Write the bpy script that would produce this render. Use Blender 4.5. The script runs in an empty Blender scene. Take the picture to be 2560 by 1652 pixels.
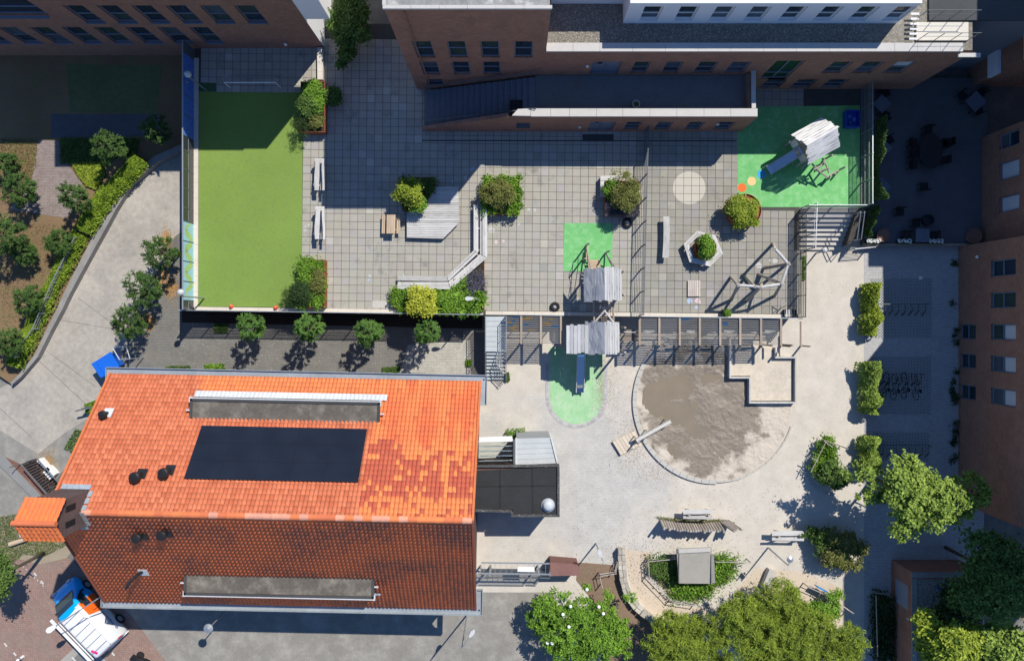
import bpy, math, random
import numpy as np
from mathutils import Vector, Matrix

# ------------------------------------------------------------------ camera, light, exposure
H, F, NX, NY = 44.5, 1707.0, 1283.0, 805.0      # drone height, focal length and the point straight below, in photo pixels
R = math.radians
sc = bpy.context.scene
col = sc.collection
cam = bpy.data.objects.new('camera', bpy.data.cameras.new('camera'))
col.objects.link(cam)
cam.location = (0, 0, H)
cam.data.sensor_fit = 'HORIZONTAL'
cam.data.sensor_width = 36.0
cam.data.lens = 36.0 * F / 2560.0
cam.data.shift_x = -3.0 / 2560.0
cam.data.shift_y = -21.0 / 2560.0
cam.data.clip_end = 400
sc.camera = cam
SUN_AZ, SUN_EL = 38.6, 49.4
world = bpy.data.worlds.new('World'); sc.world = world; world.use_nodes = True
wn = world.node_tree
sky = wn.nodes.new('ShaderNodeTexSky'); sky.sky_type = 'NISHITA'; sky.sun_disc = False
sky.sun_elevation = R(SUN_EL); sky.sun_rotation = R(SUN_AZ)
sky.air_density = 1.0; sky.dust_density = 0.0; sky.ozone_density = 10.0
wn.links.new(sky.outputs[0], wn.nodes['Background'].inputs[0])
wn.nodes['Background'].inputs[1].default_value = 0.12
sl = bpy.data.lights.new('sun', 'SUN'); sl.energy = 4.7; sl.angle = R(0.5); sl.color = (1.0, 0.95, 0.86)
sun = bpy.data.objects.new('sun', sl); col.objects.link(sun)
sv = Vector((math.sin(R(SUN_AZ)) * math.cos(R(SUN_EL)), math.cos(R(SUN_AZ)) * math.cos(R(SUN_EL)), math.sin(R(SUN_EL))))
sun.rotation_euler = sv.to_track_quat('Z', 'Y').to_euler()
sun.location = sv * 80
vs = sc.view_settings
vs.view_transform = 'Standard'; vs.look = 'None'; vs.exposure = 0.2; vs.gamma = 1.0
vs.use_curve_mapping = False

# ------------------------------------------------------------------ pixels of the photograph to places on the site
def P(px, py, z=0.0):
    k = (H - z) / F
    return Vector(((px - NX) * k, (NY - py) * k, z))
def c(r, k, x, y):                      # photo zoom (row, column, x, y) to photo pixels
    return (640 * (k - 1) + x * 0.27269, (0, 410, 820, 1232)[r - 1] + y * 0.27269)
def C(r, k, x, y, z=0.0):
    return P(*c(r, k, x, y), z)
def wallY(px, py, Y):                   # point on a wall facing south at Y
    z = H - Y * F / (NY - py)
    return ((px - NX) * (H - z) / F, z)
def wallX(px, py, X):
    z = H - X * F / (px - NX)
    return ((NY - py) * (H - z) / F, z)
DK = 1.5                                # height of the raised playground deck

# ------------------------------------------------------------------ materials
MATS = {}
def nodes_of(name):
    m = bpy.data.materials.new(name); m.use_nodes = True
    nt = m.node_tree
    return m, nt, nt.nodes['Principled BSDF']
def N(nt, t, **kw):
    n = nt.nodes.new(t)
    for k, v in kw.items():
        setattr(n, k, v)
    return n
def math_node(nt, op, a, b=None, c3=None):
    n = N(nt, 'ShaderNodeMath', operation=op)
    for i, v in enumerate((a, b, c3)):
        if v is None: continue
        if isinstance(v, (int, float)): n.inputs[i].default_value = v
        else: nt.links.new(v, n.inputs[i])
    return n.outputs[0]
def mixc(nt, f, a, b, blend='MIX'):
    n = N(nt, 'ShaderNodeMix', data_type='RGBA', blend_type=blend)
    if isinstance(f, (int, float)): n.inputs[0].default_value = f
    else: nt.links.new(f, n.inputs[0])
    for i, v in ((6, a), (7, b)):
        if isinstance(v, (tuple, list)): n.inputs[i].default_value = tuple(v[:3]) + (1,)
        else: nt.links.new(v, n.inputs[i])
    return n.outputs[2]
def noise(nt, scale, detail=4, rough=.6, vec=None, dist=0):
    n = N(nt, 'ShaderNodeTexNoise'); n.inputs['Scale'].default_value = scale
    n.inputs['Detail'].default_value = detail; n.inputs['Roughness'].default_value = rough
    n.inputs['Distortion'].default_value = dist
    if vec is not None: nt.links.new(vec, n.inputs['Vector'])
    return n.outputs[0]
def ramp(nt, f, stops, interp='LINEAR'):
    n = N(nt, 'ShaderNodeValToRGB'); n.color_ramp.interpolation = interp
    e = n.color_ramp.elements
    while len(e) < len(stops): e.new(0.5)
    for el, (p, cc) in zip(e, stops):
        el.position = p
        el.color = (cc, cc, cc, 1) if isinstance(cc, (int, float)) else tuple(cc[:3]) + (1,)
    nt.links.new(f, n.inputs[0])
    return n.outputs[0]
def geo(nt):
    return N(nt, 'ShaderNodeNewGeometry')
def bump(nt, bs, h, strength=.3, dist=.02):
    b = N(nt, 'ShaderNodeBump'); b.inputs['Strength'].default_value = strength; b.inputs['Distance'].default_value = dist
    nt.links.new(h, b.inputs['Height']); nt.links.new(b.outputs[0], bs.inputs['Normal'])

def M(name, colr=(.5, .5, .5), rough=.85, var=.2, scale=3.0, big=.35, bmp=0.25, metal=0.0, spec=.3, col2=None, thr=.5, stretch=None, island=0.0):
    """plain procedural material: colour with two octaves of variation, a second colour in patches, fine relief"""
    if name in MATS: return MATS[name]
    m, nt, bs = nodes_of(name)
    g = geo(nt); pos = g.outputs['Position']
    if stretch:
        mp = N(nt, 'ShaderNodeMapping'); mp.inputs['Scale'].default_value = stretch
        nt.links.new(pos, mp.inputs['Vector']); pos = mp.outputs[0]
    fine = noise(nt, scale * 6, 3, .7, pos); mid = noise(nt, scale, 5, .65, pos); lrg = noise(nt, big, 4, .6, pos)
    base = colr
    if col2 is not None:
        f = ramp(nt, mid, [(max(0, thr - .12), 0), (min(1, thr + .12), 1)])
        base = mixc(nt, f, colr, col2)
    s = math_node(nt, 'ADD', math_node(nt, 'MULTIPLY', fine, .8), math_node(nt, 'ADD', math_node(nt, 'MULTIPLY', mid, .8), math_node(nt, 'MULTIPLY', lrg, .8)))
    v = math_node(nt, 'ADD', math_node(nt, 'MULTIPLY', math_node(nt, 'SUBTRACT', s, 1.2), var * 2.2), 1.0)
    if island:
        r = math_node(nt, 'FRACT', math_node(nt, 'ADD', g.outputs['Random Per Island'], N(nt, 'ShaderNodeObjectInfo').outputs['Random']))
        v = math_node(nt, 'MULTIPLY', v, math_node(nt, 'ADD', math_node(nt, 'MULTIPLY', r, island * 2), 1 - island))
    cc = N(nt, 'ShaderNodeCombineColor')
    for i in range(3): nt.links.new(v, cc.inputs[i])
    outc = mixc(nt, 1.0, base, cc.outputs[0], 'MULTIPLY')
    nt.links.new(outc, bs.inputs['Base Color'])
    bs.inputs['Roughness'].default_value = rough
    bs.inputs['Metallic'].default_value = metal
    bs.inputs['Specular IOR Level'].default_value = spec
    if bmp: bump(nt, bs, math_node(nt, 'ADD', fine, mid), bmp)
    MATS[name] = m
    return m

def M_brick(name, a, b, mortar, axis='xz', bw=.21, bh=.065, ms=.012, rough=.9, offset=.5, dirt=None, rot=0, var=.35):
    """bricks or small pavers too small to pick apart; axis picks the plane the courses lie in"""
    if name in MATS: return MATS[name]
    m, nt, bs = nodes_of(name)
    g = geo(nt)
    sp = N(nt, 'ShaderNodeSeparateXYZ'); nt.links.new(g.outputs['Position'], sp.inputs[0])
    cb = N(nt, 'ShaderNodeCombineXYZ')
    ix = {'xz': (0, 2), 'yz': (1, 2), 'xy': (0, 1)}[axis]
    nt.links.new(sp.outputs[ix[0]], cb.inputs[0]); nt.links.new(sp.outputs[ix[1]], cb.inputs[1])
    vec = cb.outputs[0]
    if rot:
        mp = N(nt, 'ShaderNodeMapping'); mp.inputs['Rotation'].default_value = (0, 0, rot); nt.links.new(vec, mp.inputs[0]); vec = mp.outputs[0]
    bt = N(nt, 'ShaderNodeTexBrick'); bt.offset = offset
    nt.links.new(vec, bt.inputs['Vector'])
    for k, v in (('Color1', a), ('Color2', b), ('Mortar', mortar)): bt.inputs[k].default_value = tuple(v) + (1,)
    bt.inputs['Scale'].default_value = 1.0; bt.inputs['Brick Width'].default_value = bw; bt.inputs['Row Height'].default_value = bh
    bt.inputs['Mortar Size'].default_value = ms; bt.inputs['Mortar Smooth'].default_value = .2; bt.inputs['Bias'].default_value = 0.0
    n1 = noise(nt, 1.1, 5, .65, g.outputs['Position']); n2 = noise(nt, 14, 3, .7, g.outputs['Position'])
    v = math_node(nt, 'ADD', math_node(nt, 'MULTIPLY', math_node(nt, 'SUBTRACT', math_node(nt, 'ADD', n1, n2), 1.0), var * 2), 1.0)
    cc = N(nt, 'ShaderNodeCombineColor')
    for i in range(3): nt.links.new(v, cc.inputs[i])
    o = mixc(nt, 1.0, bt.outputs[0], cc.outputs[0], 'MULTIPLY')
    if dirt:
        dcol, scale, lo, hi = dirt[:4]
        dn = noise(nt, scale, 6, .62, g.outputs['Position'], .4)
        if len(dirt) > 4:                     # swept clean around a point, sandier away from it
            vm = N(nt, 'ShaderNodeVectorMath', operation='DISTANCE'); nt.links.new(g.outputs['Position'], vm.inputs[0]); vm.inputs[1].default_value = dirt[4]
            n5 = noise(nt, .9, 6, .65, g.outputs['Position'], .6)
            dn = math_node(nt, 'ADD', math_node(nt, 'MULTIPLY', vm.outputs['Value'], dirt[5]), math_node(nt, 'ADD', math_node(nt, 'MULTIPLY', dn, .8), math_node(nt, 'MULTIPLY', n5, .35)))
        fd = ramp(nt, dn, [(lo, 0), (hi, 1)])
        o = mixc(nt, fd, o, mixc(nt, 1.0, dcol, cc.outputs[0], 'MULTIPLY'))
    nt.links.new(o, bs.inputs['Base Color']); bs.inputs['Roughness'].default_value = rough; bs.inputs['Specular IOR Level'].default_value = .25
    bump(nt, bs, math_node(nt, 'ADD', bt.outputs['Fac'], math_node(nt, 'MULTIPLY', n2, -.6)), -.35, .008)
    MATS[name] = m
    return m

def M_leaf(name, dark, light, trans=.18, patch=1.5):
    if name in MATS: return MATS[name]
    m, nt, bs = nodes_of(name)
    g = geo(nt)
    r = g.outputs['Random Per Island']
    n = noise(nt, patch, 3, .6, g.outputs['Position'])
    f = math_node(nt, 'ADD', math_node(nt, 'MULTIPLY', r, .55), math_node(nt, 'MULTIPLY', math_node(nt, 'SUBTRACT', n, .25), .9))
    cc = ramp(nt, f, [(0.1, dark), (.9, light)])
    nt.links.new(cc, bs.inputs['Base Color']); bs.inputs['Roughness'].default_value = .62; bs.inputs['Specular IOR Level'].default_value = .2
    tr = N(nt, 'ShaderNodeBsdfTranslucent'); nt.links.new(mixc(nt, 1.0, cc, (1.0, 1.0, .45), 'MULTIPLY'), tr.inputs[0])
    mx = N(nt, 'ShaderNodeMixShader'); mx.inputs[0].default_value = trans
    nt.links.new(bs.outputs[0], mx.inputs[1]); nt.links.new(tr.outputs[0], mx.inputs[2])
    nt.links.new(mx.outputs[0], nt.nodes['Material Output'].inputs[0])
    MATS[name] = m
    return m

def M_tint(name, rough=.85, var=.25, scale=6, bmp=.2, lichen=None, spec=.25):
    """colour comes from the piece itself (object colour times the 'Col' attribute), with wear on top"""
    if name in MATS: return MATS[name]
    m, nt, bs = nodes_of(name)
    g = geo(nt); oi = N(nt, 'ShaderNodeObjectInfo')
    at = N(nt, 'ShaderNodeAttribute', attribute_name='Col')
    base = mixc(nt, 1.0, at.outputs['Color'], oi.outputs['Color'], 'MULTIPLY')
    a = noise(nt, scale, 4, .7, g.outputs['Position']); b = noise(nt, scale * 7, 3, .7, g.outputs['Position'])
    v = math_node(nt, 'ADD', math_node(nt, 'MULTIPLY', math_node(nt, 'SUBTRACT', math_node(nt, 'ADD', a, b), 1.0), var * 2), 1.0)
    cc = N(nt, 'ShaderNodeCombineColor')
    for i in range(3): nt.links.new(v, cc.inputs[i])
    o = mixc(nt, 1.0, base, cc.outputs[0], 'MULTIPLY')
    if lichen:
        f = ramp(nt, noise(nt, lichen[1], 6, .7, g.outputs['Position']), [(lichen[2], 0), (lichen[2] + .14, 1)])
        o = mixc(nt, f, o, lichen[0])
    nt.links.new(o, bs.inputs['Base Color']); bs.inputs['Roughness'].default_value = rough; bs.inputs['Specular IOR Level'].default_value = spec
    if bmp: bump(nt, bs, b, bmp, .01)
    MATS[name] = m
    return m

def M_wood(name, a, b, axis=0, rough=.8):
    """weathered timber: grain stretched along one axis, each board a little different"""
    if name in MATS: return MATS[name]
    m, nt, bs = nodes_of(name)
    g = geo(nt)
    mp = N(nt, 'ShaderNodeMapping'); s = [9, 9, 9]; s[axis] = .7
    mp.inputs['Scale'].default_value = s; nt.links.new(g.outputs['Position'], mp.inputs[0])
    gr = noise(nt, 2.6, 6, .7, mp.outputs[0], .5); kn = noise(nt, 1.2, 4, .6, g.outputs['Position'])
    r = math_node(nt, 'FRACT', math_node(nt, 'ADD', g.outputs['Random Per Island'], N(nt, 'ShaderNodeObjectInfo').outputs['Random']))
    f = math_node(nt, 'ADD', math_node(nt, 'MULTIPLY', gr, .75), math_node(nt, 'MULTIPLY', math_node(nt, 'ADD', kn, r), .2))
    nt.links.new(ramp(nt, f, [(.3, a), (.72, b)]), bs.inputs['Base Color'])
    bs.inputs['Roughness'].default_value = rough; bs.inputs['Specular IOR Level'].default_value = .2
    bump(nt, bs, gr, .35, .01)
    MATS[name] = m
    return m
def M_glass(name, colr, rough=.08, spec=.6):
    if name in MATS: return MATS[name]
    m, nt, bs = nodes_of(name)
    g = geo(nt); n = noise(nt, .8, 2, .5, g.outputs['Position'])
    nt.links.new(mixc(nt, n, tuple(x * .6 for x in colr), tuple(x * 1.4 for x in colr)), bs.inputs['Base Color'])
    bs.inputs['Roughness'].default_value = rough; bs.inputs['Specular IOR Level'].default_value = spec
    MATS[name] = m
    return m

# ------------------------------------------------------------------ objects
WL = {}
def tag(o, label=None, cat=None, group=None, kind=None):
    if label: o['label'] = label
    if cat: o['category'] = cat
    if group: o['group'] = group
    if kind: o['kind'] = kind
    return o
def thing(name, label, cat, loc=(0, 0, 0), group=None):
    o = bpy.data.objects.new(name, None); col.objects.link(o)
    o.empty_display_size = .2
    o.location = loc; WL[o.name] = Vector(loc)
    return tag(o, label, cat, group)
def link(name, me, parent=None):
    o = bpy.data.objects.new(name, me); col.objects.link(o)
    if parent is not None: o.parent = parent
    return o
def worldloc(o):
    return WL.get(o.name, Vector((0, 0, 0)))

class MB:
    """collects vertices and faces in world metres (through an optional matrix) and links them as one mesh object"""
    def __init__(s, T=None):
        s.v = []; s.f = []; s.T = T; s.cols = None
    def add(s, vs_, fs):
        b = len(s.v)
        if s.T is not None: vs_ = [s.T @ Vector(q) for q in vs_]
        s.v.extend([tuple(q) for q in vs_]); s.f.extend([tuple(i + b for i in f) for f in fs])
        return s
    def box(s, ce, sz, rz=0.0, ry=0.0, rx=0.0):
        m = Matrix.Translation(ce) @ Matrix.Rotation(rz, 4, 'Z') @ Matrix.Rotation(ry, 4, 'Y') @ Matrix.Rotation(rx, 4, 'X')
        x, y, z = (q / 2 for q in sz)
        vs_ = [m @ Vector(q) for q in ((-x, -y, -z), (x, -y, -z), (x, y, -z), (-x, y, -z), (-x, -y, z), (x, -y, z), (x, y, z), (-x, y, z))]
        return s.add(vs_, [(3, 2, 1, 0), (4, 5, 6, 7), (0, 1, 5, 4), (1, 2, 6, 5), (2, 3, 7, 6), (3, 0, 4, 7)])
    def bar(s, p0, p1, w, h=None, up=(0, 0, 1)):
        """rectangular bar; w is the width across, h the height along up"""
        h = h or w
        p0 = Vector(p0); p1 = Vector(p1); d = (p1 - p0).normalized(); up = Vector(up)
        sd = d.cross(up)
        if sd.length < 1e-4: sd = d.cross(Vector((1, 0, 0)))
        sd.normalize(); u = sd.cross(d).normalized()
        vs_ = []
        for p in (p0, p1):
            for a, b in ((-1, -1), (1, -1), (1, 1), (-1, 1)): vs_.append(p + sd * a * w / 2 + u * b * h / 2)
        return s.add(vs_, [(0, 1, 2, 3), (7, 6, 5, 4), (0, 4, 5, 1), (1, 5, 6, 2), (2, 6, 7, 3), (3, 7, 4, 0)])
    def tube(s, p0, p1, r0, r1=None, n=8, cap=True):
        r1 = r0 if r1 is None else r1
        p0 = Vector(p0); p1 = Vector(p1); d = (p1 - p0).normalized()
        a = d.cross(Vector((0, 0, 1)))
        if a.length < 1e-3: a = Vector((1, 0, 0))
        a.normalize(); b = d.cross(a)
        vs_ = []
        for p, r in ((p0, r0), (p1, r1)):
            for i in range(n):
                t = 2 * math.pi * i / n; vs_.append(p + (a * math.cos(t) + b * math.sin(t)) * r)
        fs = [(i, i + n, (i + 1) % n + n, (i + 1) % n) for i in range(n)]
        if cap: fs += [tuple(range(n)), tuple(range(2 * n - 1, n - 1, -1))]
        return s.add(vs_, fs)
    def path(s, pts, r, n=7):
        """bent tube through points; r may be a list"""
        pts = [Vector(p) for p in pts]; rs = r if isinstance(r, (list, tuple)) else [r] * len(pts)
        vs_ = []; fs = []
        for i, p in enumerate(pts):
            d = (pts[min(i + 1, len(pts) - 1)] - pts[max(i - 1, 0)]).normalized()
            a = d.cross(Vector((.13, .21, .97))); a.normalize(); b = d.cross(a)
            for k in range(n):
                t = 2 * math.pi * k / n; vs_.append(p + (a * math.cos(t) + b * math.sin(t)) * rs[i])
        for i in range(len(pts) - 1):
            for k in range(n):
                fs.append((i * n + k, (i + 1) * n + k, (i + 1) * n + (k + 1) % n, i * n + (k + 1) % n))
        fs += [tuple(range(n)), tuple(range(len(pts) * n - 1, (len(pts) - 1) * n - 1, -1))]
        return s.add(vs_, fs)
    def prism(s, pts, z0, z1):
        """vertical prism over an outline (list of (x, y)); z1 may be a list of heights"""
        n = len(pts)
        ar = sum(pts[i][0] * pts[(i + 1) % n][1] - pts[(i + 1) % n][0] * pts[i][1] for i in range(n))
        zt = list(z1) if isinstance(z1, (list, tuple)) else [z1] * n
        pts = list(pts)
        if ar < 0: pts.reverse(); zt.reverse()
        vs_ = [(p[0], p[1], z0) for p in pts] + [(p[0], p[1], z) for p, z in zip(pts, zt)]
        fs = [tuple(range(n - 1, -1, -1)), tuple(range(n, 2 * n))] + [(i, (i + 1) % n, (i + 1) % n + n, i + n) for i in range(n)]
        return s.add(vs_, fs)
    def cyl(s, x, y, z0, z1, r, n=20, r1=None):
        return s.tube((x, y, z0), (x, y, z1), r, r1, n)
    def lathe(s, x, y, prof, n=24):
        vs_ = []; fs = []
        for r, z in prof:
            for i in range(n):
                t = 2 * math.pi * i / n; vs_.append((x + r * math.cos(t), y + r * math.sin(t), z))
        for j in range(len(prof) - 1):
            for i in range(n): fs.append((j * n + i, j * n + (i + 1) % n, (j + 1) * n + (i + 1) % n, (j + 1) * n + i))
        fs += [tuple(range(n - 1, -1, -1)), tuple(range((len(prof) - 1) * n, len(prof) * n))]
        return s.add(vs_, fs)
    def quad(s, *q):
        return s.add(q, [tuple(range(len(q)))])
    def build(s, name, mat, parent=None, smooth=False):
        me = bpy.data.meshes.new(name)
        off = worldloc(parent) if parent is not None else Vector((0, 0, 0))
        me.from_pydata([(a - off.x, b - off.y, d - off.z) for a, b, d in s.v], [], s.f)
        if mat is not None: me.materials.append(mat)
        if smooth: me.polygons.foreach_set('use_smooth', [True] * len(me.polygons))
        if s.cols is not None:
            at = me.color_attributes.new('Col', 'FLOAT_COLOR', 'POINT'); at.data.foreach_set('color', np.asarray(s.cols, dtype=np.float32).ravel())
        me.update()
        o = link(name, me, parent)
        WL[o.name] = off.copy()
        return o

def np_mesh(name, verts, faces, mat, parent=None, cols=None, smooth=False):
    me = bpy.data.meshes.new(name)
    off = np.array(worldloc(parent)) if parent is not None else np.zeros(3)
    verts = np.asarray(verts, dtype=np.float64) - off
    me.from_pydata(verts, [], np.asarray(faces, dtype=np.int32))
    me.materials.append(mat)
    if cols is not None:
        at = me.color_attributes.new('Col', 'FLOAT_COLOR', 'POINT'); at.data.foreach_set('color', np.asarray(cols, dtype=np.float32).ravel())
    if smooth: me.polygons.foreach_set('use_smooth', [True] * len(me.polygons))
    me.update()
    o = link(name, me, parent); WL[o.name] = Vector(off)
    return o

def pxs(pts, z):
    return [tuple(P(x, y, z)[:2]) for x, y in pts]
def sheet(name, pts, z, mat, parent=None, kind='structure', t=.003):
    """thin flat layer outlined by photo pixels at height z"""
    o = MB().prism(pxs(pts, z), z - t, z).build(name, mat, parent)
    if parent is None: o['kind'] = kind
    return o
def slab(name, pts, z0, z1, mat, parent=None):
    return MB().prism(pxs(pts, z1), z0, z1).build(name, mat, parent)

# ------------------------------------------------------------------ foliage
rng = np.random.default_rng(7)
def unit(v):
    return v / np.maximum(np.linalg.norm(v, axis=1, keepdims=True), 1e-9)
def leaf_quads(pos, nrm, ln, wd, g=None):
    n = len(pos); g = rng
    t = unit(np.cross(nrm, unit(g.normal(size=(n, 3))))); b = np.cross(nrm, t)
    L = (ln * g.uniform(.7, 1.3, (n, 1))); W = (wd * g.uniform(.7, 1.3, (n, 1)))
    fold = nrm * L * .18
    v = np.stack([pos - t * L, pos - b * W + fold * .4, pos + t * L, pos + b * W + fold * .4], 1).reshape(-1, 3)
    f = np.arange(4 * n).reshape(-1, 4)
    return v, f
def crown_points(ce, rad, clumps, per, cr, top=.35, fill=.55, flat=.6, lobes=0, droop=0.0):
    """leaf positions gathered in clumps spread through an uneven ellipsoid; returns positions and outward directions"""
    d = unit(rng.normal(size=(clumps, 3)))
    d[:, 2] = np.where(d[:, 2] < -top, -d[:, 2], d[:, 2])
    r = fill + (1 - fill) * rng.random((clumps, 1)) ** .6
    if lobes:                               # rounded boughs with dark gaps between them
        lobes = int(lobes * 1.5); ld = unit(rng.normal(size=(lobes, 3))); ld[:, 2] = np.abs(ld[:, 2]) * 1.1 - .2
        lc = ld * rng.uniform(.35, .92, (lobes, 1)); lr_ = rng.uniform(.20, .42, (lobes, 1))
        k = rng.integers(0, lobes, clumps); d[:, 2] = np.abs(d[:, 2]) - .25
        pt = lc[k] + unit(d) * lr_[k] * rng.uniform(.75, 1.08, (clumps, 1)); d = unit(pt * .6 + unit(d))
        cc_ = np.array(ce) + pt * np.array(rad)
    else: cc_ = np.array(ce) + d * r * np.array(rad)
    idx = np.repeat(np.arange(clumps), per)
    o = rng.normal(size=(len(idx), 3)) * cr * rng.uniform(.5, 1.1, (clumps, 1))[idx]
    o[:, 2] *= flat
    o[:, 2] -= droop * (o[:, 0] ** 2 + o[:, 1] ** 2) / max(cr, 1e-3)
    return cc_[idx] + o, d[idx]
def foliage(name, parent, ce, rad, clumps, per, cr, ln, wd, mat, up=1.0, zmin=None, **kw):
    pos, d = crown_points(ce, rad, clumps, per, cr, **kw)
    if zmin is not None: pos = pos[pos[:, 2] > zmin]; d = d[:len(pos)]
    n = unit(d * .5 + np.array([0, 0, up]) + rng.normal(size=pos.shape) * .55)
    v, f = leaf_quads(pos, n, ln, wd)
    return np_mesh(name, v, f, mat, parent)
def carpet(name, parent, pts, z0, z1, n, ln, wd, mat, up=.8, clump=.0):
    """leaves filling a plant bed outlined by photo pixels between two heights"""
    poly = np.array(pxs(pts, (z0 + z1) / 2)); lo = poly.min(0); hi = poly.max(0)
    out = []; tot = 0
    while tot < n:
        q = rng.uniform(lo, hi, (n * 3, 2)); ins = np.zeros(len(q), bool); j = len(poly) - 1
        for i in range(len(poly)):
            a, b = poly[i], poly[j]
            cnd = ((a[1] > q[:, 1]) != (b[1] > q[:, 1])) & (q[:, 0] < (b[0] - a[0]) * (q[:, 1] - a[1]) / (b[1] - a[1] + 1e-12) + a[0])
            ins ^= cnd; j = i
        out.append(q[ins]); tot += ins.sum()
    q = np.concatenate(out)[:n]
    if clump:
        k = max(6, n // 45); cen = q[rng.integers(0, n, k)]; a = rng.integers(0, k, n)
        hgt = rng.random(k)[a]; q = cen[a] + rng.normal(size=(n, 2)) * clump
        z = z0 + (z1 - z0) * (hgt * .65 + rng.random(n) * .35)
    else: z = z0 + (z1 - z0) * rng.random(n) ** .6
    pos = np.column_stack([q, z]); nr = unit(np.array([0, 0, up]) + rng.normal(size=pos.shape) * .6)
    v, f = leaf_quads(pos, nr, ln, wd)
    return np_mesh(name, v, f, mat, parent)
def trunk_mesh(name, parent, base, top, r0, r1, mat, limbs=0, spread=.8, lr=.03):
    b = MB(); base = Vector(base); top = Vector(top)
    k = [base.lerp(top, t) + Vector((math.sin(t * 5) * .03, math.cos(t * 4) * .03, 0)) for t in (0, .3, .6, 1)]
    b.path(k, [r0, r0 * .75 + r1 * .25, (r0 + r1) / 2, r1], 9)
    for i in range(limbs):
        t = .45 + .5 * i / max(limbs, 1); a = i * 2.4; s0 = base.lerp(top, t)
        e = s0 + Vector((math.cos(a) * spread, math.sin(a) * spread, spread * .55))
        b.path([s0, s0.lerp(e, .5) + Vector((0, 0, -.05)), e], [lr * 1.6, lr, lr * .5], 6)
    return b.build(name, mat, parent, smooth=True)
# ------------------------------------------------------------------ shared materials
m_tile = M_tint('concrete_paving_tile', var=.13, scale=2.2, bmp=.2, lichen=((.235, .225, .20), .9, .57))
m_conc = M('light_concrete', (.46, .44, .40), var=.14, scale=1.6)
m_conc_d = M('grey_concrete', (.26, .25, .235), var=.25, scale=1.4)
m_stone = M('coping_stone', (.50, .48, .455), var=.12, scale=1.5, rough=.75)
m_steel = M('galvanised_steel', (.42, .44, .46), rough=.45, var=.12, metal=.6, bmp=.05)
m_dsteel = M('dark_painted_steel', (.035, .04, .045), rough=.5, var=.2, bmp=.05)
m_gsteel = M('grey_painted_steel', (.12, .13, .14), rough=.5, var=.15, bmp=.05)
m_white = M('white_paint', (.78, .78, .76), rough=.6, var=.06, bmp=.08)
m_black = M('black_roofing', (.028, .029, .031), rough=.75, var=.35, scale=1.2, bmp=.3)
m_zinc = M('zinc_sheet', (.36, .40, .43), rough=.5, var=.25, scale=.9, bmp=.06, metal=.3)
m_lead = M('lead_flashing', (.55, .57, .58), rough=.6, var=.25, scale=5, bmp=.25)
m_corten = M('corten_steel', (.26, .085, .04), rough=.85, var=.3, scale=4)
m_soil = M('dark_soil', (.045, .032, .022), var=.4, scale=6, bmp=.5, rough=.95)
m_brick = M_brick('red_brown_brick_wall', (.42, .185, .12), (.30, .13, .085), (.20, .16, .13), 'xz')
m_brick_y = M_brick('red_brown_brick_wall_side', (.42, .175, .11), (.30, .125, .08), (.20, .16, .13), 'yz')
m_gwood = M_wood('silver_grey_timber', (.28, .27, .255), (.64, .625, .60), 1)
m_gwood_x = M_wood('silver_grey_timber_cross', (.26, .25, .24), (.60, .59, .565), 0)
m_log = M_wood('weathered_log', (.20, .17, .14), (.46, .41, .36), 2)
m_tan = M_wood('tan_timber', (.33, .24, .16), (.55, .43, .31), 1)
m_bark = M('tree_bark', (.10, .075, .055), var=.35, scale=7, bmp=.5)
m_glass = M_glass('dark_window_glass', (.022, .034, .05))
m_glass2 = M_glass('blue_grey_window_glass', (.075, .095, .12)); m_glass3 = M_glass('green_grey_window_glass', (.035, .06, .05))
m_frame = M('blue_grey_window_frame', (.17, .20, .26), rough=.5, var=.1, bmp=0)
m_pale = M('pale_blind', (.52, .55, .60), rough=.8, var=.06, bmp=0)

# ------------------------------------------------------------------ ground sheets (each a few millimetres above the last)
m_ground = M('grey_asphalt', (.15, .145, .135), var=.25, scale=1.1, big=.12, bmp=.3, col2=(.19, .18, .16), thr=.58)
g0 = MB().quad((-140, -140, -.012), (140, -140, -.012), (140, 140, -.012), (-140, 140, -.012)).build('ground', m_ground)
g0['kind'] = 'structure'
m_lot = M('pale_worn_asphalt', (.24, .225, .20), var=.2, scale=.9, big=.18, bmp=.25, col2=(.31, .295, .26), thr=.57)
sheet('asphalt_yard', [(270, 1480), (1400, 1400), (1400, 1720), (470, 1720), (400, 1640), (330, 1545)], .0, m_lot)
m_street = M_brick('reddish_street_bricks', (.34, .22, .18), (.27, .175, .145), (.16, .125, .105), 'xy', .2, .1, .012, rot=R(48), dirt=((.22, .18, .15), .5, .5, .75), var=.25)
sheet('brick_street', [(-80, 1340), (110, 1345), (190, 1410), (330, 1540), (405, 1640), (470, 1720), (-80, 1720)], .004, m_street)
m_walk = M('grey_side_path', (.23, .22, .20), var=.2, scale=1.6, col2=(.28, .265, .235), thr=.55)
sheet('side_path', [(-80, 930), (-80, 1300), (30, 1300), (140, 1200), (215, 1100), (250, 930), (300, 700), (120, 880), (30, 962)], .002, m_walk)
m_pav = M_brick('sandy_playground_pavers', (.50, .485, .455), (.46, .445, .415), (.38, .36, .325), 'xy', .2, .1, .009, var=.24,
                dirt=((.535, .49, .425), .3, .78, 1.05, (4.2, -10.5, 0), .055))
sheet('playground_pavement', [(1190, 786), (1990, 786), (1990, 560), (2180, 560), (2180, 1230), (2175, 1720), (1390, 1720), (1390, 1480), (1190, 1480)], .006, m_pav)
m_park = M_brick('shaded_grey_pavers', (.46, .455, .45), (.38, .375, .37), (.26, .26, .26), 'xy', .2, .1, .010, var=.15)
sheet('parking_pavement', [(2160, 600), (2460, 600), (2460, 1720), (2160, 1720)], .012, m_park)
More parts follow.
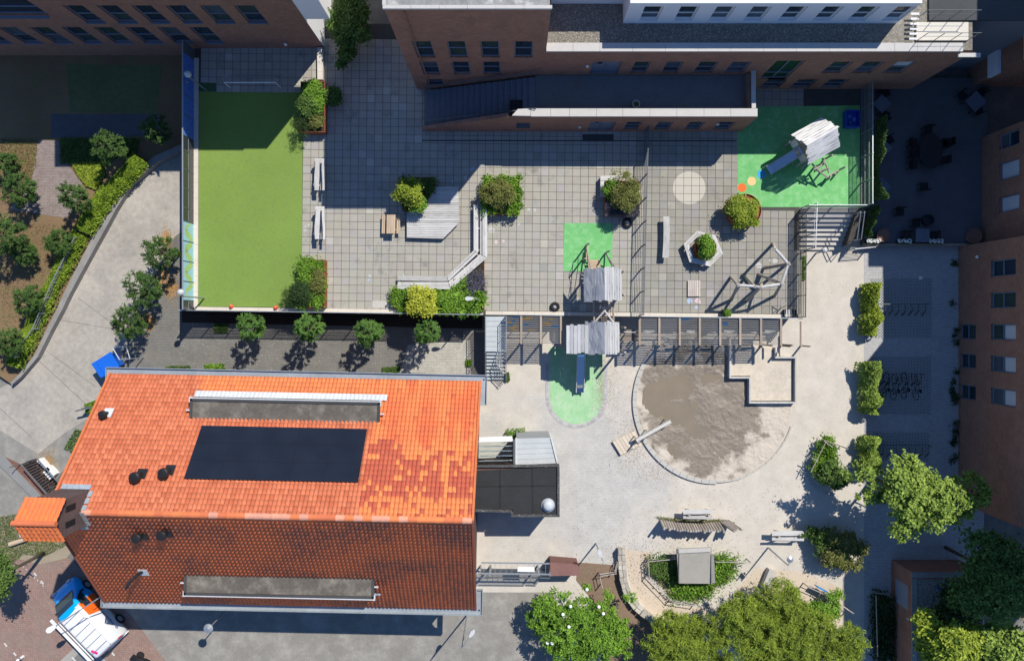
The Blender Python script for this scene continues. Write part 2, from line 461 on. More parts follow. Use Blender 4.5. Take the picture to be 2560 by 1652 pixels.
m_strip = M_brick('dark_service_pavers', (.21, .20, .18), (.175, .17, .155), (.12, .115, .105), 'xy', .2, .1, .012, var=.3,
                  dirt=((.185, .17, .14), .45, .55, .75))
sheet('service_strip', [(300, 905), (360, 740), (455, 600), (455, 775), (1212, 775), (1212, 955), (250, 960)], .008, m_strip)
sheet('bleached_pavers', [(1020, 862), (1175, 850), (1178, 940), (1000, 930)], .014, M_brick('bleached_pavers', (.50, .48, .42), (.40, .385, .34), (.25, .235, .2), 'xy', .2, .1, .012, var=.3))
sheet('soil_strip', [(455, 770), (1206, 775), (1206, 822), (455, 806)], .014, m_soil)

# concrete driveway, sweeping up from the bottom left, slabs with joints
m_drive = M('pale_driveway_concrete', (.41, .375, .325), var=.38, scale=.55, big=.22, bmp=.2, col2=(.29, .265, .235), thr=.54, rough=.9)
drv = [(30, 955), (60, 925), (120, 838), (170, 735), (232, 628), (289, 524), (335, 455), (395, 405), (460, 380), (460, 575), (440, 590),
       (420, 615), (400, 660), (375, 720), (345, 790), (315, 860), (258, 985), (230, 1040), (158, 1085), (95, 1135), (0, 1075), (-80, 1010)]
road = sheet('driveway', drv, .018, m_drive)
for i, (a, b) in enumerate((((93, 898), (215, 1010)), ((113, 875), (237, 965)), ((150, 800), (330, 830)), ((0, 1020), (78, 1092)), ((195, 745), (270, 800)))):
    MB().bar(P(*a, .019), P(*b, .019), .03, .004).build('slab_joint', M('joint_line', (.16, .15, .14), bmp=0), road)
# low wall that retains the garden on the left of the drive
inner, outer = [], []
o_px = [(462, 375), (393, 406), (327, 463), (289, 524), (262, 574), (232, 628), (202, 683), (174, 735), (153, 778), (125, 830), (93, 894), (54, 940), (29, 962)]
for i, p in enumerate(o_px):
    a = Vector(o_px[max(0, i - 1)]); b = Vector(o_px[min(len(o_px) - 1, i + 1)]); t = (b - a).normalized(); nn = Vector((t.y, -t.x))
    w = 17 if i < 6 else 17 - (i - 5) * 1.5
    q = Vector(p) + nn * (-w if (nn.x > 0) else w)
    outer.append(p); inner.append((q.x, q.y))
gw = thing('garden_wall', 'low curved concrete wall between the garden and the driveway', 'wall', P(*o_px[6], 0))
for i in range(len(o_px) - 1):
    MB().prism(pxs([outer[i], outer[i + 1], inner[i + 1], inner[i]], .45), 0, .45 - (.004 if i % 2 else 0)).build('concrete_block', m_conc_d, gw)
garden_px = inner + [(-90, 880), (-90, 90), (462, 90), (462, 340)]
m_gsoil = M('dry_garden_soil', (.21, .135, .075), var=.3, scale=1.5, big=.3, bmp=.5, col2=(.15, .13, .05), thr=.6)
gd = slab('garden_ground', garden_px, -.01, .34, m_gsoil); gd['kind'] = 'structure'
sheet('garden_path', [(95, 350), (147, 352), (152, 385), (175, 420), (205, 460), (205, 500), (165, 545), (95, 535), (20, 525), (75, 470), (85, 420)], .346,
      M_brick('worn_path_bricks', (.30, .25, .23), (.24, .19, .175), (.16, .13, .11), 'xy', .2, .1, .012, var=.3))
sheet('shaded_lawn', [(165, 160), (405, 165), (390, 285), (175, 280)], .346, M('thin_grass', (.12, .14, .06), var=.35, scale=3, bmp=.5))
sheet('garden_paving', [(128, 285), (400, 285), (405, 340), (128, 345)], .344, M('dark_garden_paving', (.10, .10, .11), var=.3, scale=2))
sheet('window_well', [(-90, 121), (466, 124), (462, 139), (120, 138), (-90, 134)], .35, M('black_void', (.012, .012, .014), bmp=0))

# street edge: white road studs, pavement strip, kerb line
m_paint = M('white_road_paint', (.55, .53, .50), var=.12, scale=6)
for i, (x, y, a) in enumerate(((88, 1435, -50), (105, 1455, -50), (14, 1611, -50), (37, 1634, -50), (283, 1634, -50))):
    p = P(x, y, .01); MB().box((p.x, p.y, .009), (.26, .11, .006), R(a)).build('road_marking', m_paint, bpy.data.objects['brick_street'])
for i in range(0, 16, 2):
    p = P(58 + i * 3.6 + random.Random(i).uniform(-1, 1), 1416 + i * 3.4, .01)
    MB().box((p.x, p.y, .009), (.06 + .03 * (i % 3), .05, .006), R(-40 + i * 13)).build('road_marking', m_paint, bpy.data.objects['brick_street'])
sheet('crossing_path', [(146, 1655), (205, 1600), (270, 1655), (265, 1720), (120, 1720)], .010, M('crossing_slabs', (.33, .31, .28), var=.15, scale=2))
cross = sheet('crossing_paving', [(176, 1655), (205, 1622), (248, 1655), (240, 1720), (150, 1720)], .014, M('dark_crossing', (.17, .165, .16), var=.15))
for x, y in ((205, 1636), (187, 1650), (214, 1648), (228, 1668)):
    p = P(x, y, .018); MB().box((p.x, p.y, .018), (.55, .11, .006), R(-48)).build('white_stripe', m_paint, cross)
sheet('verge_soil', [(-80, 1290), (60, 1290), (130, 1320), (185, 1375), (165, 1395), (100, 1410), (40, 1395), (-80, 1345)], .014, M('trodden_earth', (.30, .25, .18), var=.25, scale=1.5, bmp=.4))
sheet('west_kerb', [(0, 1130), (35, 1170), (150, 1290), (138, 1300), (15, 1180), (-80, 1090), (-80, 1075)], .12, M('kerb_blocks', (.23, .23, .225), var=.2, scale=2), t=.13)
sheet('brick_border', [(-20, 1125), (30, 1150), (52, 1160), (135, 1245), (120, 1262), (30, 1175), (-20, 1140)], .016, M_brick('border_bricks', (.24, .11, .08), (.19, .085, .06), (.1, .08, .07), 'xy', .2, .1, .012))
mg = M_leaf('grass_blades', (.05, .085, .02), (.14, .22, .05))
o = carpet('roadside_grass', None, [(-60, 1300), (40, 1285), (120, 1310), (170, 1360), (110, 1390), (60, 1385), (30, 1410), (-60, 1400)], .02, .10, 9000, .06, .012, mg, up=.5)
tag(o, kind='stuff')

# ------------------------------------------------------------------ raised deck with its concrete tiles
deck_px = [(486, 60), (486, 778), (1212, 788), (1640, 792), (1996, 796), (1996, 528), (2000, 519), (2152, 519), (2152, 60)]
deck = slab('playground_deck', deck_px, -.005, DK - .012, M('deck_bed', (.075, .072, .065), var=.3, scale=2)); deck['kind'] = 'structure'
ROT = R(-.65); TP = .5
org = P(813.7, 652.7, DK); ex = Vector((math.cos(ROT), math.sin(ROT), 0)); ey = Vector((-math.sin(ROT), math.cos(ROT), 0))
def inpoly(x, y, poly):
    r = False; j = len(poly) - 1
    for i in range(len(poly)):
        a, b = poly[i], poly[j]
        if (a[1] > y) != (b[1] > y) and x < (b[0] - a[0]) * (y - a[1]) / (b[1] - a[1]) + a[0]: r = not r
        j = i
    return r
tile_area = pxs([(757, 342), (757, 100), (2130, 100), (2130, 262), (1843, 266), (1843, 518), (1995, 518), (1995, 786), (1640, 783), (1212, 778), (757, 768)], DK)
tile_n = pxs([(498, 100), (757, 100), (757, 232), (498, 232)], DK)
rt = random.Random(3)
tiles = []
for i in range(-40, 60):
    for j in range(-14, 34):
        q = org + ex * (i + .5) * TP + ey * (j + .5) * TP
        if inpoly(q.x, q.y, tile_area) or inpoly(q.x, q.y, tile_n):
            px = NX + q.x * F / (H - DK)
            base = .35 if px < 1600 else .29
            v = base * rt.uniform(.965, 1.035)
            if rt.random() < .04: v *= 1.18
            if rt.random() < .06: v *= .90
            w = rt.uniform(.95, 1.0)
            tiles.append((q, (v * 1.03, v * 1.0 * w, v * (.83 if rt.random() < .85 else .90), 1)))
g = .011; hs = TP / 2 - g
tv = [(-hs, -hs, 0), (hs, -hs, 0), (hs, hs, 0), (-hs, hs, 0)]
shape = [Vector((sx * (hs - b), sy * (hs - b), z)) for z, b in ((-.03, 0), (-.006, 0), (0, .006)) for sx, sy in ((-1, -1), (1, -1), (1, 1), (-1, 1))]
rotm = Matrix.Rotation(ROT, 3, 'Z'); shape = [rotm @ s for s in shape]
tf = [(8, 9, 10, 11)] + [(a + k * 4, (a + 1) % 4 + k * 4, (a + 1) % 4 + 4 + k * 4, a + 4 + k * 4) for k in range(2) for a in range(4)]
tme = bpy.data.meshes.new('paving_tile'); tme.from_pydata([tuple(s) for s in shape], [], tf); tme.materials.append(m_tile)
at = tme.color_attributes.new('Col', 'FLOAT_COLOR', 'POINT'); at.data.foreach_set('color', [1.0] * (4 * len(shape)))
covered = [(1409, 556, 1532, 680), (1485, 430, 1605, 560), (1195, 435, 1305, 545), (1440, 640, 1560, 800), (985, 640, 1215, 790), (1015, 440, 1150, 600), (1680, 425, 1770, 515), (1700, 570, 1815, 675), (1800, 480, 1905, 575), (745, 640, 815, 775)]
def tkey(t):
    px = NX + t[0].x * F / (H - DK); py = NY - t[0].y * F / (H - DK)
    bad = any(a < px < b_ and y0 < py < y1 for a, y0, b_, y1 in covered) or py < 525
    return (bad, (px - NX) ** 2 + (py - NY) ** 2)
tiles.sort(key=tkey)
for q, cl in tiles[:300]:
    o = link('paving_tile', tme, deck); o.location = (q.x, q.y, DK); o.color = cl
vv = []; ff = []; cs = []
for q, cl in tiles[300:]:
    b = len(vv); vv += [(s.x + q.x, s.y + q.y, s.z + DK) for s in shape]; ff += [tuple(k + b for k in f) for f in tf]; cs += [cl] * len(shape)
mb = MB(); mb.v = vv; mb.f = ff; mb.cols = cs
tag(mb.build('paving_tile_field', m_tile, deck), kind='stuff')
# pale ring-shaped patch painted on the tiles: the disc is cut by the joints like the tiles under it
def clip(poly, a, b, d):
    out = []
    for i in range(len(poly)):
        p, q = poly[i], poly[(i + 1) % len(poly)]
        sp, sq = p[0] * a + p[1] * b - d, q[0] * a + q[1] * b - d
        if sp <= 0: out.append(p)
        if sp * sq < 0:
            t = sp / (sp - sq); out.append((p[0] + (q[0] - p[0]) * t, p[1] + (q[1] - p[1]) * t))
    return out
def painted(poly, z, name, mat, parent):
    mbp = MB()
    for i in range(-40, 60):
        for j in range(-14, 34):
            u0, u1, v0, v1 = (i * TP + g, (i + 1) * TP - g, j * TP + g, (j + 1) * TP - g)
            pl = [((Vector((*q, 0)) - org).dot(ex), (Vector((*q, 0)) - org).dot(ey)) for q in poly]
            if max(q[0] for q in pl) < u0 or min(q[0] for q in pl) > u1 or max(q[1] for q in pl) < v0 or min(q[1] for q in pl) > v1: continue
            for a, b, d in ((-1, 0, -u0), (1, 0, u1), (0, -1, -v0), (0, 1, v1)):
                pl = clip(pl, a, b, d)
                if len(pl) < 3: break
            if len(pl) >= 3:
                w = [org + ex * q[0] + ey * q[1] for q in pl]
                mbp.add([(q.x, q.y, z) for q in w], [tuple(range(len(w)))])
    return mbp.build(name, mat, parent)
def circ(px, py, r, n=40, z=DK, ry=None):
    return pxs([(px + r * math.cos(2 * math.pi * k / n), py + (ry or r) * math.sin(2 * math.pi * k / n)) for k in range(n)], z)
m_disc = M('pale_painted_disc', (.50, .465, .39), var=.12, scale=2)
painted(circ(1723, 470, 41), DK + .003, 'painted_disc', m_disc, deck)
m_chalkp = M('chalk_dust', (.47, .46, .44), var=.1, scale=8, bmp=0); m_chalkb = M('blue_chalk', (.38, .46, .60), var=.1, bmp=0); m_chalkr = M('pink_chalk', (.58, .46, .46), var=.1, bmp=0)
def smudge(px, py, r, mat, seed):
    rr = random.Random(seed); pts = [(px + r * rr.uniform(.4, 1) * math.cos(t * .7), py + r * rr.uniform(.4, 1) * math.sin(t * .7)) for t in range(9)]
    painted(pxs(pts, DK), DK + .0035 + .0001 * (seed % 7), 'chalk_mark', mat, deck)
for i, (x, y, r, k) in enumerate(((762, 575, 6, 0), (763, 566, 4, 0), (772, 563, 5, 0), (925, 690, 6, 0), (922, 700, 4, 1), (1010, 687, 4, 0), (1240, 605, 7, 2), (1258, 603, 6, 2), (1230, 575, 14, 0),
                                 (1322, 523, 7, 0), (1337, 525, 6, 0), (1297, 560, 6, 0), (1725, 752, 10, 1), (1745, 752, 12, 2), (1741, 768, 7, 1), (1180, 422, 8, 1), (1163, 445, 7, 0), (1131, 455, 5, 1), (756, 660, 3, 0), (1448, 560, 5, 0), (1937, 651, 9, 0), (1925, 650, 5, 0), (1898, 665, 10, 0))):
    smudge(x, y, r, (m_chalkp, m_chalkb, m_chalkr)[k], i)
sheet('white_slab', [(931, 752), (971, 752), (972, 769), (931, 769)], DK + .006, m_conc, deck)
sheet('metal_grate', [(1456, 336), (1534, 336), (1534, 354), (1456, 354)], DK + .006, M('floor_grate', (.05, .055, .06), rough=.6), deck)
sheet('drain_channel', [(1055, 350), (1840, 351), (1840, 354), (1055, 353)], DK + .005, M('drain_slot', (.06, .065, .07), bmp=0), deck)
# stone ledges along the west and south edges, in single blocks
def ledge(pts, n, w, name='ledge_block', h=.10):
    for k in range(n):
        a = Vector(pts[0]).lerp(Vector(pts[1]), k / n); b = Vector(pts[0]).lerp(Vector(pts[1]), (k + 1) / n)
        p, q = P(a.x, a.y, DK), P(b.x, b.y, DK); d = (q - p).normalized() * .004
        MB().bar(p + d + Vector((0, 0, h / 2 - .02)), q - d + Vector((0, 0, h / 2 - .02)), w, h).build(name, M('cream_ledge_stone', (.60, .545, .465), var=.12, scale=1.5), deck)
ledge(((491.5, 146), (490.5, 768)), 16, .27)
ledge(((487, 772), (1208, 782)), 18, .26)
ledge(((1214, 782), (1990, 791)), 19, .24)
ledge(((803, 124), (804, 204)), 4, .34, h=.35)
# artificial turf pitch
m_turf = M('artificial_turf', (.185, .285, .055), var=.22, scale=7, big=.22, bmp=.55, rough=.95, col2=(.155, .225, .055), thr=.55)
turf = sheet('turf_pitch', [(498, 230), (757, 232), (754, 768), (496, 766)], DK + .012, m_turf, t=.03)
sheet('turf_patch', [(500, 207), (540, 208), (540, 230), (499, 229)], DK + .008, M('dark_turf', (.06, .12, .05), var=.2, scale=6, bmp=.5), t=.02)
# green rubber play surfaces with coloured dots
m_rub = M('green_rubber', (.15, .45, .15), var=.16, scale=3, big=.35, bmp=.2, col2=(.25, .50, .24), thr=.58)
r1 = sheet('green_rubber_square', [(1411, 558), (1532, 558), (1530, 678), (1408, 678)], DK + .010, m_rub, t=.012)
r2 = sheet('green_rubber_play_area', [(1844, 268), (2150, 264), (2150, 518), (1843, 518)], DK + .010, m_rub, t=.03)
for x, y, cc in ((1903.5, 436, (.06, .36, .62)), (1879, 453.5, (.72, .52, .24)), (1855, 469.5, (.75, .16, .04))):
    q = circ(x, y, 11, 28); MB().prism(q, DK + .009, DK + .014).build('coloured_dot', M('rubber_dot_%d' % x, cc, var=.08), r2)
pad = [(1374, 868)] + [(1374, 985)] + [(1441 + 67 * math.cos(math.pi - t * math.pi / 14), 990 + 70 * math.sin(t * math.pi / 14)) for t in range(0, 15)] + [(1508, 868)]
m_rubp = M('faded_green_rubber', (.31, .54, .29), var=.16, scale=1.6, col2=(.41, .55, .37), thr=.56, bmp=.2)
r3 = sheet('green_slide_landing', pad, .016, m_rubp, t=.014)
m_edge = M('edging_brick', (.42, .41, .40), var=.2, scale=4, island=.15)
eb = bpy.data.objects['playground_pavement']
n_e = 96
pts = [(1374 - 6, 905 + k * 7) for k in range(12)] + [(1441 + 73 * math.cos(math.pi - t * math.pi / 44), 990 + 76 * math.sin(t * math.pi / 44)) for t in range(45)] + [(1514, 985 - k * 7) for k in range(12)]
for k in range(len(pts) - 1):
    a, b = P(*pts[k], .03), P(*pts[k + 1], .03); md = (a + b) / 2; d = b - a
    MB().box((md.x, md.y, .012), (max(d.length - .012, .05), .2, .03), math.atan2(d.y, d.x)).build('edging_brick', m_edge, eb)
# ------------------------------------------------------------------ walls with real openings, windows set back in them
def wall(name, parent, o, u, n, W, z0, z1, ops, mat, depth=.16):
    """o start (x, y), u unit vector along, n outward; ops = (u0, u1, za, zb)"""
    u = Vector((*u, 0)); n = Vector((*n, 0)); o = Vector((*o, 0)); mb_ = MB()
    us = sorted(set([0, W] + [q for p in ops for q in p[:2]])); zs = sorted(set([z0, z1] + [q for p in ops for q in p[2:4]]))
    us = [q for q in us if 0 <= q <= W]; zs = [q for q in zs if z0 <= q <= z1]
    pt = lambda a, z, d=0: tuple(o + u * a - n * d + Vector((0, 0, z)))
    flip = u.cross(Vector((0, 0, 1))).dot(n) < 0
    def q4(*v): mb_.add(v[::-1] if flip else v, [(0, 1, 2, 3)])
    for i in range(len(us) - 1):
        for j in range(len(zs) - 1):
            cu, cz = (us[i] + us[i + 1]) / 2, (zs[j] + zs[j + 1]) / 2
            if any(p[0] < cu < p[1] and p[2] < cz < p[3] for p in ops): continue
            q4(pt(us[i], zs[j]), pt(us[i + 1], zs[j]), pt(us[i + 1], zs[j + 1]), pt(us[i], zs[j + 1]))
    for a, b, za, zb in [p[:4] for p in ops]:
        q4(pt(a, za), pt(a, zb), pt(a, zb, depth), pt(a, za, depth)); q4(pt(b, zb), pt(b, za), pt(b, za, depth), pt(b, zb, depth))
        q4(pt(a, za), pt(b, za), pt(b, za, depth), pt(a, za, depth)); q4(pt(b, zb), pt(a, zb), pt(a, zb, depth), pt(b, zb, depth))
    return mb_.build(name, mat, parent)
rwin = random.Random(21)
def window(parent, o, u, n, a, b, za, zb, fm, split=.45, depth=.16, blind=None, glass=None, vert=False, name='window', sill=None, fw=.07):
    u = Vector((*u, 0)); n = Vector((*n, 0)); o = Vector((*o, 0))
    pt = lambda q, z, d: o + u * q - n * d + Vector((0, 0, z))
    w = MB(); d = depth - .03; e = .002
    for p, q in ((pt(a + e, za + fw / 2, d), pt(b - e, za + fw / 2, d)), (pt(a + e, zb - fw / 2, d), pt(b - e, zb - fw / 2, d))): w.bar(p, q, .06, fw - .004)
    for x in (a + fw / 2, b - fw / 2): w.bar(pt(x, za + fw, d), pt(x, zb - fw, d), .06, fw - .004, up=u)
    zm = za + (zb - za) * (split or 0)
    if split: w.bar(pt(a + fw, zm, d), pt(b - fw, zm, d), .055, fw)
    if vert: w.bar(pt((a + b) / 2, za + fw, d), pt((a + b) / 2, zb - fw, d), .05, fw, up=u)
    f = w.build(name, fm, parent)
    spans = ((za + fw, zm - fw / 2), (zm + fw / 2, zb - fw)) if split else ((za + fw, zb - fw),)
    for k, (p, q) in enumerate(spans):
        gm = glass or rwin.choice((m_glass, m_glass, m_glass2, m_glass3))
        if blind is not None and k == blind: gm = m_pale
        MB().quad(*[tuple(pt(x, z, depth + .004)) for x, z in ((a, p - .03), (b, p - .03), (b, q + .03), (a, q + .03))]).build('pane', gm, f)
    if sill:
        MB().bar(pt(a + .005, za + .0, -.02), pt(b - .005, za + .0, -.02), .12, .05).build('sill', sill, f)
    return f
S = (0, -1); E_ = (1, 0)

# --- brick school wing, top left
Yn = P(0, 121, DK).y
W0 = -34.0; E0 = P(812, 122, DK).x
nw = thing('brick_building', 'dark red brick building with two rows of windows, filling the top left corner', 'building', ((W0 + E0) / 2, Yn, DK))
ops = []
for k in range(10):
    x = -15.25 - 1.87 * k
    if k < 6: ops.append((x - W0, x + 1.12 - W0, 5.15, 7.3))
    if k >= 2: ops.append((x - W0, x + 1.12 - W0, 2.3, 4.55))
bx0, _ = wallY(-60, 40, Yn); bx1, bz0 = wallY(156, 40, Yn); _, bz1 = wallY(96, 0, Yn)
ops.append((.4, -26.05 - W0, 6.15, 8.9))
wall('wall', nw, (W0, Yn), (1, 0), S, E0 - W0, -.01, 8.4, ops, m_brick)
wall('top_wall', nw, (-23.9, Yn), (1, 0), S, E0 + 23.9, 8.4, 11.0, [], m_brick)
for k, p in enumerate(ops[:-1]):
    window(nw, (W0, Yn), (1, 0), S, *p, m_frame, .45, sill=m_frame)
p = ops[-1]; window(nw, (W0, Yn), (1, 0), S, *p, m_frame, .3, vert=True)
MB().quad((W0, Yn - .03, 6.14), (W0 + p[1], Yn - .03, 6.14), (W0 + p[1], Yn - .20, 6.12), (W0, Yn - .20, 6.12)).build('ledge', m_frame, nw)
m_wht = M('white_render', (.84, .84, .84), rough=.7, var=.04, scale=1, bmp=.08)
wall('gable_wall', nw, (E0, Yn), (0, 1), E_, 16, -.01, 11.0, [], m_wht)
MB().box((E0 + .72, Yn + .16, 8.3), (1.42, .30, 5.4)).build('balcony_screen', m_wht, nw)
MB().box(((-23.9 + E0) / 2, Yn + 8, 11.06), (E0 + 23.9, 16, .12)).build('roof', m_black, nw)
MB().box(((W0 - 23.9) / 2, Yn + 8, 8.46), (-23.9 - W0, 16, .12)).build('low_roof', m_black, nw)
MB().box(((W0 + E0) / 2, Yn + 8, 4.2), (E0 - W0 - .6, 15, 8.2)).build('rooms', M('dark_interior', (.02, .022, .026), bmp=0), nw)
MB().lathe(P(714, 119, 2.3).x, Yn - .1, [(.02, 2.3), (.1, 2.28), (.1, 2.36), (.05, 2.45)], 12).build('wall_lamp', m_white, nw)

# --- tall brick block in the middle with its stone coping
Yt = P(0, 223, DK).y
tx0 = P(1043, 223, DK).x; tx1 = (1378 - NX) * (H - 12.56) / F
tb = thing('tall_brick_block', 'tall dark brick block with a worn grey roof edge at the top centre', 'building', ((tx0 + tx1) / 2, Yt, DK))
ops = []
for px, top in ((1030, 0), (1116, 0), (1200, 0), (1286, 0)):
    x, _ = wallY(px, 105, Yt); ops.append((x - tx0, x + 1.0, 6.6, 8.8)); ops[-1] = (x - tx0, x - tx0 + 1.0, 6.6, 8.8)
    if px < 1280: ops.append((x - tx0, x - tx0 + 1.0, 4.0, 6.0))
x, _ = wallY(1066, 202, Yt); ops.append((x - tx0, x - tx0 + 1.0, 1.9, 3.2))
wall('wall', tb, (tx0, Yt), (1, 0), S, tx1 - tx0, DK - .02, 12.5, ops, m_brick)
for p in ops: window(tb, (tx0, Yt), (1, 0), S, *p, m_frame, .5)
wall('side_wall', tb, (tx0, Yt), (0, 1), (-1, 0), 12, DK - .02, 12.5, [], m_brick_y, depth=.16)
wall('east_wall', tb, (tx1, Yt), (0, 1), (1, 0), 12, 7.0, 12.5, [], m_brick_y)
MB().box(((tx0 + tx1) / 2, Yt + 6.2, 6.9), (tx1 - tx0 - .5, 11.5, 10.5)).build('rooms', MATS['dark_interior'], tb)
MB().box(((tx0 + tx1) / 2, Yt + 6, 12.4), (tx1 - tx0 - .1, 11.9, .1)).build('roof', M('pale_roof_membrane', (.27, .27, .265), var=.4, scale=1.4, col2=(.55, .54, .5), thr=.66), tb)
for k in range(6):
    a = tx0 - .05 + (tx1 - tx0 + .1) * k / 6; b = tx0 - .05 + (tx1 - tx0 + .1) * (k + 1) / 6
    MB().box(((a + b) / 2, Yt + .02, 12.6), (b - a - .02, .16, .14)).build('coping_stone', m_stone, tb)
for k in range(5): MB().box((tx0 + .02, Yt + .4 + k * .6, 12.6), (.16, .58, .14)).build('coping_stone', m_stone, tb)
MB().tube((tx0 + .9, Yt - .04, DK + .3), (tx0 + .9, Yt - .04, 12.3), .035, n=6).build('downpipe', m_brick, tb)
p = P(1012, 158, 3.0); MB().lathe(tx0 - .12, Yt + .6, [(.02, 3.9), (.09, 3.88), (.09, 3.98), (.04, 4.08)], 10).build('wall_lamp', m_white, tb)

# --- long wing with gravel roof, terrace in front, white upper storey behind
Yw = 14.66; zc = 7.6
lx0 = tx1 + .003; lx1 = (2440 - NX) * (H - zc) / F
wg = thing('school_wing', 'long brick wing with gravel roof, pale stone coping and white upper storey', 'building', (12, Yw, DK))
TZ = 3.95
ops = []
dx0, dz1 = wallY(1483, 155, Yw); dx1, _ = wallY(1556, 157, Yw); ops.append((dx0 - lx0, dx1 - lx0, TZ + .01, 6.0))
for a, b in ((1581, 1627), (1660, 1707), (1741, 1793), (1820, 1874)):
    x0, _ = wallY(a, 170, Yw); x1, _ = wallY(b - 6, 170, Yw); ops.append((x0 - lx0, x1 - lx0, 4.25, 6.0))
x0, _ = wallY(1905, 190, Yw); x1, _ = wallY(1995, 170, Yw); big = (x0 - lx0, x1 - lx0, 3.2, 6.15); ops.append(big)
for a, b in ((2065, 2118), (2142, 2200), (2220, 2275)):
    x0, _ = wallY(a, 172, Yw); x1, _ = wallY(b, 155, Yw); ops.append((x0 - lx0, x0 - lx0 + 1.15, 4.25, 6.0))
for k in range(4): ops.append((13.5 - lx0 + 1.9 * k, 14.7 - lx0 + 1.9 * k, 1.7, 3.2))
wall('wall', wg, (lx0, Yw), (1, 0), S, lx1 - lx0, DK - .02, zc - .12, ops, m_brick)
m_green_gl = M_glass('green_reflecting_glass', (.012, .055, .022))
for k, p in enumerate(ops):
    if k == 0:
        f = window(wg, (lx0, Yw), (1, 0), S, *p, m_frame, None, glass=m_frame, vert=True, name='door')
        MB().box((lx0 + p[0] + .45, Yw + .14, 5.55), (.25, .03, .4)).build('door_window', m_glass, f)
        MB().box((lx0 + (p[0] + p[1]) / 2 + .1, Yw + .09, 4.95), (.12, .06, .03)).build('handle', m_steel, f)
    elif p is big: window(wg, (lx0, Yw), (1, 0), S, *p, m_frame, .3, glass=m_green_gl, vert=True)
    else: window(wg, (lx0, Yw), (1, 0), S, *p, m_frame, .42, blind=1 if k == 8 else None)
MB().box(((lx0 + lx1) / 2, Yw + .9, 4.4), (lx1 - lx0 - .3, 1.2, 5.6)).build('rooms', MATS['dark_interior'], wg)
m_grav = M('dark_roof_gravel', (.20, .185, .155), var=.5, scale=9, bmp=.8, col2=(.32, .29, .25), thr=.6)
MB().box(((lx0 + lx1) / 2, Yw + 3.6, zc - .26), (lx1 - lx0 - .1, 7.0, .1)).build('roof', m_grav, wg)
# coping: one thick block at the west, even stone blocks along the middle, a wide end block
def coping(a, b, y0, y1, n, z, h, mat, name='coping_stone'):
    for k in range(n):
        p, q = a + (b - a) * k / n, a + (b - a) * (k + 1) / n
        MB().box(((p + q) / 2, (y0 + y1) / 2, z + h / 2), (q - p - .012, y1 - y0, h)).build(name, mat, wg)
xa = (1500 - NX) * (H - zc) / F; xb = (2237 - NX) * (H - zc) / F; xe = (2408 - NX) * (H - zc) / F
yo = Yw - .04
coping(lx0 + .01, xa, yo, yo + .46, 2, zc - .12, .12, m_stone)
coping(xa, xb, yo, yo + .46, 9, zc - .125, .12, m_stone)
coping(xb, xe, yo, yo + .46, 3, zc - .12, .12, m_stone)
# gravel: loose stones on the roof
gs = np.column_stack([rng.uniform(lx0 + .3, 19.5, 5200), rng.uniform(Yw + .5, Yw + 2.6, 5200), np.full(5200, zc - .20)])
v, f = leaf_quads(gs, unit(np.array([0, 0, 1.0]) + rng.normal(size=gs.shape) * .4), .035, .03)
tag(np_mesh('roof_gravel', v, f, M('roof_pebble', (.34, .31, .26), var=.5, scale=20, bmp=0, island=.6), wg), kind='stuff')
# white upper storey
wx0 = P(1557, 59, zc - .22).x; wx1 = P(2240, 56, zc - .22).x; Yu = P(0, 59.5, zc - .22).y
ops = []
for k in range(8):
    x = P(1598 + 86.4 * k, 52, 7.75).x; ops.append((x - wx0, x - wx0 + .98, 7.72, 9.38))
m_wht2 = M('white_storey_render', (.74, .76, .80), rough=.7, var=.05, scale=1, bmp=.08)
wall('upper_wall', wg, (wx0, Yu), (1, 0), S, wx1 - wx0, zc - .22, 9.66, ops, m_wht2, depth=.2)
for p in ops: window(wg, (wx0, Yu), (1, 0), S, *p, m_white, .38, depth=.2, fw=.06)
wall('upper_side_wall', wg, (wx0, Yu), (0, 1), (-1, 0), 6, zc - .22, 9.66, [], m_wht2)
wall('upper_east_wall', wg, (wx1, Yu), (0, 1), (1, 0), 6, zc - .22, 9.66, [], m_wht2)
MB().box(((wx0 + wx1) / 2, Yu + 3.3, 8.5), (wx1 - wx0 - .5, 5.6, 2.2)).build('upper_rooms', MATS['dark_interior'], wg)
MB().box(((wx0 + wx1) / 2, Yu + 3, 9.71), (wx1 - wx0, 6.0, .1)).build('upper_roof', m_wht2, wg)
Yv = P(0, 10.5, zc - .22).y
wall('upper_wall', wg, (lx0 + .01, Yv), (1, 0), S, wx0 - lx0 + .3, zc - .22, 9.66, [], m_wht2)
# small roof terrace with stair railing at the east end of the wing, the lit landing, grey roof further back
wt = P(2424, 55, zc).x; la = P(2294, 55, zc).x
MB().box(((la + wt) / 2, P(0, 77, zc).y, zc - .14), (wt - la, .98, .1)).build('roof_landing', M('cream_landing', (.62, .58, .50), var=.08), wg)
for k in range(6): MB().box((la - .26 + k * .01, Yw + .62 + k * .26, zc + .02 + k * .02), (.42, .10, .05)).build('stair_tread', m_white, wg)
for y in (Yw + .55, Yw + 1.75):
    rl = MB()
    for x in np.arange(la, wt, .9): rl.tube((x, y, zc - .1), (x, y, zc + .95), .02, n=5)
    rl.tube((la, y, zc + .95), (wt, y, zc + .95), .016, n=6); rl.tube((la, y, zc + .5), (wt, y, zc + .5), .01, n=5)
    rl.build('railing', m_gsteel, wg)
MB().box((P(2326, 0, zc).x + 4.0, P(0, 49, zc).y + 2.5, zc - .16), (8.0, 5.0, .12)).build('back_roof', M('shade_darkened_roof', (.06, .064, .068), var=.2, scale=1.5), wg)  # roof colour darkened to stand for the shade lying over it
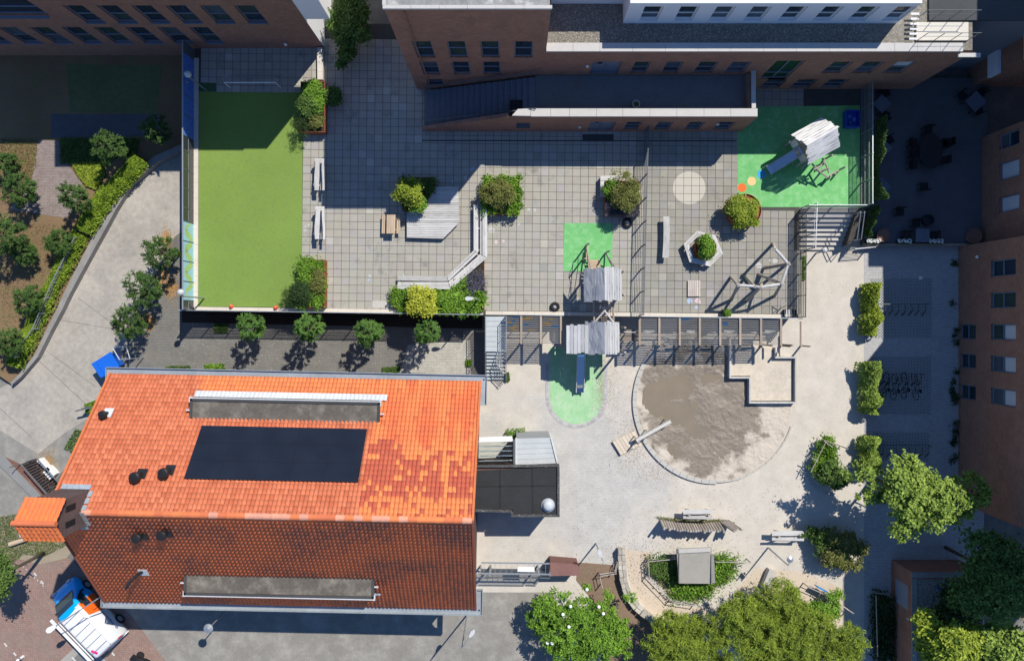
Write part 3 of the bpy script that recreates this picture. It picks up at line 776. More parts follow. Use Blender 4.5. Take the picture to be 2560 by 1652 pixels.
MB().box((P(2326, 0, zc).x + 4.0, P(0, 49, zc).y + 2.6, zc / 2 - .13), (7.9, 4.9, zc - .22)).build('back_wing', M('grey_blue_cladding', (.16, .18, .21), var=.15, scale=1.2), wg)
MB().box((wt + .1, Yw - .18, zc - .2), (1.2, .22, .1)).build('end_coping', m_stone, wg)

# --- terrace in front of the wing: floor, low brick parapet with coping, outside stair, doors under it
PZ = 4.75; Yp = P(0, 329, DK).y; ytc = P(0, 287, PZ).y
tr = thing('terrace', 'first floor terrace with stone topped brick parapet and outside stair', 'terrace', (6, Yp, DK))
sx1 = P(1338, 200, TZ).x; tx_e = P(1868, 200, TZ).x + .05; sx0 = P(1058, 260, DK).x
m_terr = M('terrace_paving', (.15, .16, .17), var=.25, scale=1.2, col2=(.13, .125, .08), thr=.68)
MB().box(((sx1 + tx_e) / 2, (Yp + Yw) / 2 + .1, TZ - .12), (tx_e - sx1, Yw - Yp - .25, .24)).build('floor', m_terr, tr)
fx0 = sx0; ops = []
def tw(a, b, z0_, z1_): 
    x0, _ = wallY(a, 315, Yp); x1, _ = wallY(b, 315, Yp); return (x0 - fx0, x1 - fx0, z0_, z1_)
ops = [tw(1290, 1326, 2.2, 3.3), tw(1473, 1536, DK + .01, 3.6), tw(1563, 1600, 1.95, 3.55), tw(1640, 1677, 1.95, 3.55), tw(1717, 1755, 1.95, 3.55), tw(1790, 1831, 1.95, 3.55)]
wxe = P(1852, 329, DK).x
# parapet follows the stair on the west: sloping top
wl = wall('wall', tr, (sx1 - 1.6, Yp), (1, 0), S, wxe - sx1 + 1.6, DK - .02, PZ - .1, [(p[0] + fx0 - sx1 + 1.6, p[1] + fx0 - sx1 + 1.6, p[2], p[3]) for p in ops], m_brick)
for k, p in enumerate(ops):
    q = (p[0], p[1], p[2], p[3])
    if k == 1:
        f = window(tr, (fx0, Yp), (1, 0), S, *q, m_frame, None, glass=m_frame, vert=True, name='door')
        MB().box((fx0 + p[0] + .45, Yp + .14, 3.1), (.22, .03, .35)).build('door_window', m_glass, f)
    else: window(tr, (fx0, Yp), (1, 0), S, *q, m_frame, .42)
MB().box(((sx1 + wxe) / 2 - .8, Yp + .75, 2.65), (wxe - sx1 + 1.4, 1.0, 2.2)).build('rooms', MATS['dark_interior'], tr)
MB().add([(sx0, Yp + .001, DK - .02), (sx1 - 1.602, Yp + .001, DK - .02), (sx1 - 1.602, Yp + .001, PZ - .12), (sx0, Yp + .001, DK + .45),
          (sx0, Yp + .22, DK - .02), (sx1 - 1.602, Yp + .22, DK - .02), (sx1 - 1.602, Yp + .22, PZ - .12), (sx0, Yp + .22, DK + .45)],
         [(0, 1, 2, 3), (7, 6, 5, 4), (3, 2, 6, 7), (0, 3, 7, 4), (1, 5, 6, 2)]).build('stair_wall', m_brick, tr)
ccx = [P(1327, 0, PZ).x] + [P(x, 0, PZ).x for x in (1377, 1424, 1491, 1557, 1625, 1692, 1760, 1827, 1894)]
for a, b in zip(ccx[:-1], ccx[1:]): MB().box(((a + b) / 2, Yp + .20, PZ - .05), (b - a - .015, .46, .11)).build('coping_stone', m_stone, tr)
MB().prism([(ccx[0] - 1.1, Yp + .02), (ccx[0] - .012, Yp + .0), (ccx[0] - .012, Yp + .44), (ccx[0] - .75, Yp + .40)], PZ - .11, PZ - .004).build('coping_stone', m_stone, tr)
MB().box((ccx[-1] - .22, Yp + 1.55, PZ - .05), (.24, 2.2, .11)).build('coping_stone', m_stone, tr)
MB().box((tx_e - .09, (Yp + Yw) / 2 + .2, 2.95), (.2, Yw - Yp - .5, 2.95)).build('side_wall', m_brick_y, tr)
m_stepb = M('blue_grey_step', (.15, .165, .20), var=.2, scale=2)
ns = 19
for k in range(ns):
    z = DK + (TZ - DK) * (k + 1) / ns; a = sx0 + .1 + (sx1 - sx0 - .1) * k / ns; b = sx0 + .1 + (sx1 - sx0 - .1) * (k + 1) / ns
    yn = Yt - .12 if b < tx1 else Yw - .05
    MB().box(((a + b) / 2, (Yp + .25 + yn) / 2, z - .09), (b - a + .03, yn - Yp - .28, .18 - .001 * (k % 2))).build('step', m_stepb, tr)
rr = MB()
for y in (Yt - .16, Yp + .40):
    rr.tube((sx0 + .2, y, DK + .95), (sx1, y, TZ + .95), .022, n=6); rr.tube((sx0 + .2, y, DK + .85), (sx1, y, TZ + .85), .015, n=5)
    for k in range(7):
        t = k / 6; x = sx0 + .2 + (sx1 - sx0 - .2) * t; z = DK + (TZ - DK) * t; rr.tube((x, y, z), (x, y, z + .95), .018, n=5)
rr.build('handrail', m_gsteel, tr)
for x, y, z in ((1449, 314, 2.7), (1794, 305, 3.3)): MB().lathe(P(x, y, z).x, Yp - .08, [(.02, z), (.09, z + .02), (.09, z + .1), (.03, z + .16)], 12).build('wall_lamp', M('lamp_glass_shade', (.6, .58, .5), bmp=0), tr)
MB().lathe(P(1471, 166, 6).x, Yw - .08, [(.02, 5.5), (.09, 5.52), (.09, 5.6), (.03, 5.66)], 12).build('wall_lamp', m_white, tr)
pt_ = P(1590, 264, TZ + .35)
po = thing('flower_pot', 'round pale plant pot standing behind the terrace parapet', 'plant pot', (pt_.x, pt_.y + .08, TZ))
MB().lathe(pt_.x, pt_.y + .08, [(.13, TZ), (.21, TZ + .4), (.235, TZ + .44), (.19, TZ + .44), (.18, TZ + .38)], 18).build('pot', m_conc, po)
foliage('leaves', po, (pt_.x, pt_.y + .08, TZ + .42), (.12, .12, .06), 12, 8, .05, .05, .03, M_leaf('pot_leaf', (.03, .06, .02), (.08, .14, .04)))

# --- brick apartment block on the right
XR = 29.0; XR2 = 30.2; ry0, rym, ry1 = -11.73, 4.9, 11.9
rb = thing('apartment_block', 'red brick apartment block along the right edge with paired window panes', 'building', (XR, 0, 0))
def rwall(x, y0_, y1_, rows, nm):
    ops, bl = [], []
    for p0, p1, z0_, z1_, b_ in rows:
        zc_ = (z0_ + z1_) / 2; ops.append(((NY - p1) * (H - zc_) / F - y0_, (NY - p0) * (H - zc_) / F - y0_, z0_, z1_)); bl.append(b_)
    wall(nm, rb, (x, y0_), (0, 1), (-1, 0), y1_ - y0_, -.01, 11.3, ops, m_brick_y, depth=.18)
    for p, b_ in zip(ops, bl):
        window(rb, (x, y0_), (0, 1), (-1, 0), *p, m_frame, .45 if b_ != 2 else None, depth=.18, blind=(b_ if b_ in (0, 1) else None), glass=m_pale if b_ == 2 else None)
rwall(XR, ry0, rym, [(648, 690, 3.05, 5.1, None), (730, 770, 3.05, 5.1, None), (810, 850, 3.05, 5.1, 1), (890, 931, 3.05, 5.1, 1), (972, 1014, 3.05, 5.1, 1), (810, 848, .15, 1.7, None), (884, 920, .15, 1.7, None), (962, 998, .15, 1.7, None)], 'wall')
rwall(XR2, rym, ry1, [(330, 368, 2.05, 3.75, None), (402, 446, 2.05, 3.75, 2), (488, 528, 2.05, 3.75, 2)], 'recessed_wall')
wall('return_wall', rb, (XR, rym), (1, 0), (0, 1), 1.2, -.01, 11.3, [], m_brick)
wall('north_wall', rb, (XR2, ry1), (1, 0), (0, 1), 9, -.01, 11.3, [], m_brick)
wall('south_wall', rb, (XR, ry0), (1, 0), (0, -1), 10, -.01, 13.9, [], m_brick)
wall('upper_wall', rb, (XR, ry0), (0, 1), (-1, 0), 4.5, 11.3, 13.9, [], m_brick_y)
wall('upper_north_wall', rb, (XR, -7.2), (1, 0), (0, 1), 10, 11.3, 13.9, [], m_brick)
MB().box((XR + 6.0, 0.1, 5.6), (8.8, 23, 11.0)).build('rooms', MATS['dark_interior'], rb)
MB().box((XR + 6.0, 2.4, 11.4), (9.6, 18.8, .15)).build('roof', m_black, rb)
MB().box((XR + 5.1, -9.5, 13.95), (10.2, 4.5, .15)).build('upper_roof', m_black, rb)
MB().lathe(XR - .1, P(0, 642, 2).y, [(.02, 1.9), (.09, 1.92), (.09, 2.0), (.03, 2.1)], 12).build('wall_lamp', m_white, rb)
# far right top: building with white balcony bands
nb = thing('banded_building', 'brick building with slanting white bands in the top right corner', 'building', (30.2, 15.6, 0))
XB = 29.6
wall('wall', nb, (XB, 15.3), (0, 1), (-1, 0), 9, -.01, 12, [(2.5, 5.5, 3.2, 5.0), (2.5, 5.5, 6.4, 8.0), (.6, 2.0, 6.4, 8.0)], m_brick_y)
for p in ((2.5, 5.5, 3.2, 5.0), (2.5, 5.5, 6.4, 8.0), (.6, 2.0, 6.4, 8.0)): window(nb, (XB, 15.3), (0, 1), (-1, 0), *p, m_frame, .4, vert=True)
for z0_, z1_ in ((2.2, 3.1), (5.2, 6.1), (8.2, 9.1)): MB().box((XB - .12, 19.4, (z0_ + z1_) / 2), (.2, 8.6, z1_ - z0_)).build('balcony_band', m_wht2, nb)
MB().box((XB + 4.2, 19.8, 6.0), (7.6, 8.4, 11.9)).build('rooms', m_brick, nb)
MB().box((XB + 4.0, 19.6, 12.0), (8.6, 9.1, 6.6)).build('added_shade_mass', m_wht2, nb)  # unseen mass added on top to throw shade over the patio
MB().box((XB + 4.5, 13.5, 9.3), (8.6, 3.1, 6.4)).build('added_shade_link', m_brick, nb)  # unseen filler added between the two buildings to keep sun off the patio
wall('end_wall', nb, (XB, 15.3), (1, 0), S, 9, -.01, 12, [], m_brick)

# --- small brick store with gravel roof, lower right
sx, sy = P(2228, 1398, 0).x, P(0, 1398, 0).y; sh = 2.3
st = thing('brick_store', 'low brick store with shaded pebble roof beside the dark trees, lower right', 'building', (sx + 2, sy - 4, 0))
MB().box((sx + 2.2, sy - 4, sh / 2), (4.4, 8.0, sh)).build('wall', m_brick_y, st)
MB().box((sx + 2.2, sy - .14, sh + .03), (4.46, .34, .07)).build('coping_stone', m_conc_d, st)
MB().box((sx + .14, sy - 4.2, sh + .03), (.34, 7.7, .07)).build('coping_stone', m_conc_d, st)
MB().box((sx + 2.35, sy - 4.2, sh + .02), (4.0, 7.6, .03)).build('roof', m_grav, st)
gs = np.column_stack([rng.uniform(sx + .4, sx + 4.2, 2600), rng.uniform(sy - 7.5, sy - .4, 2600), np.full(2600, sh + .045)])
v, f = leaf_quads(gs, unit(np.array([0, 0, 1.0]) + rng.normal(size=gs.shape) * .4), .035, .03)
tag(np_mesh('roof_gravel', v, f, M('pale_pebble', (.30, .31, .32), var=.4, scale=20, bmp=0, island=.5), st), kind='stuff')
b = P(2346, 1470, sh + .1); MB().lathe(b.x, b.y, [(.02, sh + .04), (.10, sh + .06), (.10, sh + .14), (.02, sh + .2)], 12).build('roof_vent', M('blue_plastic', (.02, .06, .35), bmp=0), st)
b = P(2390, 1489, sh + .1); MB().lathe(b.x, b.y, [(.10, sh + .04), (.10, sh + .2), (.03, sh + .26)], 12).build('vent_cap', m_conc, st)
b = P(2270, 1546, sh + .1); MB().lathe(b.x, b.y, [(.07, sh + .04), (.07, sh + .2), (.03, sh + .26)], 12).build('vent_cap', m_conc, st)
b = P(2250, 1490, 1.2); MB().quad((sx - .006, b.y - .6, .5), (sx - .006, b.y + .9, .5), (sx - .006, b.y + .9, 1.9), (sx - .006, b.y - .6, 1.9)).build('noticeboard', M('grey_board', (.25, .28, .33), bmp=0), st)
# ------------------------------------------------------------------ house with the pantiled roof
HC = Vector((-12.614, -9.68, 0)); HT = Matrix.Translation(HC) @ Matrix.Rotation(R(-1.2), 4, 'Z'); HI = HT.inverted()
HL, HW, ZE, ZR = 10.54, 6.49, 5.4, 10.5
KS = (ZR - ZE) / HW; SLN = math.hypot(HW, ZR - ZE); cs_, sn_ = HW / SLN, (ZR - ZE) / SLN
house = thing('tiled_house', 'long house with orange pantiled gable roof and dark solar panels', 'house', HC)
def lp(px, py, z): return HI @ P(px, py, z)
def slope(px, py, side):
    """photo pixel to a local point on the north (+1) or south (-1) roof plane"""
    z = 7.5
    for _ in range(30):
        q = lp(px, py, z); z = ZE + (HW - side * q.y) * KS
    q = lp(px, py, z); return Vector((q.x, q.y, z))
m_hbrick = M_brick('house_brick', (.15, .085, .075), (.11, .06, .055), (.09, .08, .075), 'yz')
m_hbrick_x = M_brick('house_brick_long', (.15, .085, .075), (.11, .06, .055), (.09, .08, .075), 'xz')
for s in (1, -1):
    b = MB(HT); b.quad((-HL + .2, s * (HW - .35), -.01), (HL - .2, s * (HW - .35), -.01), (HL - .2, s * (HW - .35), ZE), (-HL + .2, s * (HW - .35), ZE))
    b.build('wall', m_hbrick_x, house)
for x in (-HL + .2, HL - .2):
    MB(HT).quad((x, -HW + .35, -.01), (x, HW - .35, -.01), (x, HW - .35, ZE + .2), (x, 0, ZR - .15), (x, -HW + .35, ZE + .2)).build('gable_wall', m_hbrick, house)
MB(HT).add([(-HL + .05, HW - .1, ZE - .03), (HL - .05, HW - .1, ZE - .03), (HL - .05, 0, ZR - .06), (-HL + .05, 0, ZR - .06), (-HL + .05, -HW + .1, ZE - .03), (HL - .05, -HW + .1, ZE - .03)],
           [(0, 1, 2, 3), (3, 2, 5, 4)]).build('roof_boarding', M('dark_underlay', (.05, .035, .03), bmp=0), house)
# pantiles
NCOL, NROW = 96, 28
TWD, TLN = 2 * HL / NCOL, SLN / NROW
prof = [(0, -.020), (.16, .024), (.42, .050), (.68, .034), (.85, -.010), (1.0, -.022)]
def tile_verts():
    v = []
    for t, lift in ((0, .052), (1.08, .004)):
        for a, h in prof: v.append((a * TWD * 1.0, t * TLN, h * .95 + lift))
    for a, h in prof: v.append((a * TWD, 0, h * .95 + .010))
    return v
TVL = tile_verts(); n_ = len(prof)
TFL = [(i, i + 1, i + 1 + n_, i + n_) for i in range(n_ - 1)] + [(i + 2 * n_, i + 1 + 2 * n_, i + 1, i) for i in range(n_ - 1)]
m_pan = M_tint('clay_pantile', var=.22, scale=3.5, bmp=.25, rough=.8, lichen=((.10, .075, .06), 2.3, .70))
rh = random.Random(11)
def lerp3(a, b, t): return tuple(p + (q - p) * t for p, q in zip(a, b))
BR, SA, RD = (.74, .235, .080), (.54, .145, .066), (.43, .088, .055)
def vnoise(x, y, s=0):
    def h(i, j): return math.modf(abs(math.sin(i * 127.1 + j * 311.7 + s * 74.7) * 43758.5453))[0]
    i, j = math.floor(x), math.floor(y); u, v = x - i, y - j; u = u * u * (3 - 2 * u); v = v * v * (3 - 2 * v)
    return (h(i, j) * (1 - u) + h(i + 1, j) * u) * (1 - v) + (h(i, j + 1) * (1 - u) + h(i + 1, j + 1) * u) * v
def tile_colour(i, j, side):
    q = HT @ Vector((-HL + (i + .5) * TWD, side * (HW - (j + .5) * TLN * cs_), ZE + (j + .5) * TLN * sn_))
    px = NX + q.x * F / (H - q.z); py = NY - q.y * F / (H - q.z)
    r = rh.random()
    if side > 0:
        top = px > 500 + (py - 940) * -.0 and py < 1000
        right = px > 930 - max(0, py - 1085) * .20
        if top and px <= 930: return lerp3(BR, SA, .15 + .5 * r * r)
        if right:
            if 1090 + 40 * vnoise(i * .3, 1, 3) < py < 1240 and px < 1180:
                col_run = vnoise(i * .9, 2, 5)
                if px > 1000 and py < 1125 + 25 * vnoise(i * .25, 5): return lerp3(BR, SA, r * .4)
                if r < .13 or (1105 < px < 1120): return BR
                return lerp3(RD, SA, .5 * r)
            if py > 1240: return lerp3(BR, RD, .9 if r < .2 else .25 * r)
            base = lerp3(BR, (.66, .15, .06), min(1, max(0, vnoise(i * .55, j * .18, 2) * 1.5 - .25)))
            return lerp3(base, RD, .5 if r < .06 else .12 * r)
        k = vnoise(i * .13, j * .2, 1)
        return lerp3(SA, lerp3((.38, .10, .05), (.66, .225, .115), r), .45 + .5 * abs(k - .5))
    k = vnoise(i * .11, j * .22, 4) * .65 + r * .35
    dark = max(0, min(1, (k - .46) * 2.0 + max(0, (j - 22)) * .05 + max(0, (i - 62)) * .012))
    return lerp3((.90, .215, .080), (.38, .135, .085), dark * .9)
idv = np.array(TVL); nv = len(TVL); vv = []; ff = []; cc = []
me_t = {}
rotz = R(-1.2)
for side in (1, -1):
    # basis: u along the ridge, s up the slope, n outward
    u = Vector((1, 0, 0)); s_ = Vector((0, -side * cs_, sn_)); n = Vector((0, side * sn_, cs_))
    m3 = HT.to_3x3()
    U, S3, N3 = np.array(m3 @ u), np.array(m3 @ s_), np.array(m3 @ n)
    loc = idv[:, :1] * U + idv[:, 1:2] * S3 + idv[:, 2:] * N3
    me = bpy.data.meshes.new('roof_tile'); me.from_pydata([tuple(q) for q in loc], [], TFL if side > 0 else [f[::-1] for f in TFL]); me.materials.append(m_pan)
    me.polygons.foreach_set('use_smooth', [k < n_ - 1 for k in range(len(TFL))])
    at = me.color_attributes.new('Col', 'FLOAT_COLOR', 'POINT'); at.data.foreach_set('color', [1.0] * (4 * nv))
    me_t[side] = me
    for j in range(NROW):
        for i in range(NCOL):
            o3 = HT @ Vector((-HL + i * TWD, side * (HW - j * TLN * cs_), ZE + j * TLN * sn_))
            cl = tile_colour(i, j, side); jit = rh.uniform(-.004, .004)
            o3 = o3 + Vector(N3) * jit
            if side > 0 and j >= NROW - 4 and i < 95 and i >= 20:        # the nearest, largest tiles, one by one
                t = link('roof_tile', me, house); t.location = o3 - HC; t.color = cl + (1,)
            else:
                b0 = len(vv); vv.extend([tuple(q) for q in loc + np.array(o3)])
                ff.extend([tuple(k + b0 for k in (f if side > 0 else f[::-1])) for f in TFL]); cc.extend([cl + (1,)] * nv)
mb = MB(); mb.v = vv; mb.f = ff; mb.cols = cc
o = mb.build('roof_tile_field', m_pan, house); tag(o, kind='stuff')
o.data.polygons.foreach_set('use_smooth', [k % len(TFL) < n_ - 1 for k in range(len(o.data.polygons))])
# ridge tiles and verge
for k in range(44):
    a = -HL + 1.25 + (2 * HL - 1.25) * k / 44; w = (2 * HL - 1.25) / 44
    rb_ = MB(HT); r0, r1 = .17, .155
    for e, rr_ in ((0, r0), (w + .02, r1)):
        rb_.v += [tuple(HT @ Vector((a + e, rr_ * math.cos(t * math.pi / 8), ZR - .06 + rr_ * math.sin(t * math.pi / 8) * .9))) for t in range(9)]
    rb_.f += [(t, t + 1, t + 10, t + 9) for t in range(8)]
    o = rb_.build('ridge_tile', m_pan, house, smooth=True)
    at = o.data.color_attributes.new('Col', 'FLOAT_COLOR', 'POINT'); at.data.foreach_set('color', [1.0] * (4 * len(o.data.vertices)))
    o.color = lerp3(lerp3(SA, BR, rh.random() * .6 + (.2 if k > 28 else 0)), (.62, .40, .32), .5 if rh.random() < .35 else 0) + (1,)
for side in (1, -1):
    for x in (-HL - .06, HL + .06):
        MB(HT).bar((x, side * (HW + .05), ZE + .02), (x, side * .02, ZR + .03), .12, .10, up=(0, 0, 1)).build('verge', M('verge_clay', (.55, .16, .06), var=.3, scale=6) if side > 0 else M('verge_clay_dark', (.30, .09, .05), var=.3, scale=6), house)
# gutters: zinc box gutters, the east ends turning the corner
for side in (1, -1):
    gx0, gx1 = -HL - .25, HL + .42
    y = side * (HW + .17)
    g_ = MB(HT); g_.box(((gx0 + gx1) / 2, y, ZE - .10), (gx1 - gx0, .42, .05)); g_.box(((gx0 + gx1) / 2, side * (HW + .37), ZE - .02), (gx1 - gx0, .035, .16))
    g_.build('gutter', m_zinc, house)
    g2 = MB(HT); ln_ = 1.7 if side > 0 else 1.45
    g2.box((HL + .26, side * (HW + .16 - ln_ / 2), ZE - .1), (.34, ln_ - .4, .055)); g2.box((HL + .43, side * (HW + .36 - ln_ / 2), ZE - .03), (.03, ln_, .16)); g2.box((HL + .24, side * (HW + .40 - ln_), ZE - .03), (.4, .03, .16))
    g2.build('gutter_return', m_zinc, house)
    g3 = MB(HT); g3.box((-HL - .20, side * (HW - .05), ZE - .1), (.2, .5, .055)); g3.box((-HL - .30, side * (HW - .18), ZE - .03), (.03, 1.1, .16)); g3.build('gutter_return', m_zinc, house)
    MB(HT).cyl(HL + .26, side * (HW + .12), ZE - .07, ZE - .062, .05, 12).build('outlet', M('black_hole', (.01, .01, .01), bmp=0), house)
# dormers with flat roofs
def dormer(pa, pb, side, apron):
    a, b2 = slope(*pa, side), slope(*pb, side)          # upper west and upper east corners on the slope
    z = (a.z + b2.z) / 2; yo_ = lp((pa[0] + pb[0]) / 2, apron, z).y; yu = (a.y + b2.y) / 2
    x0, x1 = a.x, b2.x; zb = ZE + (HW - side * yo_) * KS
    d = MB(HT)
    d.prism([(x0 + .05, yu - side * .3), (x1 - .05, yu - side * .3), (x1 - .05, yo_), (x0 + .05, yo_)], zb - .05, z + .02)
    body = d.build('dormer', M('dormer_cladding', (.10, .105, .11), var=.2), house)
    WL[body.name] = worldloc(house).copy()
    m_fl = M('stained_bitumen', (.13, .115, .095), rough=.6, var=.45, scale=1.1, big=.5, bmp=.15, col2=(.22, .20, .165), thr=.6)
    MB(HT).box(((x0 + x1) / 2, (yu + yo_) / 2, z + .035), (x1 - x0 - .06, abs(yo_ - yu) + .1, .03)).build('flat_roof', m_fl, body)
    rim = MB(HT)
    rim.box(((x0 + x1) / 2, yo_ - side * .04, z + .07), (x1 - x0 + .1, .14, .10)); rim.box((x0, (yu + yo_) / 2 + side * .02, z + .07), (.12, abs(yo_ - yu) - .06, .10)); rim.box((x1, (yu + yo_) / 2 + side * .02, z + .07), (.12, abs(yo_ - yu) - .06, .10))
    rim.build('roof_edge', M('black_roof_edge', (.06, .062, .066), var=.25, scale=4), body)
    MB(HT).box(((x0 + x1) / 2, yo_ + side * .055, z + .10), (x1 - x0 + .14, .05, .07)).build('edge_trim', m_lead, body)
    for x in (x0 - .16, x1 + .16): MB(HT).box((x, yo_ - side * .62, z + .04), (.24, .07, .06)).build('overflow_spout', m_lead, body)
    for x in (x0 - .06, x1 + .06): MB(HT).box((x, yo_ - side * .04, z + .0), (.1, .3, .22)).build('corner_flashing', m_lead, body)
    # pleated lead apron lying on the tiles below the dormer
    ap = MB(HT); n2 = 46
    for k in range(n2):
        xa_, xb_ = x0 + (x1 - x0 + .5) * k / n2 - .25, x0 + (x1 - x0 + .5) * (k + 1) / n2 - .25
        y1, y2 = yo_ + side * .03, yo_ + side * (.34 if side > 0 else .2); zz = lambda y: ZE + (HW - side * y) * KS + .13
        ap.quad((xa_, y1, zz(y1)), ((xa_ + xb_) / 2, y1, zz(y1) + .03), ((xa_ + xb_) / 2, y2, zz(y2) + .03), (xa_, y2, zz(y2)))
        ap.quad(((xa_ + xb_) / 2, y1, zz(y1) + .03), (xb_, y1, zz(y1)), (xb_, y2, zz(y2)), ((xa_ + xb_) / 2, y2, zz(y2) + .03))
    ap.build('lead_apron', m_lead, body)
dormer((478, 1048), (948, 1053), 1, 1001)
dormer((465, 1436), (934, 1446), -1, 1489)
# solar panels: three rows of five
m_pv = M_glass('solar_cell', (.012, .014, .022), rough=.25, spec=.4); m_pvf = M('black_panel_frame', (.013, .015, .022), rough=.4, bmp=0, var=.1)
A, B, D_ = slope(502, 1066, 1), slope(915, 1071, 1), slope(466, 1199, 1)
x0 = (A.x + D_.x) / 2; x1 = x0 + (B.x - A.x); d0 = (HW - D_.y) / cs_; d1 = (HW - A.y) / cs_
n = Vector((0, sn_, cs_))
for r_ in range(3):
    for k in range(5):
        xa_, xb_ = x0 + (x1 - x0) * k / 5 + .004, x0 + (x1 - x0) * (k + 1) / 5 - .004
        da, db = d1 + (d0 - d1) * r_ / 3 - 0, d1 + (d0 - d1) * (r_ + 1) / 3
        da, db = min(da, db) + .004, max(da, db) - .004
        pt = lambda x, d, h: Vector((x, HW - d * cs_, ZE + d * sn_)) + n * h
        bx = MB(HT); cor = [(xa_, da), (xb_, da), (xb_, db), (xa_, db)]
        bx.add([pt(*q, .10) for q in cor] + [pt(*q, .135) for q in cor], [(3, 2, 1, 0), (4, 5, 6, 7), (0, 1, 5, 4), (1, 2, 6, 5), (2, 3, 7, 6), (3, 0, 4, 7)])
        po_ = bx.build('solar_panel', m_pvf, house)
        e = .012; cor = [(xa_ + e, da + e), (xb_ - e, da + e), (xb_ - e, db - e), (xa_ + e, db - e)]
        MB(HT).quad(*[pt(*q, .138) for q in cor]).build('cell_sheet', m_pv, po_)
        for t in (.25, .75):
            q = pt(xa_ + (xb_ - xa_) * t, da - .006, .14); MB(HT).box(q, (.05, .03, .02)).build('clamp', m_pvf, po_)
# roof vents: black cowls on the slopes
def cowl(px, py, side, r=.25, h=.5, bent=False, plate=None):
    q = slope(px, py, side); z = q.z
    for _ in range(3): q = lp(px, py, z + h); q.z = ZE + (HW - side * q.y) * KS; z = q.z
    m_bp = M('black_plastic', (.018, .018, .02), rough=.45, bmp=0)
    v = MB(HT)
    if bent:
        v.path([q, q + Vector((-.1, -.05, .45)), q + Vector((-.45, -.5, .62)), q + Vector((-.62, -.75, .5))], .09, 10)
        o = v.build('vent_pipe', m_bp, house)
    else:
        v.lathe(q.x, q.y, [(r * .55, z - .1), (r * .55, z + h - .2), (r, z + h - .18), (r, z + h - .05), (r * .8, z + h), (r * .35, z + h + .015)], 20)
        o = v.build('roof_vent', m_bp, house, smooth=False)
    s2 = Vector((0, side * cs_, -sn_)); n3 = Vector((0, side * sn_, cs_)); ce = q + Vector((.05, 0, 0)) + n3 * .085
    pl = [ce + Vector((a, 0, 0)) + s2 * d for a, d in ((-.25, -.28), (.25, -.28), (.25, .28), (-.25, .28))]
    MB(HT).add([tuple(p) for p in pl] + [tuple(p + n3 * .02) for p in pl], [(3, 2, 1, 0), (4, 5, 6, 7), (0, 1, 5, 4), (1, 2, 6, 5), (2, 3, 7, 6), (3, 0, 4, 7)]).build('base_plate', plate or m_bp, o)
cowl(253, 1037, 1, .22, .6, plate=m_lead); cowl(333, 1194, 1, .27, .75); cowl(405, 1184, 1, .27, .75)
cowl(338, 1347, -1, .24, .65); cowl(401, 1340, -1, .24, .65); cowl(346, 1435, -1, bent=True, plate=m_lead)
# turret at the west end of the ridge with louvred east face and its own little tiled roof
tw_ = [(-10.6, -9.0)]
ta = HI @ Vector((-21.5, -9.28, 0)); tx_a, tx_b = ta.x - 1.62, ta.x; ty = 0.10; th = .88
ops = [(.36, .62, 11.2, 11.75), (1.02, 1.28, 11.2, 11.75)]
tu = MB(HT); 
for x in (tx_a, tx_b): tu.quad((x, ty - th, 7.2), (x, ty + th, 7.2), (x, ty + th, 12.0), (x, ty, 12.72), (x, ty - th, 12.0))
for s in (-1, 1): tu.quad((tx_a, ty + s * th, 7.2), (tx_b, ty + s * th, 7.2), (tx_b, ty + s * th, 12.0), (tx_a, ty + s * th, 12.0))
tur = tu.build('turret', m_hbrick, house); WL[tur.name] = worldloc(house).copy()
for y in (-.38, .38):
    MB(HT).prism([(tx_b - .02, ty + y - .12), (tx_b + .03, ty + y - .12), (tx_b + .03, ty + y + .16), (tx_b - .02, ty + y + .16)], 11.0, 11.7).build('louvre', M('black_louvre', (.012, .011, .011), bmp=0), tur)
tvv = []; tff = []; tcc = []
k3 = (.76) / (th + .12); sl2 = math.hypot(th + .12, .76); cA, sA = (th + .12) / sl2, .76 / sl2
for side in (1, -1):
    m3 = HT.to_3x3(); U = np.array(m3 @ Vector((1, 0, 0))); S3 = np.array(m3 @ Vector((0, -side * cA, sA))); N3 = np.array(m3 @ Vector((0, side * sA, cA)))
    loc = idv[:, :1] * U + idv[:, 1:2] * S3 + idv[:, 2:] * N3
    for j in range(4):
        for i in range(9):
            o3 = HT @ Vector((tx_a - .16 + i * TWD, ty + side * (th + .12 - j * TLN * cA), 11.98 + j * TLN * sA))
            me = me_t[side].copy() if False else None
            b0 = len(tvv); tvv.extend([tuple(q) for q in loc + np.array(o3)]); tff.extend([tuple(k + b0 for k in (f if side > 0 else f[::-1])) for f in TFL])
            tcc.extend([lerp3((.74, .19, .055), SA, rh.random() * .6) + (1,)] * nv)
mb = MB(); mb.v = tvv; mb.f = tff; mb.cols = tcc; tag(mb.build('turret_roof', m_pan, tur), kind='stuff')
MB(HT).tube((tx_a - .2, ty, 12.72), (tx_b + .22, ty, 12.72), .13, n=12).build('ridge_tile', M('ridge_clay', (.56, .15, .065), var=.25, scale=5), tur)
# zinc flashing where the turret meets the roof
fl = MB(HT)
for k in range(6):
    x = tx_b + .02 + .0 * k; y = ty + th - .02 - k * (2 * th / 6); zt = ZR - abs(y - .15) * KS + .10
    fl.box((x + .07, y - .14, zt + .03), (.24, .29, .03), 0, 0, (-.66 if y - .14 > .1 else .66))
for s in (1, -1):
    for k in range(5):
        x = tx_b - .15 - k * .3; y = ty + s * (th + .08); zt = ZR - abs(y) * KS + .10
        fl.box((x, y + s * .05, zt), (.29, .26, .03), 0, 0, -s * .66)
fl.build('flashing', m_zinc, tur)
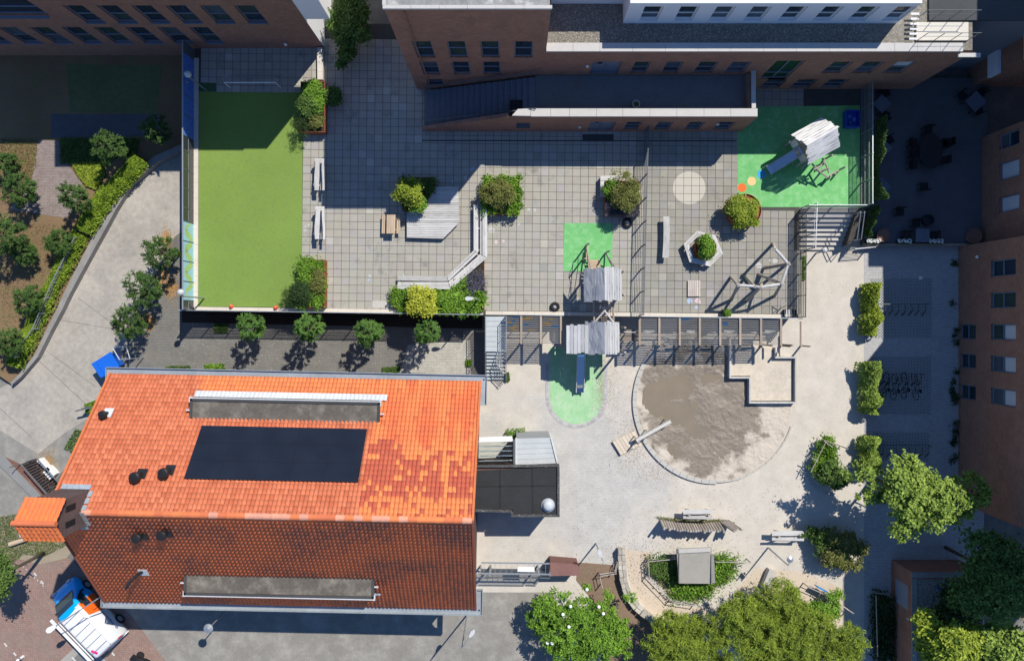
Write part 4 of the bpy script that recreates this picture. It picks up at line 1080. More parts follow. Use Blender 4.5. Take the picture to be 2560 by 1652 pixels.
# annex on the east side: flat black roof, dome light, glass canopy, grey store roof
AZ = 3.2
an = thing('flat_roof_annex', 'low annex with black flat roof and a round roof light, east of the house', 'annex', P(1290, 1230, 0))
pl = pxs([(1183, 1172), (1398, 1162), (1399, 1290), (1277, 1290), (1277, 1279), (1183, 1277)], AZ)
MB().prism(pl, -.01, AZ - .1).build('wall', m_hbrick, an)
MB().prism(pxs([(1185, 1177), (1393, 1167), (1393, 1285), (1282, 1285), (1282, 1274), (1185, 1272)], AZ), AZ - .1, AZ - .02).build('roof', m_black, an)
for a, b in (((1188, 1165), (1398, 1163)), ((1396, 1166), (1396, 1286)), ((1399, 1288), (1278, 1288)), ((1280, 1284), (1280, 1279)), ((1276, 1277), (1188, 1275))):
    MB().bar(P(*a, AZ), P(*b, AZ), .14, .16).build('roof_edge', M('speckled_roof_edge', (.075, .075, .075), var=.6, scale=9, col2=(.28, .27, .25), thr=.66), an)
for a, b in (((1190, 1216), (1390, 1214)), ((1330, 1170), (1332, 1283)), ((1250, 1172), (1250, 1272))):
    MB().bar(P(*a, AZ - .015), P(*b, AZ - .015), .06, .012).build('roof_seam', M('bitumen_seam', (.02, .02, .022), bmp=0), an)
q = P(1370, 1262, AZ)
dome = MB().lathe(q.x, q.y, [(.36, AZ - .03), (.36, AZ + .08), (.32, AZ + .12), (.30, AZ + .2), (.23, AZ + .27), (.11, AZ + .31), (.03, AZ + .32)], 28).build('dome_light', M('milky_acrylic', (.50, .53, .56), rough=.25, var=.08, spec=.5, bmp=0), an, smooth=True)
MB().lathe(q.x, q.y, [(.42, AZ - .02), (.42, AZ + .05), (.37, AZ + .06)], 28).build('dome_kerb', m_steel, dome)
s2 = thing('canopy', 'glass canopy with white beams between the house and the annex', 'canopy', P(1238, 1130, 0))
for k in range(6):
    y = 1102 + k * 12; z = 2.9
    MB().bar(P(1196, y + 2, z), P(1282, y, z), .05, .1).build('beam', m_white if k < 6 else m_gsteel, s2)
MB().prism(pxs([(1198, 1093), (1280, 1090), (1283, 1103), (1198, 1105)], 3.0), 2.93, 3.0).build('roof_board', m_white, s2)
m_pcl, nt_, bs_ = nodes_of('clear_canopy_glass'); bs_.inputs['Transmission Weight'].default_value = 1.0; bs_.inputs['Roughness'].default_value = .05; bs_.inputs['IOR'].default_value = 1.1
bs_.inputs['Base Color'].default_value = (.85, .92, .9, 1)
MB().prism(pxs([(1196, 1106), (1283, 1104), (1283, 1162), (1194, 1164)], 3.0), 2.975, 2.985).build('glass_sheet', m_pcl, s2)
MB().bar(P(1190, 1167, 3.05), P(1283, 1165, 3.05), .1, .15).build('gutter', m_gsteel, s2)
for x in (1286,): MB().bar(P(x, 1098, 3.02), P(x, 1163, 3.02), .12, .16).build('side_beam', m_gsteel, s2)
for x, y in ((1198, 1098), (1286, 1096), (1286, 1160)): q = P(x, y, 0); MB().box((q.x, q.y, 1.45), (.08, .08, 2.9)).build('post', m_gsteel, s2)
sh_ = thing('shed', 'small shed with pale grey metal roof north of the annex', 'shed', P(1338, 1130, 0))
pz = 2.7; rp = [(1291, 1096), (1376, 1094), (1392, 1158), (1291, 1162)]
MB().prism(pxs(rp, pz), -.01, pz - .12).build('wall', M('grey_shed_wall', (.30, .31, .32)), sh_)
for k in range(5):
    t0, t1 = k / 5 + .004, (k + 1) / 5 - .004
    L = lambda a, b, t: (a[0] + (b[0] - a[0]) * t, a[1] + (b[1] - a[1]) * t)
    MB().prism(pxs([L(rp[0], rp[3], t0), L(rp[1], rp[2], t0), L(rp[1], rp[2], t1), L(rp[0], rp[3], t1)], pz), pz - .12, pz - .02 - .004 * k).build('roof_sheet', M('pale_metal_roof', (.46, .485, .49), rough=.5, var=.15, scale=1.2, bmp=.05), sh_)
MB().bar(P(1378, 1094, pz), P(1394, 1158, pz), .09, .1).build('edge_trim', m_lead, sh_)
MB().bar(P(1290, 1094, pz), P(1290, 1160, pz), .07, .1).build('edge_trim', m_lead, sh_)
# ------------------------------------------------------------------ fences
def post_fence(name, label, pts, z, h, nposts, rails, mesh=.11, mat=None, mw=.012, pr=.03, top=True, cat='fence'):
    """steel fence along photo pixels at height z: posts, rails and one panel of thin bars per bay"""
    mat = mat or m_gsteel
    f = thing(name, label, cat, P(*pts[0], z))
    P3 = [P(*p, z) for p in pts]
    seg = [(P3[i + 1] - P3[i]).length for i in range(len(P3) - 1)]; tot = sum(seg)
    def at(d):
        for i, s in enumerate(seg):
            if d <= s + 1e-6 or i == len(seg) - 1: return P3[i].lerp(P3[i + 1], min(1, d / s))
            d -= s
    Z = Vector((0, 0, 1))
    for k in range(nposts):
        q = at(tot * k / (nposts - 1)); MB().box(q + Z * (h / 2 + .01), (pr * 2, pr * 2, h + .02)).build('post', mat, f)
    for k in range(nposts - 1):
        a, b = at(tot * k / (nposts - 1)), at(tot * (k + 1) / (nposts - 1)); d = (b - a).normalized() * (pr + .002); a2, b2 = a + d, b - d
        if top: MB().bar(a2 + Z * (h - .02), b2 + Z * (h - .02), .045, .035).build('top_rail', mat, f)
        pn = MB()
        for zz in rails: pn.bar(a2 + Z * zz, b2 + Z * zz, .018, .022)
        if mesh:
            nb_ = max(2, int((b2 - a2).length / mesh))
            for i in range(1, nb_): q = a2.lerp(b2, i / nb_); pn.bar(q + Z * .06, q + Z * (h - .04), mw, mw, up=(1, 0, 0))
        if pn.v: pn.build('mesh_panel', mat, f)
    return f
post_fence('deck_fence', 'grey mesh fence on the south edge of the deck above the service strip', [(470, 776), (1205, 787)], DK, 1.15, 13, (.12, .4, .68, .96), .05, m_steel, .018)
post_fence('deck_fence', 'grey mesh fence on the deck edge above the slatted pergola beside the steel stair', [(1268, 787), (1404, 789)], DK, .75, 4, (.1, .4), .06, m_steel, .018)
post_fence('deck_fence', 'grey mesh fence on the deck edge above the long pergola by the sandpit', [(1597, 791), (1996, 796)], DK, .75, 9, (.1, .4), .06, m_steel, .018)
post_fence('deck_fence', 'tall barred fence crossing the deck from the shaded wall to its south edge', [(1612, 330), (1600, 787)], DK, 1.25, 9, (.15, .35, .55, .75, .95, 1.12), .0, m_gsteel, .01)
post_fence('deck_fence', 'dark mesh fence on the east deck edge beside the climbing logs', [(1996, 530), (1994, 792)], DK, 1.2, 6, (.1, .35, .6, .85), .045, m_dsteel, .016)
post_fence('deck_fence', 'grey rail fence between the green play area and the top of the east steps', [(2004, 520), (2150, 520)], DK, 1.15, 3, (.1,), .06, m_steel, .014)
post_fence('deck_fence', 'dark panelled fence between the green play area and the shaded patio', [(2152, 215), (2152, 518)], DK, 1.45, 6, (.1, .5, 1.0), .05, m_steel, .014)
post_fence('gate_fence', 'low barred gate at the foot of the east steps beside the patio wall', [(2118, 626), (2166, 622)], 0, 1.1, 2, (.1, .24, .38, .52, .66, .8, .94), 0, m_steel, .012)
post_fence('stair_rail', 'thin steel rail along the west side of the east steps', [(2004, 524), (2000, 628)], .2, 2.3, 4, (2.0,), 0, m_steel)

# painted screen on the west edge: blue boards, dark glass bays, pale blue boards with a green serpent
sf = thing('painted_screen', 'screen fence of blue boards, dark panes and snake-painted pale boards west of the turf', 'fence', P(485, 460, DK))
XS = P(485, 460, DK).x; SHT = 1.46
def yv(py): return P(0, py, DK).y
m_blu = M('blue_painted_board', (.09, .21, .62), var=.08, scale=3, bmp=.05); m_lbl = M('pale_blue_board', (.36, .62, .68), var=.07, scale=3, bmp=.05)
m_smo, nt_, bs_ = nodes_of('smoked_pane'); bs_.inputs['Base Color'].default_value = (.045, .05, .055, 1); bs_.inputs['Roughness'].default_value = .2
bays = [(125, 152, m_gsteel), (152, 203, m_blu), (203, 252, m_blu), (252, 301, m_blu), (301, 352, m_blu), (352, 388, m_smo), (388, 434, m_smo), (434, 481, m_smo), (481, 527, m_smo), (527, 560, m_smo),
        (560, 608, m_lbl), (608, 657, m_lbl), (657, 706, m_lbl), (706, 752, m_lbl), (752, 776, m_smo)]
m_sg = M('lime_green_paint', (.38, .58, .16), var=.1, bmp=0); m_sw = M('cream_spots', (.66, .74, .52), bmp=0); m_ink = M('dark_ink', (.03, .05, .12), bmp=0)
# the serpent: one wavy ribbon over the four pale boards, cut board by board
def snake(t):                     # t 0..1 north to south; returns (y px, height)
    return 562 + 186 * t, .72 + .40 * math.sin(t * 2 * math.pi * 3.6 - .6)
for k, (a, b, mm) in enumerate(bays):
    y0, y1 = yv(a) - .03, yv(b) + .03
    pb = MB().box((XS, (y0 + y1) / 2, DK + SHT / 2), (.03, y0 - y1, SHT - .06)).build('board' if mm in (m_blu, m_lbl) else 'pane', mm, sf)
    MB().box((XS, yv(a), DK + SHT / 2), (.06, .05, SHT)).build('post', m_gsteel, sf)
    if mm is m_smo: MB().box((XS + .02, (y0 + y1) / 2, DK + SHT * .52), (.012, y0 - y1 - .06, .03)).build('pane_bar', m_steel, pb)
    if mm is m_blu:
        rr_ = random.Random(k)
        for q in range(6):
            yy = rr_.uniform(y1 + .15, y0 - .15); zz = DK + rr_.uniform(.2, 1.25); w_ = rr_.uniform(.03, .07)
            MB().box((XS + .018, yy, zz), (.006, w_, w_ * rr_.uniform(.5, 2.2))).build('painted_figure', m_ink, pb)
        if k == 2: MB().box((XS + .018, yv(219), DK + .95), (.006, .10, .22)).build('painted_figure', m_sg, pb)
    if mm is m_lbl:
        rb_ = MB(); sp_ = MB(); n_s = 220
        for i in range(n_s):
            t0, t1 = i / n_s, (i + 1) / n_s; p0, p1 = snake(t0), snake(t1)
            if not (a + 1.5 < p0[0] and p1[0] < b - 1.5): continue
            w_ = .19 * min(1, .25 + t0 * 6, (1.02 - t0) * 5)
            d = Vector((yv(p1[0]) - yv(p0[0]), p1[1] - p0[1])); nrm = Vector((-d.y, d.x)).normalized() * w_
            q = [(XS + .019, yv(p0[0]) + s * nrm.x, DK + p0[1] + s * nrm.y) for s in (-1, 1)] + [(XS + .019, yv(p1[0]) + s * nrm.x, DK + p1[1] + s * nrm.y) for s in (1, -1)]
            rb_.quad(*q)
            if i % 5 == 0:
                for s in (-.55, .45):
                    cy, cz = yv(p0[0]) + s * nrm.x, DK + p0[1] + s * nrm.y
                    sp_.quad(*[(XS + .022, cy + .04 * math.cos(u * math.pi / 4), cz + .04 * math.sin(u * math.pi / 4)) for u in range(8)])
        if rb_.v: rb_.build('painted_snake', m_sg, pb); sp_.v and sp_.build('painted_spots', m_sw, pb)
MB().box((XS, (yv(125) + yv(776)) / 2, DK + SHT + .02), (.07, yv(125) - yv(776), .04)).build('top_rail', m_steel, sf)

# ------------------------------------------------------------------ lamps
def lamp(name, label, base, head, z0, hh, kind='disc', hr=.25, arm=None):
    b0 = P(*base, z0); t = thing(name, label, 'lamp post', b0)
    hp = P(*head, z0 + hh)
    top = Vector((b0.x, b0.y, z0 + hh - .05))
    MB().tube(b0, top, .055, .035, 9).build('pole', m_steel, t)
    dxy = hp - top
    if dxy.length > .12: MB().path([top, top.lerp(hp, .5) + Vector((0, 0, .06)), hp], .025, 7).build('arm', m_steel, t)
    hd = MB()
    if kind == 'disc': hd.lathe(hp.x, hp.y, [(.05, hp.z - .25), (hr * .45, hp.z - .22), (hr * .5, hp.z - .03), (hr, hp.z), (hr * .97, hp.z + .03), (.05, hp.z + .1), (.03, hp.z + .14)], 26)
    elif kind == 'globe': hd.lathe(hp.x, hp.y, [(.06, hp.z - .2), (hr * .8, hp.z - .12), (hr, hp.z), (hr * .8, hp.z + .12), (.05, hp.z + .2)], 20)
    else:
        a = math.atan2(dxy.y, dxy.x) if dxy.length > .12 else 0
        m = Matrix.Translation(hp) @ Matrix.Rotation(a, 4, 'Z')
        ol = [(-.10, .04), (.02, .09), (.26, .13), (.40, .06), (.40, -.06), (.26, -.13), (.02, -.09), (-.10, -.04)]
        hd.T = m; hd.prism(ol, -.05, .05)
    hd.build('lamp_head', M('pale_lamp_metal', (.52, .53, .54), rough=.5, bmp=0) if kind != 'disc' else m_steel, t, smooth=False)
    return t
def vbase(head, z0, hh, arm=0.0):       # foot of a straight pole whose head shows at a pixel
    k = (H - z0 - hh) / (H - z0); return (NX + (head[0] - NX) * k, NY + (head[1] - NY) * k)
lamp('lamp_post', 'steel post lamp with round white head leaning over the turf corner by the snake boards', (511, 745), (452, 731), DK, 3.2, 'globe', .2)
lamp('lamp_post', 'slim steel lamp post at the shaded corner of the turf by the blue boards', (516, 226), (470, 186), DK, 3.0, 'globe', .2)
lamp('lamp_post', 'white spoon shaped lamp in the planted triangle next to the yellow tree', (1196, 750), (1180, 746), DK, 3.2, 'flat')
lamp('lamp_post', 'lamp with silver round head standing over the asphalt south of the house', vbase((521, 1570), 0, 4.3), (521, 1570), 0, 4.3, 'disc', .28)
lamp('lamp_post', 'white kite shaped lamp at the south east corner of the house', (1168, 1535), (1176, 1588), 0, 4.6, 'flat')
t = thing('wall_lamp_arm', 'pale street lamp on a long arm reaching from the house corner over the van', 'street lamp', (-23.3, -15.6, 4.5))
a_, b_ = Vector((-23.2, -15.45, 4.45)), P(136, 1566, 4.5); MB().path([a_, a_.lerp(b_, .5) + Vector((0, 0, .08)), b_], .035, 8).build('arm', m_steel, t)
q_ = Matrix.Translation(b_) @ Matrix.Rotation(math.atan2(b_.y - a_.y, b_.x - a_.x), 4, 'Z'); h_ = MB(q_); h_.prism([(-.12, .05), (.02, .13), (.36, .17), (.52, .08), (.52, -.08), (.36, -.17), (.02, -.13), (-.12, -.05)], -.05, .05); h_.build('lamp_head', m_white, t)
lamp('lamp_post', 'white lamp leaning over sand at the north end of the curved stone wall', (1490, 1357), (1502, 1388), 0, 3.3, 'flat')
lamp('lamp_post', 'steel lamp with drum head between the log bench and the concrete block', (1920, 1368), (1975, 1398), 0, 3.3, 'disc', .2)
lamp('lamp_post', 'white round lamp at the bottom of the east steps', (2040, 633), (2060, 626), 0, 1.9, 'globe', .18)

# ------------------------------------------------------------------ benches, tables, platforms on the deck
def plank_set(mb_, a, b, w, h):
    mb_.bar(a, b, w, h)
def log_bench(label, px, py0, py1, z, wob, vertical=True, cat='picnic bench'):
    """rough half-log table with a narrow bench plank on one side, on trestles"""
    Z = Vector((0, 0, 1))
    def Q(u, v, zz): return P(px + u, py0 + (py1 - py0) * v, z + zz) if vertical else P(py0 + (py1 - py0) * v, px + u, z + zz)
    t = thing('log_bench', label, cat, Q(0, .5, 0))
    def rough(u, w, zz, th, name):
        b_ = MB(); n2 = 8; vs_ = []
        for i in range(n2 + 1):
            v = i / n2; dx = wob * math.sin(v * 5 + u) ; ww = w * (1 + .07 * math.sin(v * 9 + u * 3))
            for s, dz in ((-1, 0), (1, 0), (1, th), (-1, th)): vs_.append(Q(u + dx + s * ww, v, zz + dz))
        fs = [(i * 4 + k, i * 4 + (k + 1) % 4, i * 4 + 4 + (k + 1) % 4, i * 4 + 4 + k) for i in range(n2) for k in range(4)] + [(0, 1, 2, 3), (n2 * 4 + 3, n2 * 4 + 2, n2 * 4 + 1, n2 * 4)]
        b_.add(vs_, fs); return b_.build(name, m_gwood if vertical else m_gwood_x, t)
    rough(-5.5, 6.0, .68, .08, 'table_top'); rough(5.0, 2.2, .42, .06, 'seat'); rough(10, 3.0, .80, .06, 'back_rail')
    for v in (.17, .85):
        MB().box(Q(-5, v, .34), (.28, .16, .68) if vertical else (.16, .28, .68)).build('leg', m_log, t)
        MB().bar(Q(-9, v, .34), Q(11, v, .34), .09, .08).build('cross_beam', m_log, t)
        MB().bar(Q(10, v, 0), Q(10, v, .8), .1, .09, up=(1, 0, 0)).build('leg', m_log, t)
    return t
log_bench('silvered log bench at the turf edge, half inside the big shadow', 798, 396, 476, DK, .8)
log_bench('silvered log bench at the turf edge, fully in the sun', 799, 516, 598, DK, 1.2)
log_bench('rough log bench standing north of the palisade of logs', 1284, 1708, 1780, 0, .6, False)
log_bench('rough log bench on the sand beside the leafy shrub and bins', 1338, 1930, 2010, 0, .5, False)

t = thing('picnic_table', 'small tan wooden picnic table west of the plank platform', 'picnic table', P(978, 562, DK))
for u0, u1, zz, n2 in ((955, 963.5, .32, 2), (967, 989, .58, 4), (992, 1001, .32, 2)):
    for k in range(n2):
        a = u0 + (u1 - u0) * (k + .5) / n2
        MB().bar(P(a, 537, DK + zz), P(a - 1, 584, DK + zz), (u1 - u0) / n2 * .0252 - .012, .04).build('plank', m_tan, t)
for y in (547, 574):
    MB().bar(P(956, y, DK + .27), P(1000, y, DK + .27), .05, .06).build('cross_beam', m_tan, t)
    for x in (966, 990): MB().bar(P(x, y, DK + .0), P(x + (6 if x < 980 else -6), y, DK + .56), .06, .05, up=(0, 1, 0)).build('leg', m_tan, t)

# plank platform: five-sided, boards running east-west
plat = [(1090, 467), (1146, 467), (1147, 557), (1108, 597), (1017, 594), (1017, 533), (1064, 508)]
t = thing('plank_platform', 'five-sided grey plank platform half in shadow next to the round bush', 'platform', P(1080, 540, DK))
pz = DK + .34; poly = pxs(plat, pz); ys = sorted(q[1] for q in poly); nb_ = 23
for k in range(nb_):
    y0 = ys[0] + (ys[-1] - ys[0]) * k / nb_ + .008; y1 = ys[0] + (ys[-1] - ys[0]) * (k + 1) / nb_ - .008
    pl = clip(clip(poly, 0, -1, -y0), 0, 1, y1)
    if len(pl) >= 3: MB().prism(pl, pz - .035, pz + random.Random(k).uniform(-.004, .004)).build('plank', m_gwood_x, t)
sk = [(NX + (x - NX) * .9995, y - 1.5) for x, y in plat]
cx_ = sum(q[0] for q in poly) / len(poly); cy_ = sum(q[1] for q in poly) / len(poly)
MB().prism([(cx_ + (q[0] - cx_) * .97, cy_ + (q[1] - cy_) * .97) for q in poly], DK + .003, pz - .04).build('frame', M('dark_timber', (.12, .11, .10)), t)

# angled slatted bench in three runs
t = thing('angled_bench', 'long grey slatted bench bent in three runs around the planted triangle', 'bench', P(1160, 690, DK))
lines = [[(1187, 512), (1193, 512), (1203, 512), (1209, 512), (1215, 512)], [(1187, 627), (1193, 631), (1203, 637), (1209, 640), (1215, 643)],
         [(1118, 694), (1120, 700), (1122, 708), (1124, 714), (1126, 720)], [(995, 692), (995, 698), (994, 708), (993, 714), (993, 720)]]
for j in range(3):
    for k in range(5):
        zz = DK + (.44 if k < 2 else .46 + .10 * (k - 2 > 0))
        a, b = P(*lines[j][k], zz), P(*lines[j + 1][k], zz)
        w_ = .14 if k < 2 else .145
        d = (b - a).normalized() * .006
        MB().bar(a + d, b - d, w_, .05).build('slat', m_gwood_x if j == 2 else m_gwood, t)
    for v in (.06, .5, .94):
        a = P(*lines[j][1], DK).lerp(P(*lines[j + 1][1], DK), v); b = P(*lines[j][4], DK).lerp(P(*lines[j + 1][4], DK), v)
        MB().bar(a + Vector((0, 0, .2)), b + Vector((0, 0, .2)), .08, .40).build('support', m_log, t)
# straight bench and hexagon bench, east half
t = thing('plank_bench', 'single thick pale plank bench standing alone east of the barred fence', 'bench', P(1666, 592, DK))
bm = MB(); vs_ = []
for i in range(9):
    v = i / 8; dx = 1.4 * math.sin(v * 3.6)
    for s, dz in ((-7.8, .42), (7.8, .42), (7.8, .52), (-7.8, .52)): vs_.append(P(1666 - v * 1.5 + dx + s, 541 + 103 * v, DK + dz))
bm.add(vs_, [(i * 4 + k, i * 4 + (k + 1) % 4, i * 4 + 4 + (k + 1) % 4, i * 4 + 4 + k) for i in range(8) for k in range(4)] + [(0, 1, 2, 3), (35, 34, 33, 32)]).build('seat', m_gwood, t)
for y in (556, 628): MB().box(P(1665, y, DK + .21), (.3, .14, .42)).build('leg', m_log, t)
t = thing('hexagonal_bench', 'white weathered hexagonal bench around a rusty round pot with a green shrub', 'bench', P(1757, 622, DK))
hx = [(1727, 586), (1744, 577), (1782, 584), (1808, 632), (1779, 664), (1720, 653), (1708, 611)]
hx = [(1743, 577), (1788, 588), (1808, 634), (1776, 666), (1724, 655), (1709, 610)]
hc = (1758, 621)
for k in range(6):
    a, b = hx[k], hx[(k + 1) % 6]; inn = lambda q, f_: (hc[0] + (q[0] - hc[0]) * f_, hc[1] + (q[1] - hc[1]) * f_)
    for f0, f1 in ((1.0, .86), (.85, .72)):
        MB().prism(pxs([inn(a, f0), inn(b, f0), inn(b, f1), inn(a, f1)], DK + .46), DK + .40, DK + .46 - .003 * (k % 2)).build('seat_plank', m_gwood, t)
    q = inn(a, .86); MB().box(P(*q, DK + .2), (.16, .16, .40)).build('leg', m_log, t)

# corner bench by planter six
t = thing('corner_bench', 'white L-shaped plank bench on the corner of the square planter near the fence', 'bench', P(1505, 445, DK))
MB().prism(pxs([(1501, 440), (1553, 438), (1553, 450), (1501, 452)], DK + .46), DK + .38, DK + .46).build('seat', m_gwood_x, t)
MB().prism(pxs([(1501, 453), (1512, 453), (1512, 492), (1501, 492)], DK + .46), DK + .38, DK + .457).build('seat', m_gwood, t)
for x, y in ((1504, 446), (1548, 444), (1506, 488)): MB().box(P(x, y, DK + .19), (.16, .16, .38)).build('leg', m_log, t)

# ------------------------------------------------------------------ planters
L_bright = M_leaf('bright_green_leaf', (.04, .11, .010), (.26, .45, .05)); L_mid = M_leaf('mid_green_leaf', (.035, .08, .014), (.15, .24, .055))
L_olive = M_leaf('olive_leaf', (.065, .08, .018), (.26, .27, .075)); L_yell = M_leaf('yellow_green_leaf', (.22, .26, .02), (.68, .69, .08))
L_dark = M_leaf('dark_green_leaf', (.014, .034, .010), (.06, .105, .03)); L_lime = M_leaf('lime_leaf', (.07, .13, .010), (.44, .52, .06))
L_blue = M_leaf('lavender_leaf', (.07, .085, .07), (.22, .20, .30)); L_pine = M_leaf('pine_needle', (.010, .032, .006), (.105, .19, .04), .08)
L_fresh = M_leaf('fresh_green_leaf', (.05, .105, .014), (.40, .53, .10)); L_con = M_leaf('conifer_spray', (.035, .07, .010), (.37, .47, .055), .15)
L_hedge = M_leaf('hedge_leaf', (.06, .12, .010), (.33, .45, .04)); L_ivy = M_leaf('ivy_leaf', (.025, .06, .012), (.10, .18, .04))
def planter_box(t, pts, z0, z1, mat, wall_t=2.0):
    n2 = len(pts); cx2 = sum(p[0] for p in pts) / n2; cy2 = sum(p[1] for p in pts) / n2
    for k in range(n2):
        a, b = P(*pts[k], z1), P(*pts[(k + 1) % n2], z1); MB().bar(Vector((a.x, a.y, (z0 + z1) / 2)), Vector((b.x, b.y, (z0 + z1) / 2)), .03, z1 - z0).build('side_plate', mat, t)
    MB().prism(pxs(pts, z1), z0 + .02, z1 - .06).build('soil', m_soil, t)
t = thing('planter', 'rusty steel planter full of bright leafy plants at the north east turf corner', 'planter', P(780, 268, DK))
planter_box(t, [(752, 205), (811, 205), (811, 330), (752, 330)], DK, DK + .62, m_corten)
foliage('leaves', t, P(783, 243, DK + .75), (.70, 1.0, .4), 110, 40, .13, .10, .028, L_bright)
foliage('leaves', t, P(768, 262, DK + .85), (.5, .75, .42), 70, 40, .12, .08, .035, L_mid)
foliage('leaves', t, P(790, 305, DK + .7), (.45, .5, .25), 40, 30, .1, .06, .035, L_olive)
foliage('leaves', t, P(748, 320, DK + .8), (.6, .75, .3), 30, 22, .12, .13, .010, L_dark)
t = thing('planter', 'rusty steel planter of ferns and shrubs at the south east turf corner', 'planter', P(780, 710, DK))
planter_box(t, [(749, 650), (811, 650), (811, 768), (749, 769)], DK, DK + .62, m_corten)
carpet('leaves', t, [(745, 648), (808, 648), (808, 768), (745, 768)], DK + .5, DK + .95, 5200, .09, .03, L_bright, clump=.14)
foliage('leaves', t, P(795, 705, DK + .85), (.35, .8, .25), 60, 30, .1, .06, .035, L_olive)
foliage('leaves', t, P(752, 735, DK + 1.0), (.55, .65, .5), 80, 35, .16, .07, .022, L_dark)
foliage('leaves', t, P(722, 742, DK + .9), (.4, .5, .4), 26, 20, .16, .11, .009, L_dark)
t = thing('planter', 'square planter with dark ground cover and a pale round bush by the plank platform', 'planter', P(1035, 485, DK))
planter_box(t, [(1006, 445), (1088, 444), (1088, 470), (1062, 508), (1015, 525), (1006, 525)], DK, DK + .45, m_corten)
carpet('ground_cover', t, [(1004, 444), (1090, 442), (1085, 480), (1055, 512), (1008, 522)], DK + .42, DK + .75, 4800, .07, .04, L_mid, clump=.12)
foliage('bush', t, P(1026, 487, DK + 1.2), (1.0, 1.0, .75), 150, 45, .13, .065, .035, L_lime, lobes=9)
foliage('bush', t, P(1045, 512, DK + .9), (.5, .45, .4), 50, 35, .11, .065, .035, L_bright)
t = thing('planter', 'square planter with a dense green and olive bush in the middle of the deck', 'planter', P(1253, 490, DK))
planter_box(t, [(1210, 446), (1298, 446), (1298, 534), (1210, 534)], DK, DK + .5, m_corten)
carpet('ground_cover', t, [(1207, 443), (1303, 443), (1301, 535), (1208, 530)], DK + .5, DK + .85, 6500, .07, .04, L_bright, clump=.12)
foliage('bush', t, P(1245, 492, DK + 1.0), (1.05, 1.0, .55), 190, 45, .13, .055, .03, L_olive, lobes=12)
t = thing('planter', 'square planter with lavender and an olive shrub against the barred fence', 'planter', P(1553, 495, DK))
planter_box(t, [(1513, 453), (1597, 453), (1597, 538), (1513, 538)], DK, DK + .55, m_corten)
foliage('bush', t, P(1567, 485, DK + 1.25), (.95, 1.05, .8), 150, 42, .14, .06, .035, L_olive, lobes=8)
foliage('bush', t, P(1530, 475, DK + .85), (.5, .55, .4), 60, 40, .11, .06, .035, L_bright)
carpet('lavender', t, [(1512, 505), (1598, 505), (1598, 543), (1512, 543)], DK + .5, DK + .9, 2600, .08, .012, L_blue, up=.3)
foliage('bush', t, P(1545, 440, DK + 1.5), (.6, .3, .4), 18, 12, .12, .06, .02, L_olive)
t = thing('round_planter', 'round rusty planter with a full yellow-green shrub near the coloured dots', 'planter', P(1855, 528, DK))
q = P(1853, 530, DK); MB().lathe(q.x, q.y, [(1.02, DK), (1.02, DK + .7), (.99, DK + .7), (.99, DK + .6)], 40).build('pot', m_corten, t)
foliage('bush', t, P(1856, 531, DK + 1.0), (1.0, .88, .5), 210, 45, .13, .06, .036, L_lime, lobes=10)
foliage('bush', t, P(1830, 520, DK + .9), (.5, .5, .35), 60, 36, .12, .055, .03, L_olive)
t = thing('round_planter', 'round rusty pot with a small green shrub inside the hexagonal bench', 'planter', P(1759, 621, DK))
q = P(1758, 622, DK); MB().lathe(q.x, q.y, [(.66, DK), (.66, DK + .62), (.63, DK + .62), (.63, DK + .52)], 32).build('pot', m_corten, t)
foliage('bush', t, P(1760, 618, DK + .95), (.72, .72, .6), 110, 40, .12, .06, .035, L_bright, lobes=7)
t = thing('planted_triangle', 'large triangular plant bed with yellow tree, hostas and lavender behind the angled bench', 'planter', P(1110, 740, DK))
tri = [(985, 722), (1124, 722), (1210, 648), (1210, 776), (985, 770)]
planter_box(t, tri, DK, DK + .35, m_corten)
carpet('hostas', t, [(1100, 735), (1208, 735), (1206, 782), (1100, 782)], DK + .4, DK + .75, 2600, .12, .06, L_bright, clump=.15)
carpet('lavender', t, [(1165, 690), (1211, 670), (1213, 740), (1150, 740)], DK + .35, DK + .7, 2600, .08, .014, L_blue, up=.4, clump=.15)
carpet('ground_cover', t, [(983, 722), (1120, 724), (1160, 700), (1190, 735), (1100, 782), (983, 776)], DK + .3, DK + .7, 5200, .08, .045, L_bright, clump=.14)
yt = thing('young_tree', 'small yellow-leaved tree at the edge of the planted triangle', 'tree', P(1055, 755, DK))
trunk_mesh('trunk', yt, P(1057, 755, DK), P(1057, 752, DK + 1.5), .05, .03, m_bark, 5, .6, .02)
foliage('crown', yt, P(1057, 752, DK + 1.6), (1.15, .95, .7), 190, 42, .14, .06, .034, L_yell, lobes=9)

# tyre with plants, drum, little pot, things on the deck
def tyre(label, px, py, z, r, h=.2):
    q = P(px, py, z); t_ = thing('tyre', label, 'tyre', q); n2 = 26; vs_ = []; fs = []
    for i in range(n2):
        for j in range(8):
            a, b_ = 2 * math.pi * i / n2, 2 * math.pi * j / 8; rr_ = r - .1 + .1 * math.cos(b_)
            vs_.append((q.x + rr_ * math.cos(a), q.y + rr_ * math.sin(a), z + h / 2 + h / 2 * math.sin(b_)))
    for i in range(n2):
        for j in range(8): fs.append((i * 8 + j, ((i + 1) % n2) * 8 + j, ((i + 1) % n2) * 8 + (j + 1) % 8, i * 8 + (j + 1) % 8))
    MB().add(vs_, fs).build('rubber_ring', M('tyre_rubber', (.02, .02, .022), rough=.8, var=.3), t_, smooth=True)
    MB().lathe(q.x, q.y, [(r - .15, z + .04), (r - .16, z + .12), (.10, z + .10), (.08, z + .15), (.02, z + .15)], 22).build('hub', M('grey_rim', (.35, .36, .36), rough=.5, var=.2), t_)
    return t_
tyre('grey wheel lying on the tiles below the lavender planter', 1568, 558, DK, .33)
